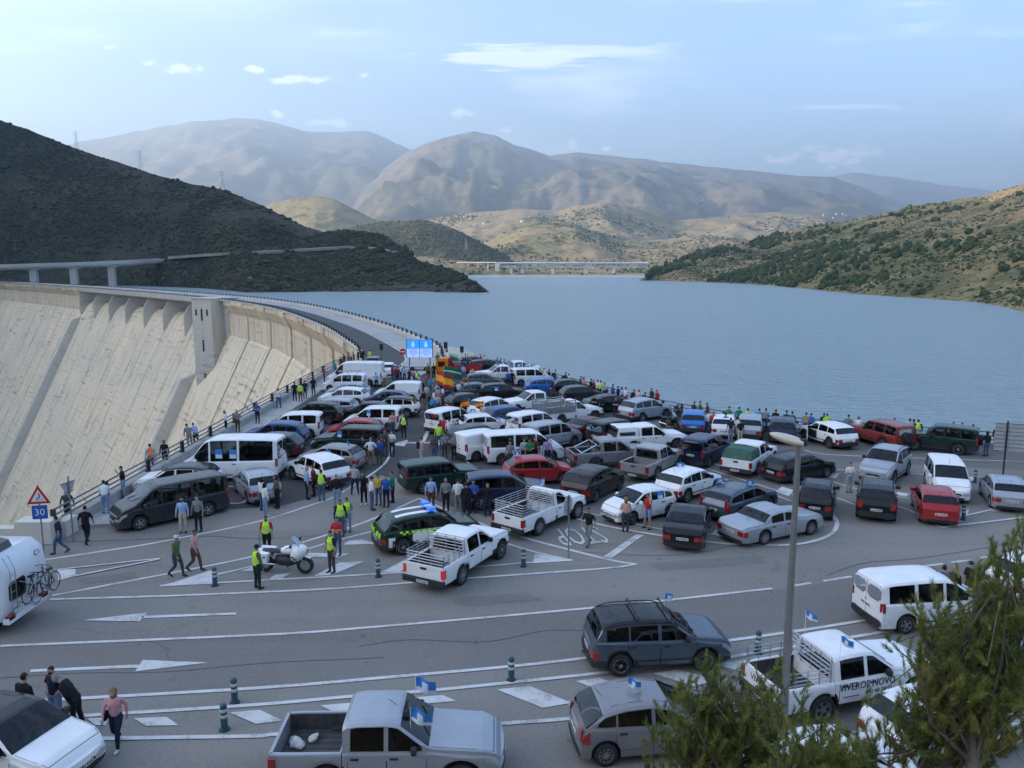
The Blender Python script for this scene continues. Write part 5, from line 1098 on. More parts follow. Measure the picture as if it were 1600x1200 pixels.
def police_dress(root, s):
    L, W = s.L, s.W; wh = pcol('white'); nm = M_NEON; gm = MATS['paint police']
    for sg in (-1, 1):
        o = s.side([(x, max(s.sill(x) + .10, .45), s.B(x) - .02) for x in np.linspace(-.95, 1.02, 8)], sg, .010).build('white_panel', wh, root, 40)
        for i, x in enumerate(np.linspace(-1.5, 1.25, 23)):
            s.side([(x, s.B(x) - .10 - .075 * (i % 2), s.B(x) - .025 - .075 * (i % 2)), (x + .12, s.B(x + .12) - .10 - .075 * (i % 2), s.B(x + .12) - .025 - .075 * (i % 2))], sg, .014).build('check_square', nm, root)
        s.side([(x, .42, .85) for x in (-2.0, -1.85, -1.72)], sg, .010).build('white_panel', wh, root)
    for y in (-.36, .36): MB().grid([[(x, y + d, s.top_z(x, y + d) + .012) for d in (-.14, .14)] for x in np.linspace(-1.55, .25, 8)], 0, True).build('roof_stripe', wh, root)
    s.cap(-1, rrect(-.78, .78, .36, .80, .06), .016).build('white_panel', wh, root)
    for y in (-.62, -.30, .30, .62): s.cap(-1, rrect(y - .09, y + .09, .80, 1.0, .02), .016).build('check_square', nm, root)
    for y in (-.55, -.2, .2, .55): s.cap(-1, rrect(y - .07, y + .07, .42, .50, .01), .024).build('check_square', nm, root)
    lb = MB().box((.05, 0, s.H + .09), (.30, 1.15, .10)).build('light_bar', M_CHROME, root); MB().box((.05, -.42, s.H + .11), (.32, .34, .13)).build('blue_lamp', mat('blue beacon', (.01, .06, .7), .2, emit=(.02, .16, 1, .2)), lb); MB().box((.05, .42, s.H + .11), (.32, .34, .13)).build('blue_lamp', MATS['blue beacon'], lb)
    for y in (-.45, .45): MB().tube([(.05, y, s.H - .02), (.05, y, s.H + .08)], .03, 5).build('lamp_foot', M_BLACK, lb)
def opened(root, s):
    x = .95; q = MB(); q.box((x - .45, s.W / 2 + .32, .72), (.9, .06, .78), 0, R(-38)); do = q.build('open_door', pcol('white'), root); MB().box((x - .45, s.W / 2 + .30, 1.28), (.7, .04, .32), 0, R(-38)).build('door_glass', M_GLASS, do)
    s.side([(xx, .42, s.B(xx) - .02) for xx in (-.05, .45, .9)], 1, .012).build('door_opening', M_SEAM, root)
def lettering(root, s):
    y = -s.W / 2 - .014; M_INK = mat('lettering ink', (.02, .03, .028), .6)
    text_obj('door_lettering', 'VIVEROS NOVO', .27, M_INK, root, .006, (.02, y, .93), (R(90), 0, 0), (.95, 1.1, 1)); text_obj('door_lettering', '600 40 70 22', .17, M_INK, root, .002, (.40, y, .70), (R(90), 0, 0)); MB().box((-.50, y, .66), (.52, .006, .022)).build('web_line', M_INK, root)
    text_obj('tailgate_lettering', 'VIVEROS', .26, M_INK, root, .002, (-s.L / 2 - .052, 0, .86), (R(90), 0, R(-90)))
    cage(.42, front=True, rear=False, material=M_ALU)(root, s)
# ---- the road side
V('pickup_truck', 'cab', 'silver', 'silver double cab pickup with empty open bed and two small blue flags', w=(508, 1243, 727, 1240), lod=0, cat='pickup', flags=[(.55, -.62, .55, .52, -.35), (.55, .60, .62, .52, -.3)])
V('estate_car', 'suv', 'steel', 'dark grey boxy estate with black roof bars and tow ball on the road', w=(972, 1056, 1098, 1049), lod=0, roof='black', rails=True, bars=True, flags=[(.45, .62, .4, .36, .4)], extra=towball, rim=0, over=dict(top=[(-.5, .48), (-.495, .60), (-.475, .72), (-.43, .94), (-.30, .99), (-.05, 1), (.07, .975), (.225, .69), (.42, .63), (.485, .53), (.5, .42)], rw=(-.474, -.435), tail=None))
V('hatchback', 'hatch', 'mauve', 'mauve grey rounded hatchback with tall red tail lamps below the pine', w=(947, 1196, 1094, 1184), lod=0, rim=1, flags=[(-.55, .1, .32, .34, -.6)], tail=(.62, 1.0, .72), over=dict(L=3.85, W=1.67, H=1.52, wb=2.45, top=[(-.5, .50), (-.495, .60), (-.44, .74), (-.35, .91), (-.22, .98), (-.05, 1), (.08, .95), (.27, .69), (.43, .58), (.49, .48), (.5, .42)], rw=(-.47, -.36)))
V('crossover', 'suv', 'white', 'white crossover with black roof and dark windscreen beside four standing people', px=(24, 1200), h=-17, lod=0, roof='black', over=dict(H=1.57, L=4.15))
V('pickup_truck', 'cab', 'white', 'white double cab pickup with black nursery lettering and side cages', w=(1285, 1127, 1424, 1100), lod=0, cat='pickup', extra=lettering, flags=[(-.75, .80, .75, .34, -1.2), (-.85, -.80, .75, .34, -1.2)])
V('van', 'mpv', 'white', 'white compact van with twin rear doors parked behind the pine branches', rw=(1413, 990), h=9, lod=0, cat='van', extra=towball, over=dict(twin=1, L=4.4), tail=(.80, 1.12, .86))
V('hatchback', 'hatch', 'white', 'white hatchback with round blue sticker half hidden under pine branches', px=(1470, 1165), h=18, lod=1)
V('hatchback', 'hatch', 'white', 'white car roof showing below the lamp post among pine shoots', px=(1300, 1246), h=15, lod=1)
V('estate_car', 'wagon', 'grey', 'grey estate with one red lamp glimpsed through the pine', px=(1592, 1062), h=20, lod=1)
V('hatchback', 'hatch', 'white', 'white hatchback behind the pine beside the dashed lane line', px=(1622, 925), h=20, lod=1)
V('pickup_truck', 'cab', 'white', 'white double cab pickup with low bar cage and lit tail lamps', w=(721, 913, 781, 873), lod=0, cat='pickup', extra=cage(.42, nz=4), over=dict(tailmat=M_TAILON, front=.17), rim=2)
V('police_car', 'suv', 'police', 'green and white police car with yellow checks and blue light bar', rw=(630, 867), h=24, lod=0, extra=police_dress, over=dict(L=4.6, W=1.88, H=1.64, wb=2.82, r=.36))
V('pickup_truck', 'scab', 'white', 'white single cab pickup with long bar cage and blue flags', w=(844, 835, 899, 811), lod=0, cat='pickup', extra=cage(.55, nz=5), flags=[(.4, .4, .4, .5, .3)], rim=2)
V('hatchback', 'hatch', 'white', 'white small hatchback facing the road beside couple in red and peach', w=(1045, 807, 987, 820), lod=0, over=dict(L=3.65, H=1.52, wb=2.38, W=1.62), posters=[('side', -.7, 1.2, .34, .36)])
V('sedan', 'sedan', 'black', 'black sedan with its boot towards the road', px=(1075, 836), h=71, lod=0)
V('sedan', 'saloon', 'silver', 'silver blue vintage saloon with chrome trim inside the curved line', w=(1195, 851, 1264, 836), lod=0, rim=2)
V('estate_car', 'wagon', 'steel', 'grey estate with roof rails and two blue flags beside vintage saloon', px=(1156, 800), h=40, lod=0, rails=True, flags=[(-.6, .55, .3, .42, 2.4), (.3, -.55, .3, .42, 2.4)], tail=(.62, 1.25, .84))
V('suv', 'suv', 'black', 'black small car with blue and white poster on its rear', px=(1276, 797), h=65, lod=0, over=dict(L=3.7, W=1.66, H=1.63, wb=2.3), rails=True, posters=[('rear', -.42, .90, .42, .52)])
V('suv', 'suv', 'black', 'black off-roader with tall red lamps and round blue sticker', px=(1368, 798), h=65, lod=0, rails=True, tail=(.70, 1.05, .76))
V('hatchback', 'hatch', 'red', 'bright red hatchback beside a bollard', px=(1458, 804), h=70, lod=0)
V('van', 'mpv', 'white', 'white car-based van facing the road behind the red hatchback', px=(1478, 770), h=250, lod=0, cat='van')
V('hatchback', 'hatch', 'silver', 'silver hatchback parked beyond the striped bollard at the roadside', px=(1566, 785), h=69, lod=0)
V('suv', 'suv', 'silver', 'silver large off-roader facing the road with chrome grille', px=(1382, 746), h=229, lod=0, over=dict(L=4.5, W=1.85, H=1.82, wb=2.75, r=.38), rails=True, flags=[])
V('hatchback', 'wagon', 'black', 'black sloping hatchback with blue poster behind the lamp post', px=(1248, 746), h=28, lod=0, rails=True)
V('suv', 'suv', 'white', 'white compact crossover with black rear window and panoramic roof', w=(1073, 786, 1116, 771), lod=0, flags=[(-.3, .2, .25, .4, 2.2)], over=dict(L=4.16, H=1.56, W=1.74))
# ---- lake side
V('suv', 'suv', 'white', 'white crossover with its door open beside the lake railing', w=(1296, 701, 1257, 688), lod=0, extra=opened, over=dict(H=1.6))
V('off_roader', 'jeep', 'brick', 'brick red long off-roader with spare wheel at the back', w=(1377, 702, 1336, 690), lod=0, spare=True)
V('off_roader', 'jeep', 'green', 'dark green off-roader with pale lower trim by the lake railing', w=(1493, 711, 1431, 704), lod=0, over=dict(L=4.4, wb=2.55), rim=2, spare=True)
V('suv', 'suv', 'navy', 'dark blue grey crossover facing the lake railing beside the open-door car', px=(1222, 686), h=71, lod=0)
V('suv', 'suv', 'silver', 'silver crossover with wide dark rear window facing the lake', px=(1172, 681), h=70, lod=0)
V('hatchback', 'hatch', 'white', 'white car between the silver crossover and the group in red', px=(1130, 678), h=75, lod=1)
V('suv', 'suv', 'bright', 'bright blue crossover facing the lake railing', px=(1083, 672), h=76, lod=0, over=dict(H=1.6, L=4.1))
V('pickup_truck', 'cab', 'white', 'white pickup with green tarpaulin over its bed', w=(1177, 746, 1212, 723), lod=0, cat='pickup', extra=hardtop(mat('green tarpaulin', (.02, .085, .055), .6, var=.3, scale=2, bump=.4, bscale=6), .56, True))
V('van', 'mpv', 'navy', 'navy blue family van beside the tarpaulin pickup', rw=(1107, 730), h=52, lod=0, cat='van', over=dict(L=4.4))
V('pickup_truck', 'cab', 'champ', 'grey beige double cab pickup with open empty bed', w=(1017, 754, 1068, 729), lod=0, cat='pickup')
V('pickup_truck', 'cab', 'white', 'white pickup with white hard canopy and blue sticker', px=(1012, 702), h=14, lod=0, cat='pickup', extra=hardtop(pcol('white'), .68))
V('pickup_truck', 'cab', 'mauve', 'silver and blue pickup with chrome roll bar', rw=(930, 735), h=14, lod=0, cat='pickup', extra=rollbar)
V('hatchback', 'suv', 'brown', 'dark brown people carrier beside the caged single cab pickup', w=(924, 788, 972, 764), lod=0, over=dict(L=4.35, H=1.62, clad=0, r=.32, z0=.2))
V('suv', 'suv', 'silver', 'silver off-roader by the motorbikes at the lake side', px=(1008, 655), h=36, lod=1, over=dict(L=4.6, H=1.78))
V('van', 'mpv', 'dgrey', 'dark charcoal family van with pale rear window', px=(963, 693), h=38, lod=0, cat='van')
V('sedan', 'sedan', 'wine', 'dark red saloon with blue sticker in rear window', px=(922, 681), h=42, lod=1)
V('sedan', 'sedan', 'black', 'black sedan in front of people leaning on the lake railing', px=(953, 642), h=14, lod=1)
V('hatchback', 'hatch', 'dgrey', 'dark grey hatchback right behind the white dropside truck', px=(909, 627), h=12, lod=1)
V('hatchback', 'hatch', 'black', 'black hatchback close to the lake railing beyond the dark grey one', px=(893, 616), h=10, lod=2)
# ---- middle of the car park
V('suv', 'suv', 'navy', 'navy black off-roader behind six standing people', rw=(752, 797), h=8, lod=0, over=dict(L=4.7, W=1.85, H=1.74, wb=2.75, r=.37))
V('estate_car', 'jeep', 'green', 'dark green estate off-roader with red upright tail lamps', px=(690, 762), h=24, lod=0, over=dict(L=4.5, H=1.68, r=.34), tail=(.95, 1.5, .86))
V('hatchback', 'hatch', 'red', 'red hatchback in front of the white minibus with standing people', px=(842, 752), h=10, lod=0, flags=[(-1.0, .3, .3, .42, 2.6)])
V('minibus', 'van', 'white', 'white passenger van with dark side windows beside people in green and purple', px=(817, 719), h=14, lod=0, cat='van')
V('van', 'mpv', 'white', 'white delivery van with blank rear doors and red lamps', px=(762, 713), h=34, lod=0, cat='van', glass_rear=False, panel=True)
V('van', 'mpv', 'silver', 'silver grey twin door family van beside white passenger van', px=(863, 697), h=38, lod=0, cat='van', over=dict(twin=1))
V('van', 'mpv', 'white', 'white window van beside the blue crossover', px=(836, 679), h=38, lod=0, cat='van')
V('suv', 'suv', 'dgrey', 'charcoal crossover wedged beside the white delivery van', px=(748, 699), h=30, lod=1)
V('hatchback', 'hatch', 'white', 'white hatchback with a flag between two rows of vans', px=(757, 677), h=18, lod=1, flags=[(-.6, .3, .35, .4, 2.4)])
V('suv', 'suv', 'blue', 'deep blue crossover between white cars', px=(797, 666), h=28, lod=1)
V('van', 'mpv', 'white', 'white van with wide glazed rear door beside the clear lane', px=(706, 672), h=52, lod=0, cat='van')
V('suv', 'suv', 'white', 'white off-roader with red rear lamps behind the flag hatchback', px=(770, 651), h=46, lod=1, tail=(1.0, 1.25, .7))
V('dropside_truck', 'scab', 'white', 'white dropside truck with slatted aluminium bed', px=(892, 658), h=28, lod=1, cat='truck', extra=dropside)
V('pickup_truck', 'cab', 'white', 'white pickup loaded with dark crates', px=(830, 643), h=202, lod=1, cat='pickup', extra=crates)
V('hatchback', 'hatch', 'black', 'black hatchback beside the crowd with flags', px=(732, 640), h=30, lod=1)
V('suv', 'suv', 'black', 'black estate with a white poster in its window', px=(783, 626), h=12, lod=1, posters=[('side', -.6, 1.25, .3, .34)])
V('hatchback', 'hatch', 'steel', 'blue grey hatchback at the edge of the flag crowd', px=(748, 622), h=15, lod=2)
V('hatchback', 'hatch', 'bright', 'vivid blue hatchback near the lake railing', px=(853, 614), h=12, lod=1)
V('van', 'mpv', 'white', 'white van with blue flags along its roof', px=(832, 601), h=12, lod=2, cat='van', flags=[(.4, .3, .4), (-.4, .3, .4), (-1.2, .3, .4)])
V('pickup_truck', 'cab', 'white', 'white pickup nosing towards the dam with flags on the bonnet', px=(779, 596), h=196, lod=1, cat='pickup', flags=[(.4, .3, .4), (-.3, .3, .4)])
V('pickup_truck', 'cab', 'white', 'white caged pickup close to the lake railing', px=(813, 588), h=14, lod=2, cat='pickup', extra=cage(.5, nz=3))
V('hatchback', 'hatch', 'grey', 'grey hatchback among standing people behind the green flag', px=(755, 605), h=10, lod=2)
V('hatchback', 'hatch', 'black', 'black hatchback beside the red truck', px=(741, 576), h=10, lod=2)
V('hatchback', 'wagon', 'black', 'black estate behind the red truck towards the lake', px=(763, 581), h=15, lod=2)
# ---- valley side rows
V('van', 'van', 'dgrey', 'charcoal passenger van facing the valley beside two standing men', w=(327, 806, 218, 829), lod=0, cat='van', over=dict(L=5.1), rim=0)
V('crossover', 'suv', 'white', 'white crossover with black roof beside the charcoal van', px=(281, 770), h=184, lod=0, roof='black', over=dict(H=1.6))
V('minibus', 'hivan', 'white', 'white high roof minibus with dark windows and two posters', px=(366, 746), h=179, lod=0, cat='minibus', posters=[('side', .45, 1.62, .4, .52), ('side', -.35, 1.62, .4, .52)])
V('hatchback', 'hatch', 'silver', 'silver hatchback beside couple looking at a phone', w=(388, 787, 370, 769), lod=0)
V('suv', 'suv', 'white', 'white crossover with dark rear window beside yellow vest man', px=(497, 752), h=135, lod=0)
V('hatchback', 'hatch', 'beige', 'beige grey hatchback with blue posters in its windows', px=(518, 731), h=166, lod=0, posters=[('side', -.2, 1.15, .32, .3)], flags=[(-1.2, .2, .4)])
V('off_roader', 'jeep', 'green', 'dark green off-roader with pale wheel arches and blue poster', px=(545, 707), h=173, lod=0, posters=[('side', .3, 1.4, .3, .4)])
V('hatchback', 'hatch', 'red', 'red car showing behind the dark green off-roader', px=(555, 686), h=176, lod=1)
V('van', 'mpv', 'white', 'white window van with a poster behind the red car', px=(583, 671), h=176, lod=0, cat='van', posters=[('side', .1, 1.4, .3, .4)])
V('van', 'mpv', 'white', 'white window van with red tail lamp beside the deep blue crossover', px=(457, 682), h=183, lod=0, cat='van')
V('suv', 'suv', 'blue', 'deep blue crossover next to the minibus', px=(431, 695), h=178, lod=0)
V('sedan', 'hatch', 'dgrey', 'charcoal hatchback between minibus and deep blue crossover', px=(424, 711), h=178, lod=1)
V('suv', 'suv', 'black', 'black crossover behind the white window van', px=(492, 660), h=178, lod=1)
V('suv', 'wagon', 'silver', 'silver estate beyond the black crossover', px=(516, 649), h=176, lod=1)
V('hatchback', 'hatch', 'black', 'black hatchback with red lamp between the two rows', px=(575, 656), h=176, lod=1)
V('suv', 'suv', 'white', 'white crossover behind the silver estate', px=(538, 634), h=177, lod=1)
V('hatchback', 'hatch', 'silver', 'silver hatchback before the van with ladders', px=(544, 622), h=177, lod=2)
V('van', 'mpv', 'white', 'white van carrying ladders on its roof', px=(539, 611), h=178, lod=1, cat='van', extra=ladder_rack)
V('van', 'hivan', 'white', 'white tall panel van beside the valley railing', px=(556, 602), h=178, lod=1, cat='van', panel=True, glass_rear=False)
V('hatchback', 'hatch', 'grey', 'grey car at the far end beside speaker stand', px=(584, 575), h=95, lod=2)
V('hatchback', 'hatch', 'white', 'white hatchback facing the dam beyond the tall panel van', px=(605, 586), h=100, lod=2)
V('van', 'mpv', 'white', 'white panel van with printed rear door beside the lane', px=(622, 626), h=178, lod=1, cat='van', panel=True, glass_rear=False)
V('hatchback', 'hatch', 'navy', 'navy hatchback in front of the printed panel van', px=(604, 636), h=176, lod=1)
V('suv', 'suv', 'white', 'white crossover with black roof at the lane edge', px=(614, 650), h=176, lod=1, roof='black')

# ================================================================== PEOPLE OF THE GATHERING
Q = person
Q(108, 818, 280, 'walk', 'dgrey', 'black', 'walking on the pavement by sign post', '')
Q(95, 865, 190, 'walk', 'navy', 'denim', 'walking past the warning sign', 's')
Q(136, 850, 95, 'walk', 'black', 'black', 'stepping off the kerb', 's')
Q(166, 806, 120, 'lean', 'white', 'ldenim', 'bent over beside the charcoal van', '', z=.14)
Q(194, 782, 215, 'photo', 'black', 'ldenim', 'holding a phone by the valley railing', 's', z=.14)
Q(237, 741, 120, 'stand', 'sky', 'denim', 'at the valley railing', 'o', z=.14)
Q(259, 733, 270, 'stand', 'black', 'black', 'near the minibus', 'M', z=.14)
Q(297, 704, 140, 'lean', 'grey', 'khaki', 'leaning on the valley railing behind minibus', '', z=.14)
Q(307, 701, 140, 'lean', 'sky', 'navy', 'leaning on the valley railing behind minibus', '', z=.14)
Q(354, 681, 200, 'hold', 'white', 'black', 'with flag at the valley railing', 'm', z=.14)
Q(372, 678, 270, 'cross', 'grey', 'brown', 'back against the valley railing', '', z=.14)
Q(403, 664, 270, 'cross', 'blue', 'navy', 'back against the valley railing', 's', z=.14)
Q(436, 640, 130, 'ear', 'white', 'denim', 'raising an arm at the valley railing', 's', z=.14)
for a, b, t, bo, o_, ps in ((461, 629, 'black', 'black', '', 'stand'), (470, 630, 'lime', 'brown', 'v', 'stand'), (477, 625, 'navy', 'black', '', 'stand'), (490, 620, 'black', 'black', 'l', 'hold')):
    Q(a, b, 100, ps, t, bo, 'in valley railing foursome', o_, z=.14)
Q(507, 600, 10, 'hold', 'red', 'dgrey', 'beside the tall panel van', '', z=.14)
Q(525, 589, 150, 'lean', 'teal', 'denim', 'behind the tall panel van', '', z=.14)
for i, (a, b, t) in enumerate(((538, 575, 'black'), (545, 573, 'grey'), (553, 570, 'olive'), (560, 568, 'navy'), (568, 566, 'black'), (533, 579, 'dgrey'))): Q(a, b, 150 + 20 * i, 'stand', t, 'black', 'at far valley corner', '')
Q(578, 567, 90, 'stand', 'lime', 'black', 'at far valley corner', 'v')
Q(588, 608, 260, 'stand', 'sky', 'navy', 'beside the tall panel van door', '')
Q(601, 605, 270, 'stand', 'white', 'khaki', 'between panel vans', 's')
for i, (a, b, t, bo) in enumerate(((613, 593, 'black', 'black'), (617, 597, 'red', 'denim'), (622, 599, 'wine', 'black'), (627, 595, 'white', 'black'), (632, 597, 'sky', 'denim'), (621, 590, 'purple', 'dgrey'))): Q(a, b, 60 * i, 'stand', t, bo, 'in knot near dam road', 'k' if i == 3 else '')
for a, b, t, bo, o_ in ((640, 601, 'navy', 'black', ''), (646, 603, 'grey', 'black', ''), (652, 606, 'black', 'black', 'v'), (660, 622, 'black', 'black', ''), (667, 630, 'beige', 'khaki', ''), (672, 618, 'cyan', 'denim', 's')): Q(a, b, 250, 'stand', t, bo, 'beside the printed panel van', o_)
Q(631, 684, 100, 'stand', 'black', 'black', 'on the clear lane', 'vg')
Q(614, 679, 265, 'stand', 'pink', 'denim', 'behind the white window van', 's')
for a, b, f, ps, t, bo, o_ in ((569, 725, 200, 'stand', 'black', 'black', 'w'), (580, 727, 90, 'hips', 'white', 'khaki', 'sg'), (593, 726, 100, 'stand', 'blue', 'dgrey', ''), (602, 713, 250, 'cross', 'dgrey', 'dgrey', ''), (613, 713, 255, 'cross', 'white', 'navy', 'sm')): Q(a, b, f, ps, t, bo, 'beside green off-roader', o_)
Q(480, 780, 10, 'stand', 'sky', 'navy', 'beside white crossover', 'gm')
Q(491, 776, 200, 'stand', 'wine', 'black', 'beside white crossover', '')
Q(503, 783, 95, 'stand', 'black', 'denim', 'with printed back', 'v')
Q(527, 793, 265, 'stand', 'black', 'ldenim', 'before the white crossover', 'gm')
Q(555, 773, 100, 'ear', 'lgrey', 'navy', 'with grey hair seen from behind', 'g')
Q(569, 788, 270, 'photo', 'black', 'black', 'raising a phone', 'lw')
for a, b, f, ps, t, bo, o_ in ((581, 797, 20, 'stand', 'white', 'denim', 'sc'), (592, 789, 260, 'hold', 'yellow', 'denim', ''), (604, 792, 255, 'stand', 'blue', 'navy', 'm'), (614, 785, 200, 'stand', 'green', 'black', '')): Q(a, b, f, ps, t, bo, 'before the police car', o_)
Q(635, 760, 275, 'photo', 'cyan', 'black', 'photographing from the open lane', 's')
Q(411, 798, 60, 'stand', 'white', 'denim', 'behind the silver hatchback', 'l')
Q(415, 807, 40, 'hold', 'white', 'ldenim', 'beside the silver hatchback', 'lw')
Q(434, 794, 220, 'hold', 'olive', 'black', 'beside the silver hatchback', 'l')
Q(287, 832, 280, 'stand', 'sky', 'beige', 'beside the charcoal van', 'M')
Q(311, 830, 265, 'stand', 'grey', 'black', 'beside the charcoal van wheel', 'm')
Q(277, 901, -15, 'walk', 'moss', 'dgrey', 'walking on the road', 'cCg')
Q(305, 892, -10, 'walk', 'pink', 'brown', 'walking on the road', 'M')
Q(418, 866, 275, 'stand', 'red', 'black', 'behind the police motorbike', 'vsM')
Q(403, 920, 50, 'stand', 'olive', 'ptrou', 'beside the police motorbike', 'vc')
Q(519, 895, 235, 'stand', 'navy', 'dgrey', 'facing the police motorbike', 'vsm')
Q(528, 868, 260, 'cross', 'red', 'denim', 'behind a man in yellow vest', 's')
Q(533, 838, 280, 'stand', 'black', 'denim', 'near the police car', 'v')
Q(544, 831, 265, 'hold', 'grey', 'ldenim', 'near the police car', 'vm')
for a, b, f, ps, t, bo, o_ in ((674, 797, 270, 'stand', 'sky', 'brown', ''), (697, 799, 265, 'hold', 'grey', 'black', 'g'), (716, 802, 95, 'stand', 'white', 'grey', 's'), (729, 808, 100, 'stand', 'black', 'black', ''), (740, 801, 265, 'cross', 'blue', 'navy', ''), (762, 806, 270, 'stand', 'black', 'navy', 'm')): Q(a, b, f, ps, t, bo, 'before navy off-roader', o_)
Q(920, 852, 235, 'walk', 'black', 'grey', 'walking over the stop marking', 's')
Q(977, 831, 100, 'skirt', 'peach', 'dgrey', 'at white small hatchback', 'fs')
Q(1012, 826, 215, 'ear', 'red', 'ldenim', 'beside white small hatchback', 'sh')
Q(1326, 769, 275, 'cross', 'white', 'ldenim', 'near silver large off-roader', 'shm')
Q(658, 724, 20, 'hold', 'peach', 'beige', 'with backpack beside the dark green estate', 'k')
Q(679, 722, 260, 'hold', 'dgrey', 'denim', 'looking down beside the dark green estate', 'l')
for a, b, f, ps, t, bo, o_ in ((686, 702, 95, 'stand', 'lime', 'denim', 'v'), (695, 716, 265, 'cross', 'grey', 'dgrey', 'M'), (710, 718, 268, 'cross', 'grey', 'black', 'm'), (702, 692, 90, 'stand', 'white', 'navy', ''), (694, 690, 250, 'stand', 'red', 'black', ''), (716, 692, 180, 'stand', 'navy', 'black', '')): Q(a, b, f, ps, t, bo, 'by white glazed van', o_)
for a, b, f, ps, t, bo, o_ in ((678, 640, 0, 'stand', 'white', 'khaki', ''), (685, 636, 100, 'stand', 'pink', 'denim', ''), (692, 635, 20, 'hold', 'white', 'black', 's'), (699, 638, 100, 'stand', 'navy', 'black', ''), (705, 632, 60, 'stand', 'dgrey', 'navy', ''), (712, 629, 200, 'stand', 'black', 'denim', ''), (717, 625, 90, 'stand', 'white', 'denim', 's'), (722, 620, 260, 'cross', 'tan', 'black', ''), (732, 623, 270, 'stand', 'yellow', 'navy', ''), (727, 617, 250, 'stand', 'brown', 'black', ''), (690, 622, 80, 'hold', 'black', 'grey', ''), (700, 618, 90, 'hold', 'green', 'black', ''), (683, 627, 300, 'stand', 'sky', 'navy', ''), (708, 620, 140, 'stand', 'beige', 'denim', ''), (697, 611, 240, 'stand', 'wine', 'dgrey', '')): Q(a, b, f, ps, t, bo, 'in the crowd with flags', o_)
for i, (a, b, t, bo) in enumerate(((644, 612, 'sky', 'navy'), (650, 618, 'wine', 'denim'), (655, 611, 'lgrey', 'black'), (662, 640, 'navy', 'khaki'), (671, 645, 'black', 'dgrey'), (676, 652, 'cyan', 'navy'), (684, 648, 'lgrey', 'denim'), (690, 646, 'brown', 'black'), (667, 612, 'red', 'navy'), (679, 615, 'grey', 'khaki'), (686, 608, 'white', 'grey'), (709, 640, 'moss', 'denim'))): Q(a, b, 47 * i, ('stand', 'hold', 'cross')[i % 3], t, bo, 'at the edge of the flag crowd', '')
Q(669, 593, 100, 'stand', 'moss', 'black', 'standing before the blue screen', 's')
Q(678, 593, 95, 'stand', 'black', 'black', 'standing before the blue screen', '')
Q(684, 574, 270, 'stand', 'green', 'dgrey', 'beside the blue screen', 's')
for a, b, t, bo in ((776, 604, 'white', 'navy'), (794, 606, 'blue', 'black'), (800, 605, 'black', 'black'), (724, 594, 'sky', 'denim'), (738, 600, 'lgrey', 'black')): Q(a, b, 265, 'stand', t, bo, 'between cars near the flag pickup', '')
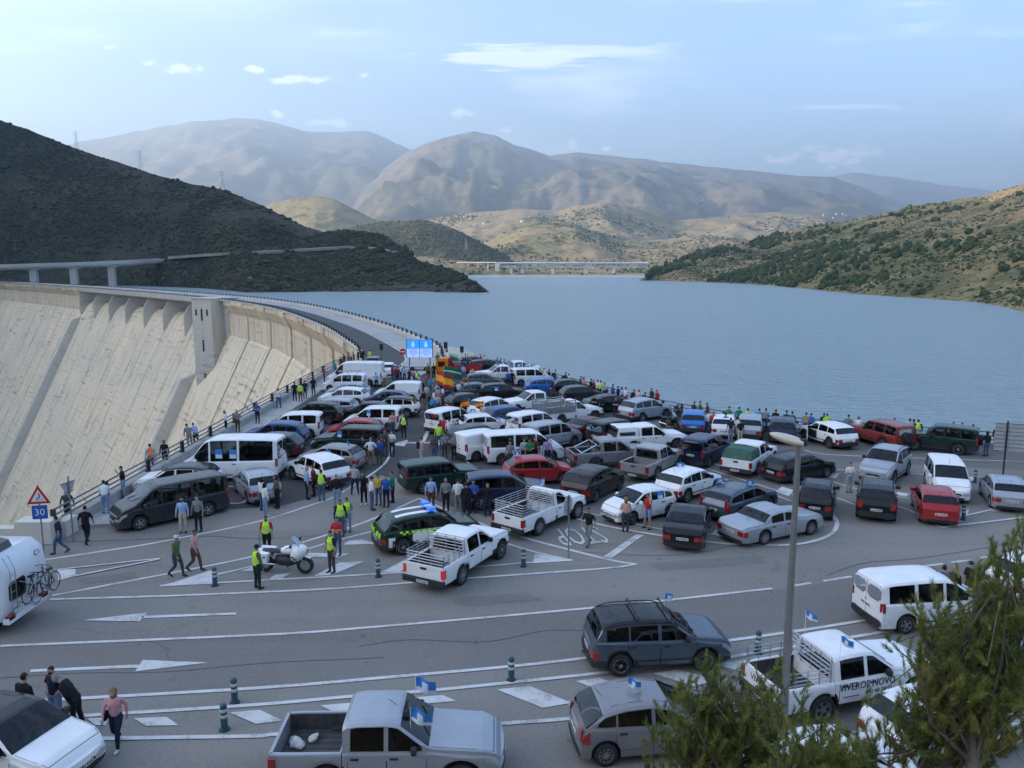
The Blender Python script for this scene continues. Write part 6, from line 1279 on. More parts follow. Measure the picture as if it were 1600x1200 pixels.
# along the lake railing: feet on the ground just inside the low wall
def at_rail(px, back=.62):
    pts = lp; best = None
    for i in range(len(pts) - 1):
        for t in np.linspace(0, 1, 60):
            q = pts[i].lerp(pts[i + 1], t); u = 800 + 1234 * q.x / q.y
            if best is None or abs(u - px) < best[0]: best = (abs(u - px), q, pts[i + 1] - pts[i])
    q, d = best[1], best[2].normalized(); n = Vector((-d.y, d.x, 0)); n = n if n.y > 0 else -n
    return q - n * back, math.degrees(math.atan2(n.y, n.x))
for px, t, bo, ps, wh, o_ in ((734, 'black', 'black', 'stand', 'beside the white banner', ''), (738, 'black', 'dgrey', 'stand', 'beside the white banner', ''), (758, 'red', 'denim', 'hold', 'past the white banner', ''), (764, 'white', 'denim', 'hold', 'past the white banner', 's'), (780, 'olive', 'black', 'lean', 'past the white banner', ''), (786, 'dgrey', 'navy', 'lean', 'past the white banner', ''), (792, 'grey', 'black', 'lean', 'past the white banner', ''),
        (838, 'blue', 'navy', 'stand', 'at the far lake railing', ''), (851, 'olive', 'black', 'lean', 'at the far lake railing', ''), (860, 'white', 'black', 'hold', 'at the far lake railing', ''), (867, 'black', 'black', 'stand', 'at the far lake railing', ''), (877, 'grey', 'denim', 'stand', 'at the far lake railing', 'k'), (893, 'black', 'denim', 'stand', 'at the far lake railing', ''), (899, 'white', 'denim', 'stand', 'at the far lake railing', 'k'), (918, 'navy', 'black', 'stand', 'at the far lake railing', ''), (924, 'pink', 'grey', 'hold', 'at the far lake railing', 'l'),
        (935, 'black', 'black', 'stand', 'behind black sedan', ''), (940, 'wine', 'black', 'hold', 'behind black sedan', ''), (945, 'white', 'denim', 'stand', 'behind black sedan', 's'), (951, 'lime', 'black', 'stand', 'behind black sedan', 'v'), (957, 'lgrey', 'navy', 'hold', 'behind black sedan', ''), (971, 'blue', 'navy', 'stand', 'behind black sedan', ''), (979, 'navy', 'black', 'hold', 'behind black sedan', ''), (985, 'sky', 'denim', 'hold', 'behind black sedan', 'l'), (991, 'white', 'denim', 'stand', 'behind black sedan', 's'),
        (1001, 'black', 'black', 'lean', 'by silver off-roader', ''), (1008, 'peach', 'brown', 'lean', 'by silver off-roader', ''), (1018, 'dgrey', 'denim', 'lean', 'by silver off-roader', ''),
        (1101, 'dgrey', 'black', 'stand', 'near bright blue car', ''), (1109, 'olive', 'black', 'cross', 'near bright blue car', ''), (1121, 'wine', 'grey', 'hold', 'near bright blue car', 'M'),
        (1153, 'green', 'navy', 'lean', 'behind silver crossover', ''), (1167, 'green', 'denim', 'stand', 'behind silver crossover', ''), (1181, 'lime', 'black', 'stand', 'behind silver crossover', ''), (1198, 'cyan', 'denim', 'lean', 'behind silver crossover', ''), (1210, 'grey', 'denim', 'lean', 'behind blue grey crossover', ''), (1226, 'black', 'navy', 'lean', 'behind blue grey crossover', ''),
        (1244, 'cyan', 'black', 'stand', 'by open-door car', 'k'), (1252, 'green', 'black', 'stand', 'by open-door car', ''), (1275, 'tan', 'denim', 'stand', 'by open-door car', ''), (1281, 'blue', 'black', 'lean', 'by open-door car', 's'), (1301, 'black', 'black', 'lean', 'by open-door car', ''), (1308, 'lime', 'black', 'stand', 'by open-door car', ''),
        (1342, 'grey', 'navy', 'stand', 'at brick red off-roader', ''), (1359, 'white', 'denim', 'lean', 'at brick red off-roader', 'f'), (1400, 'olive', 'khaki', 'lean', 'at brick red off-roader', ''), (1414, 'dgrey', 'black', 'hold', 'at brick red off-roader', ''),
        (1440, 'lgrey', 'denim', 'stand', 'at green off-roader', ''), (1447, 'olive', 'olive', 'lean', 'at green off-roader', ''), (1455, 'black', 'black', 'stand', 'at green off-roader', 'v'), (1509, 'black', 'khaki', 'cross', 'by the slatted sign', 's'), (1525, 'black', 'dgrey', 'cross', 'by the slatted sign', 's'), (1542, 'grey', 'denim', 'stand', 'by the slatted sign', 'm'), (1582, 'black', 'black', 'lean', 'by the slatted sign', '')):
    g, f = at_rail(px); face = f if ps in ('lean', 'stand') else f + 180 - 40 * ((px % 3) - 1)
    Q(0, 0, face, ps, t, bo, ('leaning on lake railing ' if ps == 'lean' else 'at lake railing ') + wh if 'railing' not in wh else wh, o_, at=g)
for px, t in ((1027, 'dgrey'), (1036, 'red')):
    g, f = at_rail(px, .15); Q(0, 0, f + 180, 'sit', t, 'black', 'sitting on railing near motorbikes', '', z=.40 + .72 - .80, at=g)
Q(1540, 713, 95, 'stand', 'black', 'denim', 'behind the dark green off-roader', 'l')
for a, b, f, ps, t, bo, o_ in ((928, 649, 265, 'cross', 'black', 'black', 's'), (939, 650, 270, 'hips', 'navy', 'black', ''), (962, 654, 250, 'cross', 'black', 'navy', 's'), (978, 656, 200, 'stand', 'pink', 'black', 'l'), (983, 657, 160, 'stand', 'black', 'black', 'l')): Q(a, b, f, ps, t, bo, 'near dark red saloon', o_)
for a, b, f, ps, t, bo, o_ in ((1106, 679, 90, 'stand', 'white', 'denim', ''), (1114, 680, 265, 'stand', 'red', 'black', ''), (1133, 683, 90, 'stand', 'blue', 'denim', ''), (1141, 690, 100, 'stand', 'navy', 'ldenim', 's'), (1152, 688, 80, 'stand', 'white', 'navy', 's'), (1156, 693, 95, 'stand', 'black', 'beige', 's')): Q(a, b, f, ps, t, bo, 'behind the tarpaulin pickup', o_)
Q(797, 731, 270, 'stand', 'grey', 'dgrey', 'against white passenger van', 'm')
Q(819, 726, 275, 'stand', 'lgrey', 'black', 'beside the white passenger van', 'm')
Q(828, 728, 260, 'hold', 'green', 'black', 'beside the white passenger van', 's')
Q(836, 726, 265, 'stand', 'wine', 'black', 'beside the white passenger van', 'm')
Q(855, 727, 268, 'stand', 'purple', 'navy', 'beside the white passenger van', 'M')
# beside the road
Q(44, 1148, 70, 'stand', 'black', 'black', 'with back turned', 'sn')
Q(90, 1135, 250, 'hips', 'navy', 'ldenim', 'with dark mask at the white crossover', 'sM')
Q(122, 1140, 190, 'stoop', 'black', 'black', 'bending forward at the white crossover', 'gm')
Q(185, 1167, 272, 'walk', 'pink', 'navy', 'carrying a black handbag', 'fbmw')
Q(1470, 956, 60, 'stand', 'blue', 'navy', 'beyond the white compact van', 's')
Q(1487, 958, 200, 'stand', 'black', 'dgrey', 'beyond the white compact van', 'gm')
Q(1512, 949, 190, 'stand', 'black', 'navy', 'beyond the white compact van', 'scm')
seen = {}
for o in PEOPLE: seen.setdefault(o['label'], []).append(o)
for k, v in seen.items():
    if len(v) > 1:
        for o in v: o['group'] = 'people alike: ' + ' '.join(k.split()[-5:])
# ================================================================== SPECIAL VEHICLES
def bicycle(loc, rz, label, col):
    root = empty('bicycle', loc, rz, label, 'bicycle', 'bicycles on the motorhome rack'); m = mat('bike paint ' + col, (.02, .02, .025) if col == 'black' else (.10, .10, .12), .4)
    for x in (-.52, .52):
        w = MB(); n = 20
        for k in range(n):
            a, b = 2 * math.pi * k / n, 2 * math.pi * (k + 1) / n; w.tube([(x + .33 * math.cos(a), 0, .34 + .33 * math.sin(a)), (x + .33 * math.cos(b), 0, .34 + .33 * math.sin(b))], .018, 4, 0, False)
        wo = w.build('wheel', M_RUB, root); sp = MB()
        for k in range(12): a = math.pi * k / 6; sp.tube([(x, 0, .34), (x + .32 * math.cos(a), 0, .34 + .32 * math.sin(a))], .004, 3)
        sp.build('spokes', M_ALU, wo)
    f = MB()
    for a, b in (((-.52, 0, .34), (-.12, 0, .30)), ((-.12, 0, .30), (-.25, 0, .85)), ((-.25, 0, .80), (.38, 0, .82)), ((-.12, 0, .30), (.40, 0, .72)), ((-.52, 0, .34), (-.25, 0, .80)), ((.38, 0, .88), (.52, 0, .34))): f.tube([a, b], .02, 5)
    f.build('frame', m, root); MB().tube([(.34, -.28, 1.0), (.38, -.1, 1.02), (.38, .1, 1.02), (.34, .28, 1.0)], .014, 5).build('handlebar', M_BLACK, root); MB().tube([(.38, 0, .82), (.38, 0, 1.02)], .016, 5).build('stem', M_BLACK, root)
    MB().prism([(-.38, -.07), (-.36, .07), (-.1, .02), (-.1, -.02)], .86, .92).build('saddle', M_BLACK, root)
    MB().lathe([(.0, -.01), (.09, -.01), (.09, .01), (.0, .01)], 12, 'y', (-.12, -.03, .30)).build('chainring', M_ALU, root)
    return root
def motorhome():
    rc = Vector((-16.55, 25.4, 0)); Lm, Wm, Hm = 6.6, 2.3, 2.75; root = empty('motorhome', rc + Vector((-Lm / 2, 0, 0)), math.pi, 'white motorhome with roof box and bicycles on its rear rack', 'motorhome'); x0 = -Lm / 2
    wm = paint('motorhome', (.70, .72, .74)); prof = [(x0 + .25, .55), (x0 + .02, 1.1), (x0, 1.9), (x0 + .10, 2.45), (x0 + .45, Hm), (1.2, Hm + .05), (2.3, 2.5), (2.5, 1.9), (3.1, 1.25), (3.3, .9), (3.3, .45), (x0 + .6, .45)]
    m = MB(); k = len(prof); ys = [(-Wm / 2 + .10, .965), (-Wm / 2, .99), (-Wm / 2 - .0, 1), (Wm / 2, 1), (Wm / 2, .99), (Wm / 2 - .10, .965)]; cx, cz = 0, 1.5; rows = []
    for y, q in ((-Wm / 2, .95), (-Wm / 2 + .03, .98), (-Wm / 2 + .10, 1), (Wm / 2 - .10, 1), (Wm / 2 - .03, .98), (Wm / 2, .95)): rows.append([(cx + (x - cx) * (1 - (1 - q) * .5), y, cz + (z - cz) * q) for x, z in prof])
    vs = [p for r in rows for p in r]; fs = [(i * k + j, i * k + (j + 1) % k, (i + 1) * k + (j + 1) % k, (i + 1) * k + j) for i in range(5) for j in range(k)] + [tuple(range(k))[::-1], tuple(5 * k + j for j in range(k))]; m.add(vs, fs); m.build('body', wm, root, 35, fix=True)
    wn_ = MB(); wn_.prism(rrect(.20, .98, 1.25, 1.80, .08), x0 - .02, x0 + .08, 'x'); wo = wn_.build('rear_window', M_GLASS, root)
    MB().prism(rrect(.15, 1.03, 1.20, 1.85, .1), x0 - .012, x0 + .06, 'x').build('frame', M_TRIM, wo)
    for sg in (-1, 1):
        MB().box((x0 + .10, sg * .92, .66), (.12, .34, .16)).build('taillight', M_TAIL, root)
        for xc in (-1.7, 2.3): w = obj('wheel', TYRE, root, (xc, sg * 1.0, .34)); w.scale = (.34, 1, .34); w.rotation_euler = (0, 0, 0 if sg > 0 else math.pi); obj('rim', RIMS[2], w)
        for xa, xb in ((-2.3, -1.2), (-.3, .9)): MB().box(((xa + xb) / 2, sg * (Wm / 2 + .005), 1.75), (xb - xa, .03, .55)).build('side_window', M_GLASS, root)
    MB().box((x0 + .15, 0, .56), (.22, 2.2, .2)).build('rear_bumper', M_WHITE, root); MB().box((x0 + .03, .55, .78), (.015, .5, .11)).build('number_plate', M_PLATE, root); MB().box((0, 0, .45), (5.6, 1.9, .3)).build('underbody', M_SEAM, root)
    rb = MB(); rb.prism([(x0 + .5, Hm + .02), (x0 + 2.3, Hm + .04), (x0 + 2.1, Hm + .32), (x0 + 1.1, Hm + .36), (x0 + .6, Hm + .24)], -.1, .85, 'y'); rb.build('roof_box', mat('roof box grey', (.06, .062, .068), .35), root, 30)
    for y in (.78, 1.05): MB().tube([(x0 - .08, y, .9), (x0 - .1, y, 2.3), (x0 + .1, y, 2.75)], .015, 5).build('ladder_rail', M_ALU, root)
    for z in np.arange(1.0, 2.4, .28): MB().tube([(x0 - .09, .78, z), (x0 - .09, 1.05, z)], .012, 5).build('ladder_rung', M_ALU, root)
    for z in (1.0, 1.75): MB().tube([(x0 + .05, -.7, z), (x0 - .5, -.7, z - .1), (x0 - .5, .5, z - .1), (x0 + .05, .5, z)], .018, 5).build('bike_rack', M_ALU, root)
    lt = mat('logo black', (.03, .03, .035), .5); text_obj('logo', 'C', .26, lt, root, .003, (x0 + .06, -.62, 2.30), (R(90 - 12), 0, R(-90))); text_obj('logo', 'I', .26, mat('logo red', (.5, .03, .03), .5), root, .003, (x0 + .06, -.80, 2.30), (R(90 - 12), 0, R(-90)))
    # bicycles stand on the rack, crosswise behind the rear wall
    for i, c in enumerate(('black', 'grey')): bicycle(rc + Vector((.22 + .24 * i, .1 + .1 * i, .90)), R(90 + 180 * i), 'black bicycle on the rack close to the motorhome wall' if i == 0 else 'dark grey bicycle on the outside of the motorhome rack', c)
motorhome()
def motorbike(px, h, label, col, police=False, scale=1.0):
    root = empty('motorcycle', G(*px), R(h), label, 'motorcycle'); root.scale = (scale,) * 3; pm_ = pcol(col)
    for x in (-.74, .76):
        w = obj('wheel', TYRE, root, (x, 0, .31)); w.scale = (.31, .62, .31); MB().lathe([(.15, -.08), (.62, -.06), (.62, .06), (.15, .08)], 14, 'y').build('rim', M_RIM if police else M_TRIM, w, 40)
    def shell_(name, rings, material):
        m = MB(); rows = [[(x, w * math.cos(a), zc + h_ * math.sin(a)) for a in np.linspace(0, 2 * math.pi, 13)] for x, w, zc, h_ in rings]; m.grid(rows); m.add(rows[0][:-1], [tuple(range(12))]); m.add(rows[-1][:-1], [tuple(range(12))[::-1]]); return m.build(name, material, root, 50, fix=True)
    shell_('tank', [(-.10, .10, .80, .10), (.05, .19, .84, .15), (.30, .21, .86, .17), (.50, .15, .82, .13)], pm_)
    fa = shell_('fairing', [(.30, .20, .66, .26), (.48, .30, .72, .32), (.66, .29, .80, .27), (.80, .16, .86, .15), (.86, .06, .86, .06)], pm_)
    shell_('engine', [(-.32, .14, .48, .16), (-.1, .22, .46, .20), (.25, .24, .46, .20), (.40, .16, .48, .16)], M_TRIM)
    shell_('seat', [(-.80, .10, .80, .05), (-.5, .17, .80, .07), (-.15, .13, .78, .07), (-.02, .09, .80, .05)], M_BLACK)
    shell_('tail', [(-1.0, .06, .82, .05), (-.85, .13, .76, .09), (-.45, .15, .70, .10)], pm_)
    shell_('front_mudguard', [(.50, .07, .62, .03), (.76, .09, .66, .03), (1.0, .07, .58, .03)], pm_)
    for sg in (-1, 1):
        MB().tube([(.60, sg * .09, .82), (.76, sg * .09, .31)], .028, 6).build('fork', M_ALU, root); MB().tube([(.35, sg * .10, 1.05), (.30, sg * .34, 1.06), (.22, sg * .40, 1.03)], .016, 5).build('handlebar', M_BLACK, root)
        MB().lathe([(.02, -.04), (.07, -.02), (.07, .02), (.02, .04)], 8, 'x', (.42, sg * .42, 1.12)).build('mirror', M_BLACK, root); MB().tube([(-.2, sg * .16, .34), (-.9, sg * .22, .40)], [.035, .05], 8).build('exhaust', M_CHROME, root)
        if police:
            pb_ = MB(); pb_.prism([(-1.02, .48), (-.50, .48), (-.46, .80), (-1.0, .82)], sg * .20, sg * .42, 'y'); po = pb_.build('pannier', pm_, root, fix=True)
            for i in range(4): MB().box((-.98 + .13 * i, sg * .424, .62 + .06 * (i % 2)), (.11, .006, .055)).build('green_square', mat('police green', (.01, .14, .07), .5), po)
            for i in range(3): MB().box((.40 + .09 * i, sg * (.30 - .0 * i), .68 - .07 * i), (.10, .03, .05), 0).build('green_square', MATS['police green'], fa)
    MB().grid([[(.62 - .30 * t + .03 * abs(u), .20 * u * (1 - .3 * t), 1.0 + .34 * t) for u in (-1, -.5, 0, .5, 1)] for t in (0, .5, 1)]).build('windshield', mat('clear screen', (.35, .40, .42), .08, alpha=.5), root, 60)
    MB().lathe([(.02, .0), (.10, .01), (.10, .05), (.02, .06)], 12, 'x', (.80, 0, .84)).build('headlight', M_HEAD, root); MB().box((-1.0, 0, .80), (.04, .16, .06)).build('taillight', M_TAIL, root)
    MB().tube([(-.1, .14, .34), (-.02, .30, .02)], .015, 5).build('kickstand', M_BLACK, root); MB().box((0, 0, .40), (1.1, .12, .12)).build('frame', M_TRIM, root)
    if police: MB().tube([(-.9, 0, .8), (-.95, 0, 1.25)], .012, 5).build('beacon_mast', M_BLACK, root)
motorbike((446, 894), -8, 'white police motorcycle with green checks between officers', 'white', True, 1.12)
motorbike((1046, 670), 300, 'black motorcycle parked in front of bright blue car', 'black'); motorbike((1065, 658), 120, 'black motorcycle nearest the lake railing', 'black')
def red_truck():
    g = G(716, 590); root = empty('flatbed_truck', g, R(176), 'red flatbed truck with orange cab beside the blue screen', 'truck'); rd = pcol('red'); og = pcol('orange')
    cb_ = MB(); cb_.prism([(.95, .55), (2.35, .55), (2.45, 1.2), (2.25, 2.05), (2.0, 2.2), (.95, 2.2)], -.95, .95, 'y'); cb_.build('cab', og, root, 30, fix=True)
    MB().prism([(2.46, 1.22), (2.28, 1.98), (2.25, 1.98), (2.43, 1.22)], -.8, .8, 'y').build('windscreen', M_GLASS, root, fix=True)
    for sg in (-1, 1):
        MB().box((1.7, sg * .955, 1.6), (.75, .02, .55)).build('side_window', M_GLASS, root)
        for xc in (1.7, -1.5): w = obj('wheel', TYRE, root, (xc, sg * .85, .38)); w.scale = (.38, 1.2, .38); w.rotation_euler = (0, 0, 0 if sg > 0 else math.pi); obj('rim', RIMS[2], w)
        for z in (.95, 1.15, 1.35): MB().box((-.85, sg * 1.0, z), (3.4, .05, .16)).build('side_board', rd, root)
        for x in (-2.5, -1.4, -.3, .75): MB().box((x, sg * 1.0, 1.2), (.07, .075, .75)).build('stake', rd, root)
    MB().box((-.85, 0, .84), (3.5, 2.02, .10)).build('flatbed', rd, root); MB().box((.86, 0, 1.6), (.08, 2.0, 1.4)).build('headboard', rd, root); MB().box((-2.58, 0, 1.1), (.05, 1.95, .5)).build('tail_board', rd, root); MB().box((-.3, 0, .6), (4.6, .8, .3)).build('chassis', M_SEAM, root); MB().box((.0, .1, 1.35), (.7, .6, .85)).build('loudspeaker', cloth('grey'), root); MB().box((-.7, -.2, 1.3), (.5, .5, .8)).build('blue_drum', pcol('blue'), root)
red_truck()

def sack(root_v, x, y, s_, label):
    bm = bmesh.new(); bmesh.ops.create_icosphere(bm, subdivisions=3, radius=1)
    for v in bm.verts: k = .75 + .5 * float(vnoise(v.co.x * 2.3 + s_ * 9, v.co.y * 2.3 + v.co.z, int(s_ * 100))); v.co = Vector((v.co.x * k * s_, v.co.y * k * s_ * .7, max(-.35, v.co.z * k) * s_ * .55))
    me = bpy.data.meshes.new('sack'); bm.to_mesh(me); bm.free(); me.shade_smooth(); me.materials.append(mat('sack plastic', (.55, .54, .5), .6, var=.3, scale=9, bump=.5, bscale=14))
    p = root_v.matrix_basis @ Vector((x, y, .675 + .19 * s_)); tag(obj('sack', me, None, p, rnd.uniform(0, 3)), label, 'sack')
sack(VEH[0][0], -2.3, .1, .24, 'larger crumpled pale sack in the silver pickup bed'); sack(VEH[0][0], -1.95, .32, .17, 'smaller crumpled pale sack in the silver pickup bed')
# ================================================================== STREET FURNITURE
M_BOLL = mat('bollard blue green', (.02, .07, .10), .5, var=.15)
def bollard(px, py, label):
    root = empty('bollard', G(px, py), 0, label, 'bollard', 'flexible bollards along the road islands')
    MB().lathe([(.105, 0), (.10, .03), (.092, .05), (.092, .66), (.085, .70), (.055, .745), (.01, .755)], 14).build('shaft', M_BOLL, root, 50)
    for z in (.36, .52): MB().lathe([(.093, z), (.097, z + .01), (.097, z + .08), (.093, z + .09)], 14).build('reflective_band', M_REFL, root, 50)
    MB().lathe([(.15, 0), (.15, .02), (.11, .035)], 14).build('base_plate', M_BLACK, root)
for a, b, l in ((336, 915, 'blue banded bollard on the white tip beside police motorcycle'), (591, 901, 'blue banded bollard behind the police car'), (818, 885, 'blue banded bollard beside the caged double cab pickup'), (367, 1098, 'blue banded bollard between two roadside edge lines'), (351, 1140, 'blue banded bollard among hatched bars near silver pickup'), (799, 1063, 'blue banded bollard left of dark grey estate'), (1184, 1020, 'blue banded bollard behind the nursery pickup'), (1505, 812, 'blue banded bollard beside bright red hatchback'), (1523, 754, 'blue banded bollard beside silver roadside hatchback')): bollard(a, b, l)
def lamp_post():
    g = G(1221, 1172); root = empty('street_lamp', g, 0, 'grey steel street lamp with cream tilted head beside the pine', 'street lamp'); top = 8.0
    MB().tube([(0, 0, 0), (0, 0, top)], [.115, .062], 14).build('pole', M_POLE, root, 60); MB().lathe([(.20, 0), (.20, .03), (.13, .05), (.13, .4)], 12).build('base_plate', M_POLE, root)
    hd = MB(); rows = []
    for t in np.linspace(0, 1, 10):
        x = .14 - .82 * t; w = .05 + .17 * math.sin(math.pi * min(1, t * .85 + .12)) ** .8 if t < 1 else .04; z = .02 + .20 * t
        rows.append([(x, w * math.cos(a), z + (.10 if math.sin(a) > 0 else .13) * math.sin(a) * (w / .22)) for a in np.linspace(0, 2 * math.pi, 15)])
    hd.grid(rows); hd.add(rows[0][:-1], [tuple(range(14))]); hd.add(rows[-1][:-1], [tuple(range(14))[::-1]]); h = hd.build('lamp_head', mat('cream lamp cover', (.55, .50, .38), .45), root, 50, fix=True); h.location = (0, 0, top - .02); h.rotation_euler = (0, R(-4), R(-35))
    MB().box((.10, 0, .04), (.20, .13, .16)).build('lamp_socket', M_TRIM, h)
lamp_post()
M_SIGNR = mat('sign red', (.50, .02, .025), .4); M_SIGNW = mat('sign white', (.72, .72, .72), .4); M_SIGNB = mat('sign blue', (.02, .10, .38), .4); M_SIGNG = mat('sign back grey', (.44, .45, .46), .5, .2)
def warning_sign():
    root = empty('road_sign', G(69, 866), R(12), 'triangular bend warning sign over blue thirty plate', 'sign'); MB().tube([(0, 0, 0), (0, 0, 3.05)], .03, 8).build('post', M_POLE, root, 60)
    def tri(h, y0, y1, z, material, name, p): return MB().prism([(-h * .577, z), (h * .577, z), (0, z + h)], y0, y1, 'y').build(name, material, p, fix=True)
    t = tri(.80, -.03, -.05, 2.25, M_SIGNR, 'sign_plate', root); tri(.52, -.052, -.058, 2.345, M_SIGNW, 'sign_face', t); MB().tube([(-.05, -.06, 2.40), (-.05, -.06, 2.49), (.05, -.06, 2.53), (.05, -.06, 2.62), (0, -.06, 2.70)], .022, 5).build('bend_arrow', M_BLACK, t)
    p = MB().prism(rrect(-.30, .30, 1.58, 2.18, .03), -.05, -.03, 'y').build('speed_plate', M_SIGNB, root, fix=True); text_obj('numerals', '30', .42, M_SIGNW, p, .003, (0, -.056, 1.87), (R(90), 0, 0))
warning_sign()
def post_sign(px, py, h, rz, label, shape, r=.35):
    root = empty('road_sign', G(px, py), rz, label, 'sign'); MB().tube([(0, 0, 0), (0, 0, h)], .035, 8).build('post', M_POLE, root, 60)
    n, rot = {'oct': (8, math.pi / 8), 'round': (20, 0), 'tri': (3, math.pi / 6)}[shape]; q = [(r * math.cos(2 * math.pi * k / n + rot), h - r + r * math.sin(2 * math.pi * k / n + rot)) for k in range(n)]
    o = MB().prism(q, .04, .06, 'y').build('sign_plate', M_SIGNG, root, fix=True); q2 = [(x * .97, h - r + (z - h + r) * .97) for x, z in q]
    MB().prism(q2, .061, .066, 'y').build('sign_face', M_SIGNR, o, fix=True)
    for z in (h - r * 1.4, h - r * .6): MB().box((0, .03, z), (r * 1.1, .02, .04)).build('bracket', M_POLE, root)
    return root
post_sign(115, 846, 3.0, R(75), 'grey backed traffic sign on a tall post at kerb', 'tri', .5); post_sign(888, 872, 2.75, R(62), 'octagonal stop sign seen edge on above the white tip', 'oct', .45)
ne = empty('road_sign', G(630, 568), 0, 'round red no entry sign before the dam road', 'sign'); MB().tube([(0, 0, 0), (0, 0, 1.9)], .03, 6).build('post', M_POLE, ne); d_ = MB().lathe([(.4, -.06), (.4, -.03)], 20, 'y', (0, 0, 1.5)).build('sign_plate', M_SIGNR, ne, fix=True); MB().box((0, -.065, 1.5), (.56, .012, .14)).build('white_bar', M_SIGNW, d_)
def slat_sign():
    a = G(1567, 744); root = empty('direction_sign', a, R(-18), 'large grey slatted back of a direction sign on posts', 'sign'); 
    for x in (0, 2.3): MB().tube([(x, 0, 0), (x, 0, 3.3)], .05, 8).build('post', M_DKST, root, 60)
    for i in range(7): MB().box((1.1, .09, 1.62 + .235 * i), (3.4, .03, .215)).build('slat', M_SIGNG, root)
    for i in range(7): MB().box((1.1, .065, 1.72 + .235 * i), (3.4, .03, .03)).build('rib', M_POLE, root)
slat_sign()
def screen():
    g = G(656, 580); root = empty('led_screen', g, 0, 'bright blue screen with two white water drops on a trailer', 'screen'); em = mat('screen blue', (.02, .15, .5), .4, emit=(.03, .26, .85, .22)); ew = mat('screen pale', (.3, .4, .7), .4, emit=(.34, .50, .95, .17)); ed = mat('screen lines', (.1, .2, .6), .4, emit=(.12, .24, .75, .16))
    MB().box((0, .12, 2.65), (3.1, .16, 2.1)).build('cabinet', M_BLACK, root)
    for sg in (-1, 1):
        x = sg * .75; p = MB().box((x, .02, 3.18), (1.44, .03, 1.0)).build('screen_panel', em, root); q = MB().box((x, .02, 2.14), (1.44, .03, 1.04)).build('screen_panel', ew, root)
        MB().prism([(x, 3.60), (x - .13, 3.30), (x - .22, 3.08), (x - .16, 2.88), (x, 2.80), (x + .16, 2.88), (x + .22, 3.08), (x + .13, 3.30)], -.002, .01, 'y').build('drop_emblem', ew, p, fix=True)
        for i, w in enumerate((1.1, .9, 1.2, .5)): MB().box((x, .0, 2.52 - .19 * i), (w, .01, .09)).build('text_line', ed, q)
    for x in (-1.2, 1.2): MB().tube([(x, .12, .5), (x, .12, 1.65)], .06, 6).build('mast', M_DKST, root)
    MB().box((0, .15, .55), (3.4, 1.4, .14)).build('trailer', M_ALU, root)
    for x in (-.8, .8): w = obj('wheel', TYRE, root, (x, -.62, .3)); w.scale = (.3, 1, .3)
screen()
def speaker(px, py, label, h=2.3):
    root = empty('loudspeaker', G(px, py), 0, label, 'loudspeaker', 'loudspeakers on stands round the screen'); MB().tube([(0, 0, .5), (0, 0, h - .6)], .025, 6).build('pole', M_BLACK, root); MB().prism([(-.22, -.2), (.22, -.2), (.15, .2), (-.15, .2)], h - .65, h + .1).build('cabinet', M_BLACK, root)
    for k in range(3): a = 2 * math.pi * k / 3; MB().tube([(0, 0, .7), (.5 * math.cos(a), .5 * math.sin(a), .02)], .016, 5).build('leg', M_BLACK, root)
speaker(597, 573, 'black loudspeaker on stand beside the dam road', 2.7); speaker(697, 576, 'black loudspeaker on stand right of the screen', 3.1); speaker(722, 576, 'small black loudspeaker on stand by the white banner', 2.6)
def banner():
    a, b = at_rail(706)[0], at_rail(748)[0]; root = empty('banner', a, 0, 'long white banner tied along the lake railing', 'banner'); d = b - a; n = Vector((d.y, -d.x, 0)).normalized() * .1
    rows = [[tuple(d * t + n * (1 + .5 * math.sin(9 * t)) + Vector((0, 0, z + .05 * math.sin(7 * t)))) for z in (.5, .9, 1.35, 1.75)] for t in np.linspace(0, 1, 14)]
    MB().grid(rows).build('cloth', mat('banner white', (.6, .66, .66), .8), root, 60); MB().grid([[(x + n.x * .2, y + n.y * .2, z) for x, y, z in r[:2]] for r in rows[1:6]]).build('green_print', mat('banner print', (.25, .5, .38), .8), root, 60)
    for t in (0, .5, 1): p = d * t; MB().tube([(p.x, p.y, 0), (p.x, p.y, 1.8)], .02, 5).build('pole', M_ALU, root)
banner()
def big_flag(px, py, label, bands, w, h, z, ang, sway=.18):
    root = empty('flag', G(px, py), R(ang), label, 'flag'); MB().tube([(0, 0, .9), (0, 0, z + .1)], .016, 5).build('pole', M_WHITE, root); y0 = 0.0
    for c, f in bands:
        rows = [[(w * i / 10, sway * math.sin(i * .75 + .6 * t) * i / 10 + .05 * math.sin(i * 1.7), z - h * t - .22 * w * (i / 10) ** 1.6) for i in range(11)] for t in np.linspace(y0, y0 + f, 4)]; MB().grid(rows).build('flag_band', cloth(c) if isinstance(c, str) else c, root, 70); y0 += f
FR, FY, FG = mat('flag red', (.50, .02, .02), .8), mat('flag yellow', (.85, .45, .02), .8), mat('flag green', (.015, .13, .06), .8)
big_flag(682, 630, 'red and yellow striped flag waved above the crowd', ((FR, .25), (FY, .5), (FR, .25)), 1.7, 1.15, 2.9, -35, .3)
big_flag(694, 616, 'green and white striped flag waved above the crowd', ((FG, .33), ('white', .12), (FG, .55)), 1.8, 1.1, 2.7, 20, .3)
big_flag(733, 672, 'small red and yellow flag beside white glazed van', ((FR, .25), (FY, .5), (FR, .25)), .7, .5, 2.3, 200)
big_flag(756, 672, 'small red and yellow flag over the white hatchback', ((FR, .25), (FY, .5), (FR, .25)), .6, .45, 2.2, 160)

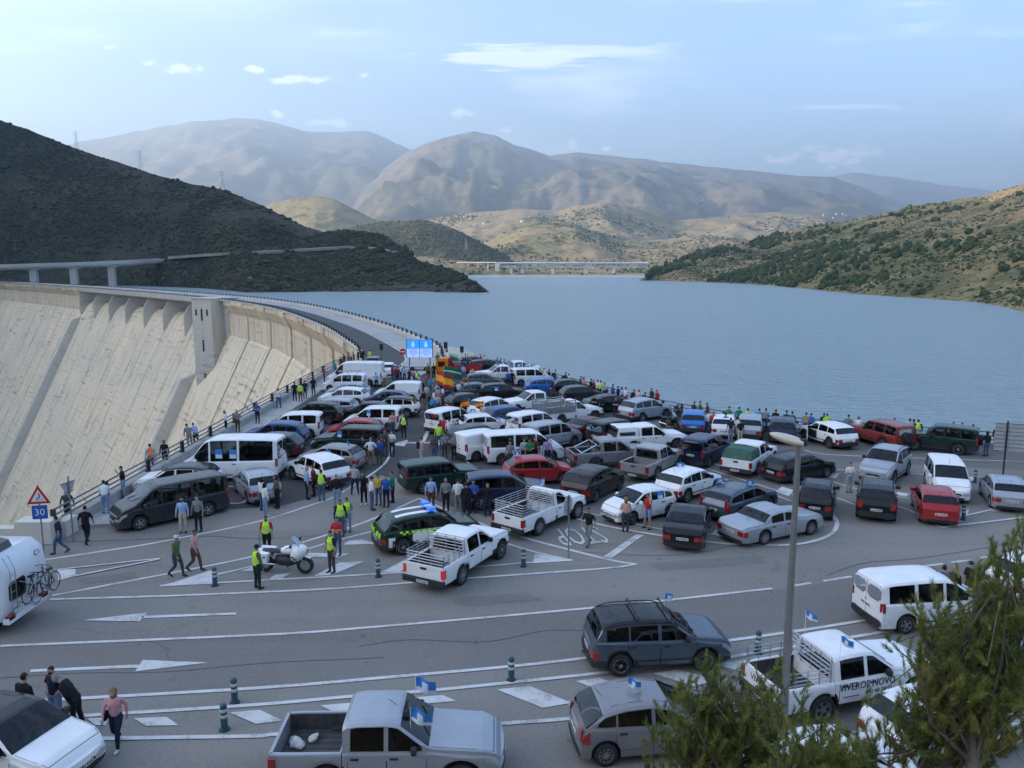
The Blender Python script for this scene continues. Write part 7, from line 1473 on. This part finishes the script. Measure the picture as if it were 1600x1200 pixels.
# ================================================================== FAR STRUCTURES
M_FAR = mat('far concrete', (.46, .43, .38), .9, var=.12, scale=.05); M_TRUSS = mat('blue bridge steel', (.20, .42, .58), .6)
def viaduct():
    pts = [P(-160, 421, 545), P(-20, 415.5, 560), P(110, 411.5, 580), P(200, 408, 605), P(262, 404.5, 640)]; c, L = catmull(pts, 30); root = empty('viaduct', c[0], 0, 'concrete road viaduct on square piers behind the dam', 'viaduct'); o = c[0]; w = 5.0
    def strip(name, y0, y1, z0, z1, material):
        m = MB(); vs = []
        for i, p in enumerate(c):
            t = (c[min(i + 1, 29)] - c[max(i - 1, 0)]).normalized(); n = Vector((-t.y, t.x, 0)); q = p - o
            vs += [q + n * y0 + Vector((0, 0, z0)), q + n * y1 + Vector((0, 0, z0)), q + n * y1 + Vector((0, 0, z1)), q + n * y0 + Vector((0, 0, z1))]
        m.add(vs, [(4 * i + k, 4 * i + (k + 1) % 4, 4 * i + 4 + (k + 1) % 4, 4 * i + 4 + k) for i in range(29) for k in range(4)]); m.build(name, material, root, fix=True)
    strip('deck', -w, w, -1.9, -.4, M_FAR); strip('parapet', -w - .2, -w + .1, -.7, .7, M_FAR); strip('parapet', w - .1, w + .2, -.7, .7, M_FAR); strip('girder', -3, 3, -3.2, -1.9, M_FAR)
    for px in (-85, -20, 47, 112, 172):
        i = min(range(30), key=lambda k: abs(800 + 1234 * c[k].x / c[k].y - px)); q = c[i] - o; pr = MB().box((q.x, q.y, q.z - 3.4 - 22), (4.6, 3.4, 44)).build('pier', M_FAR, root); MB().box((q.x, q.y, q.z - 2.95), (9.2, 4.2, 1.5)).build('pier_head', M_FAR, pr)
viaduct()
def hill_road(L, pts, w, name, material):
    q = [on_layer(L, a, b) for a, b in pts]; c, _ = catmull(q, 60); vs = []
    for i, p in enumerate(c):
        t = (c[min(i + 1, 59)] - c[max(i - 1, 0)]).normalized(); n = Vector((-t.y, t.x, 0)).normalized(); n = n if n.y > 0 else -n; vs += [p - n * w * .5 + Vector((0, 0, 1.2)), p + n * w * .5 + Vector((0, 0, 1.6)), p - n * w * .55 + Vector((0, 0, -.8))]
    tag(MB().add(vs, [f for i in range(59) for f in ((3 * i, 3 * i + 3, 3 * i + 4, 3 * i + 1), (3 * i + 2, 3 * i + 5, 3 * i + 3, 3 * i))]).build(name, material, fix=False), kind='structure')
M_CUT = mat('road cut', (.24, .215, .18), .9, var=.25, scale=.05)
hill_road(HL, [(262, 404), (330, 398), (400, 396), (470, 392), (560, 387), (620, 396)], 6, 'hillside_road', M_CUT)
def bridge():
    Y = 1400.; A, B = P(778, 411.5, Y), P(1012, 412.5, Y); root = empty('road_bridge', A, math.atan2(B.y - A.y, B.x - A.x), 'long pale blue steel truss bridge on piers across the lake head', 'bridge'); L = (B - A).length; hz_ = 7.0
    MB().box((L / 2, 0, .4), (L, 12, 1.4)).build('deck', M_FAR, root); tr = MB(); n = 44
    for y in (-4.5, 4.5):
        for z in (-.8, -hz_): tr.box((L / 2, y, z), (L, .8, .9))
        for i in range(n): x0, x1 = L * i / n, L * (i + 1) / n; tr.tube([(x0, y, -.8), ((x0 + x1) / 2, y, -hz_), (x1, y, -.8)], .35, 4, 0, False)
    tr.build('truss', M_TRUSS, root); MB().box((L / 2, -6, 1.6), (L, .3, 1.0)).build('parapet', M_WHITE, root)
    for px in (799, 816, 864, 916, 959): x = (P(px, 412, Y) - A).x; MB().box((x, 0, -hz_ - 9), (5, 7, 18)).build('pier', M_FAR, root)
    MB().box((-1, 0, -7), (8, 13, 14.5)).build('abutment', M_FAR, root)
    a = P(716, 407, 1440); m = Vector((a.x - A.x, a.y - A.y, 0)); mid = m / 2; MB().box((mid.x, mid.y, 1.6), (m.length, 11, 1.8), 0, math.atan2(m.y, m.x) + math.pi).build('approach_deck', M_FAR, root)
    for t in (.25, .5, .75): MB().box((m.x * t, m.y * t, -6), (3, 6, 14)).build('pier', M_FAR, root)
bridge()
def pylon(L, px, py, h, label):
    p = on_layer(L, px, py); root = empty('power_pylon', p, R(25), label, 'pylon', 'lattice power pylons on the hills'); m = MB(); b = h * .10
    for sx in (-1, 1):
        for sy in (-1, 1): m.tube([(sx * b, sy * b, -2), (sx * b * .25, sy * b * .25, h * .7), (0, 0, h)], h * .003 + .03, 4)
    for k in range(7):
        z0, z1 = h * .1 * k, h * .1 * (k + 1); f0, f1 = b * (1 - .107 * k), b * (1 - .107 * (k + 1))
        for sx in (-1, 1): m.tube([(-f0, sx * f0, z0), (f1, sx * f1, z1)], .06, 3); m.tube([(sx * f0, -f0, z0), (sx * f1, f1, z1)], .06, 3)
    m.build('lattice_mast', M_FAR, root)
    for z in (.72, .82, .92): MB().tube([(-h * .13, 0, h * z), (0, 0, h * z + .4), (h * .13, 0, h * z)], .12, 4).build('cross_arm', M_FAR, root)
for L, a, b, h, l in ((HL, 350, 298, 18, 'lattice power pylon on the ridge of the shaded hill'), (HL, 218, 265, 18, 'lattice power pylon higher up the shaded ridge'), (HL, 120, 234, 18, 'lattice power pylon highest on the shaded ridge'), (HB, 727, 392, 26, 'lattice power pylon on the olive hill'), (HD, 936, 385, 26, 'lattice power pylon on the dry hill behind bridge'), (HR, 1102, 400, 26, 'lattice power pylon among pines of the right bank')): pylon(L, a, b, h, l)
def village(L, px, py, n, w, h, label):
    m = MB(); r = random.Random(px)
    for k in range(n): p = on_layer(L, px + r.uniform(-w, w), py + r.uniform(-h, h)); s_ = r.uniform(5, 10); m.box((p.x, p.y, p.z + s_ * .3), (s_, s_ * .8, s_ * .9), 0, r.uniform(0, 1.5))
    tag(m.build('village', mat('whitewash', (.75, .74, .70), .8)), label, 'village', kind='stuff')
village(M2, 1085, 313, 60, 15, 2.4, 'white village high on the far mountainside'); village(M2, 1300, 338, 14, 30, 2, 'white houses low on the far mountainside'); village(HC_, 770, 345, 4, 60, 6, 'scattered white farmhouses on the rolling hills')

# ================================================================== PLANTS ON THE HILLS
def clump(nv, seed):
    """crowns of one kind: an uneven ball of leaf clumps"""
    bm = bmesh.new(); bmesh.ops.create_icosphere(bm, subdivisions=nv, radius=1); r = random.Random(seed)
    for v in bm.verts: k = r.uniform(.5, 1.25); v.co = Vector((v.co.x * k, v.co.y * k, max(-.35, v.co.z * k * .85) + .35))
    v = np.array([tuple(q.co) for q in bm.verts]); f = np.array([[q.index for q in t.verts] for t in bm.faces]); bm.free(); return v, f
def scatter(name, L, n, smin, smax, material, dens, seed, sub=1, tall=1.0, tmin=0.0, tmax=1.0):
    r = np.random.default_rng(seed); X, D, Z = L['X'][:L['rows']], L['D'][:L['rows']], L['Z'][:L['rows']]; nr, nc = X.shape; out_v, out_f, k = [], [], 0; shapes = [clump(sub, seed + i) for i in range(6)]
    i = r.uniform(nr * tmin, (nr - 1.01) * tmax, n * 6); j = r.uniform(0, nc - 1.01, n * 6); a, b = i.astype(int), j.astype(int); u, v = i - a, j - b
    def bl(A): return (A[a, b] * (1 - u) * (1 - v) + A[a + 1, b] * u * (1 - v) + A[a, b + 1] * (1 - u) * v + A[a + 1, b + 1] * u * v)
    x, y, z = bl(X), bl(D), bl(Z); ok = (z > WATER_Z + .4) & (r.random(len(x)) < dens(x, y, z, i / nr)) & (x / y > -.78) & (x / y < .8); x, y, z = x[ok][:n], y[ok][:n], z[ok][:n]
    for q in range(len(x)):
        s_ = smin + (smax - smin) * r.random() ** 2.2; sv, sf = shapes[q % 6]; th = r.uniform(0, 6.28); c, s2 = math.cos(th), math.sin(th)
        w = np.stack([(sv[:, 0] * c - sv[:, 1] * s2) * s_ + x[q], (sv[:, 0] * s2 + sv[:, 1] * c) * s_ + y[q], sv[:, 2] * s_ * tall * r.uniform(.8, 1.25) + z[q] - .1 * s_], 1); out_v.append(w); out_f.append(sf + k); k += len(sv)
    if not out_v: return
    tag(obj(name, npmesh(name, np.concatenate(out_v), np.concatenate(out_f), material, False)), kind='stuff')
def leaf_mat(name, a, b, scale):
    t = Nt(name); n = t.noise(t.coord('Object'), scale, 4, .7); f = t.noise(t.coord('Object'), scale * 12, 3, .7); c = t.mix(t.rng(n, .35, .65), a, b); c = t.mix(t.rng(f, .3, .75, 0, .5), c, tuple(x * 1.6 for x in b)); t.color(c); t.rough(.9); t.b.inputs['Specular IOR Level'].default_value = .15; t.bump(f, 1.0, .5); return t.m
M_SCRUB = leaf_mat('dark scrub leaves', (.026, .034, .015), (.046, .053, .022), .05); M_PINEF = leaf_mat('far pine crowns', (.030, .048, .020), (.060, .078, .030), .05); M_OLIVE = leaf_mat('olive crowns', (.055, .065, .035), (.085, .09, .05), .05); M_GOLD = leaf_mat('broom bushes', (.16, .14, .03), (.20, .16, .03), .1)
def patchy(sc_, lo, hi, seed, base=.1): return lambda x, y, z, t: np.clip((fbm(x / sc_, y / sc_, seed, 4) - lo) / (hi - lo), base, 1)
scatter('scrub', HL, 15000, .35, 1.7, M_SCRUB, patchy(45., .42, .60, 5, .06), 1, 1, .75)
scatter('scrub', HL, 7000, .5, 2.3, M_SCRUB, lambda x, y, z, t: np.clip((fbm(x / 38., y / 38., 44, 4) - .44) / .14, 0, 1) * np.clip((t - .25) * 3, 0, 1), 11, 1, .8)
scatter('scrub', HL, 500, .7, 1.8, M_GOLD, lambda x, y, z, t: np.clip((.3 - t) * 3, 0, 1), 2, 1, .8)
scatter('pine_wood', HL, 420, 1.4, 3.4, M_SCRUB, patchy(90., .55, .62, 15, .02), 3, 2, 1.15)
scatter('pine_wood', HR, 4600, 1.0, 3.3, M_PINEF, lambda x, y, z, t: np.clip((fbm(x / 75., y / 75., 7, 4) - .42) / .16, 0, 1) * np.clip((fbm(x / 22., y / 22., 27, 3) - .36) / .2, .06, 1) * np.clip(1.0 - (x / y - .30) * 2.6 - t * .25, .12, 1) * np.where(t < .16, 1.4, 1), 4, 2, 1.35)
scatter('scrub', HR, 14000, .35, 1.5, M_PINEF, patchy(55., .40, .60, 9, .14), 5, 1, .75)
scatter('olive_grove', HB, 3200, 2.0, 3.6, M_OLIVE, patchy(140., .30, .5, 3), 6, 1, 1.0)
scatter('scrub', HD, 3500, 1.6, 4.5, M_OLIVE, patchy(160., .46, .60, 4, .03), 7, 1, .9)
scatter('scrub', HC_, 3000, 3, 8, M_OLIVE, patchy(260., .48, .62, 6, .03), 8, 1, .8)
scatter('scrub', HK, 900, .8, 3.5, M_PINEF, patchy(60., .45, .6, 2, .05), 9, 1, 1.0)

# ================================================================== PINES BELOW THE CAMERA
def needle_mat():
    t = Nt('pine needles'); n = t.noise(t.coord('Object'), 1.4, 3, .6); f = t.noise(t.coord('Object'), 9, 2, .6); c = t.mix(t.rng(n, .35, .65), (.115, .150, .034), (.225, .235, .055)); c = t.mix(t.rng(f, .5, .75, 0, .6), c, (.26, .26, .07)); t.color(c); t.rough(.6); t.b.inputs['Specular IOR Level'].default_value = .3; return t.m
M_NEEDLE = needle_mat(); M_BARK = mat('pine bark', (.13, .105, .085), .95, var=.35, scale=8, bump=.6, bscale=30)
def pine(base, tips, seed, label, n_in=260, spread=1.0):
    """pine whose leading shoots reach the given points"""
    r = random.Random(seed); root = empty('pine_tree', base, 0, label, 'tree', None); o = Vector(base); top = max(tips, key=lambda q: q.z) - o; tk = MB(); cen = sum(tips, Vector()) / len(tips) - o
    axis = [Vector((0, 0, -.5)), Vector((cen.x * .3, cen.y * .3, cen.z * .35)), Vector((cen.x * .8, cen.y * .8, cen.z * .75)), cen + Vector((0, 0, -.2)), top + Vector((0, 0, -.3))]; tk.tube(axis, [.16, .13, .09, .05, .012], 8); tk.build('trunk', M_BARK, root, 60)
    br = MB(); shoots = []
    def ax(t): k = min(int(t * 4), 3); return axis[k].lerp(axis[k + 1], t * 4 - k)
    for tp in tips:
        q = tp - o; s0 = ax(r.uniform(.45, .75)); mid = s0.lerp(q, .55) + Vector((r.uniform(-.15, .15), r.uniform(-.15, .15), -.22)); br.tube([s0, mid, q], [.030, .018, .006], 5)
        for k in range(15):
            t = .30 + .70 * k / 14; p = (s0.lerp(mid, t / .55) if t < .55 else mid.lerp(q, (t - .55) / .45)); d = Vector((r.uniform(-.8, .8), r.uniform(-.8, .8), r.uniform(.3, 1.1))).normalized(); L = r.uniform(.16, .42) * (1.25 - .5 * t); e = p + d * L + Vector((0, 0, .06)); br.tube([p, e], [.008, .004], 3, 0, False); shoots.append((p.lerp(e, .2), e + Vector((0, 0, .05)), r.uniform(.8, 1.1)))
        shoots.append((q - Vector((0, 0, .12)), q + Vector((r.uniform(-.03, .03), 0, .20)), 1.0))
    for k in range(n_in):
        a = r.choice(tips) - o; b = ax(r.uniform(.5, 1)); p = b.lerp(a, r.uniform(.15, .95)) + Vector((r.gauss(0, .2), r.gauss(0, .2), r.gauss(-.25, .25))) * spread; d = Vector((r.uniform(-.6, .6), r.uniform(-.6, .6), r.uniform(.2, 1))).normalized(); shoots.append((p, p + d * r.uniform(.14, .3), r.uniform(.7, 1.1)))
        if k % 3 == 0: br.tube([b.lerp(p, .3), p], [.010, .005], 3, 0, False)
    br.build('branches', M_BARK, root, 60); V_, F_ = [], []; k = 0; rg = np.random.default_rng(seed)
    for a, b, s_ in shoots:
        s_ *= rg.uniform(.75, 1.3); a = np.array(a); b = np.array(b); d = (b - a); L = np.linalg.norm(d) + 1e-6; d = d / L; n = int(60 + 190 * L); t = rg.random(n); p = a + (b - a) * t[:, None]; ra = rg.normal(size=(n, 3)); ra -= (ra @ d)[:, None] * d; ra /= np.linalg.norm(ra, axis=1)[:, None] + 1e-6
        dirn = d * .85 + ra * rg.uniform(.45, .9, n)[:, None]; dirn /= np.linalg.norm(dirn, axis=1)[:, None]; ln = rg.uniform(.06, .105, n)[:, None] * s_; wv = np.cross(dirn, rg.normal(size=(n, 3))); wv /= np.linalg.norm(wv, axis=1)[:, None] + 1e-6; wv *= .0036
        V_.append(np.stack([p - wv, p + wv, p + dirn * ln], 1).reshape(-1, 3)); F_.append(np.arange(3 * n).reshape(-1, 3) + k); k += 3 * n
    me = npmesh('needles', np.concatenate(V_), np.concatenate(F_), M_NEEDLE, False); no = obj('crown', me, root); no['kind'] = 'stuff'
    return k // 3
def tipsp(lst, Y, r, jit=.35): return [P(a, b, Y + r.uniform(-jit, jit) * 2) for a, b in lst]
rr_ = random.Random(3); NT = 0
TA = [(985, 1030), (1000, 1022), (1075, 1078), (1100, 1045), (1058, 1060), (1120, 1062), (1150, 1070), (1180, 1050), (1205, 1085), (1035, 1100), (1010, 1130), (1085, 1110), (1150, 1110), (1230, 1040), (1245, 1080), (1215, 1120), (1270, 1120), (1100, 1150), (1040, 1160), (1170, 1160), (1240, 1165), (1290, 1165), (1000, 1185), (1130, 1190), (1215, 1200), (1070, 1200)]
NT += pine(G(1140, 1500, 3.0), tipsp([(a + 8, b + 24) for a, b in TA if (a, b) not in ((985, 1030), (1000, 1022))] + [(1102, 1046), (1062, 1090)], 11.2, rr_), 5, 'bushy young pine below the lamp post with upright pale shoots', 640)
TB = [(1555, 870), (1580, 850), (1600, 838), (1590, 900), (1548, 930), (1570, 960), (1530, 900), (1460, 940), (1440, 965), (1485, 985), (1520, 975), (1442, 992), (1436, 1030), (1455, 1010), (1500, 1030), (1560, 1010), (1600, 980), (1590, 1050), (1540, 1070), (1440, 1060), (1470, 1100), (1432, 1092), (1400, 1118), (1510, 1120), (1570, 1120), (1375, 1146), (1420, 1150), (1480, 1160), (1550, 1170), (1600, 1150), (1340, 1180), (1390, 1195), (1450, 1200), (1520, 1205), (1640, 900), (1660, 1000), (1650, 1100)]
NT += pine(G(1560, 1600, 3.4), tipsp(TB, 9.6, rr_), 8, 'large pine in the corner with long upright shoots', 1050)
NT += pine(G(1330, 1620, 4.2), tipsp([(1285, 1150), (1310, 1175), (1260, 1185), (1340, 1165), (1370, 1185), (1225, 1195), (1300, 1205)], 9.2, rr_), 12, 'small pine between the two larger pines', 500)
print('needles', NT)
# ------------------------------------------------------------------ air
hz = MB(); hz.box((0, 7200, 1070), (34000, 20000, 2420)); hm = bpy.data.materials.new('haze air'); hm.use_nodes = True
hm.node_tree.nodes.clear(); ho = N(hm.node_tree.nodes, 'ShaderNodeOutputMaterial'); hv = N(hm.node_tree.nodes, 'ShaderNodeVolumePrincipled')
hv.inputs['Color'].default_value = (.60, .79, 1.0, 1); hv.inputs['Density'].default_value = 1.5e-4; hv.inputs['Anisotropy'].default_value = .35
hm.node_tree.links.new(hv.outputs[0], ho.inputs['Volume'])
tag(hz.build('haze', hm, fix=True), kind='stuff')
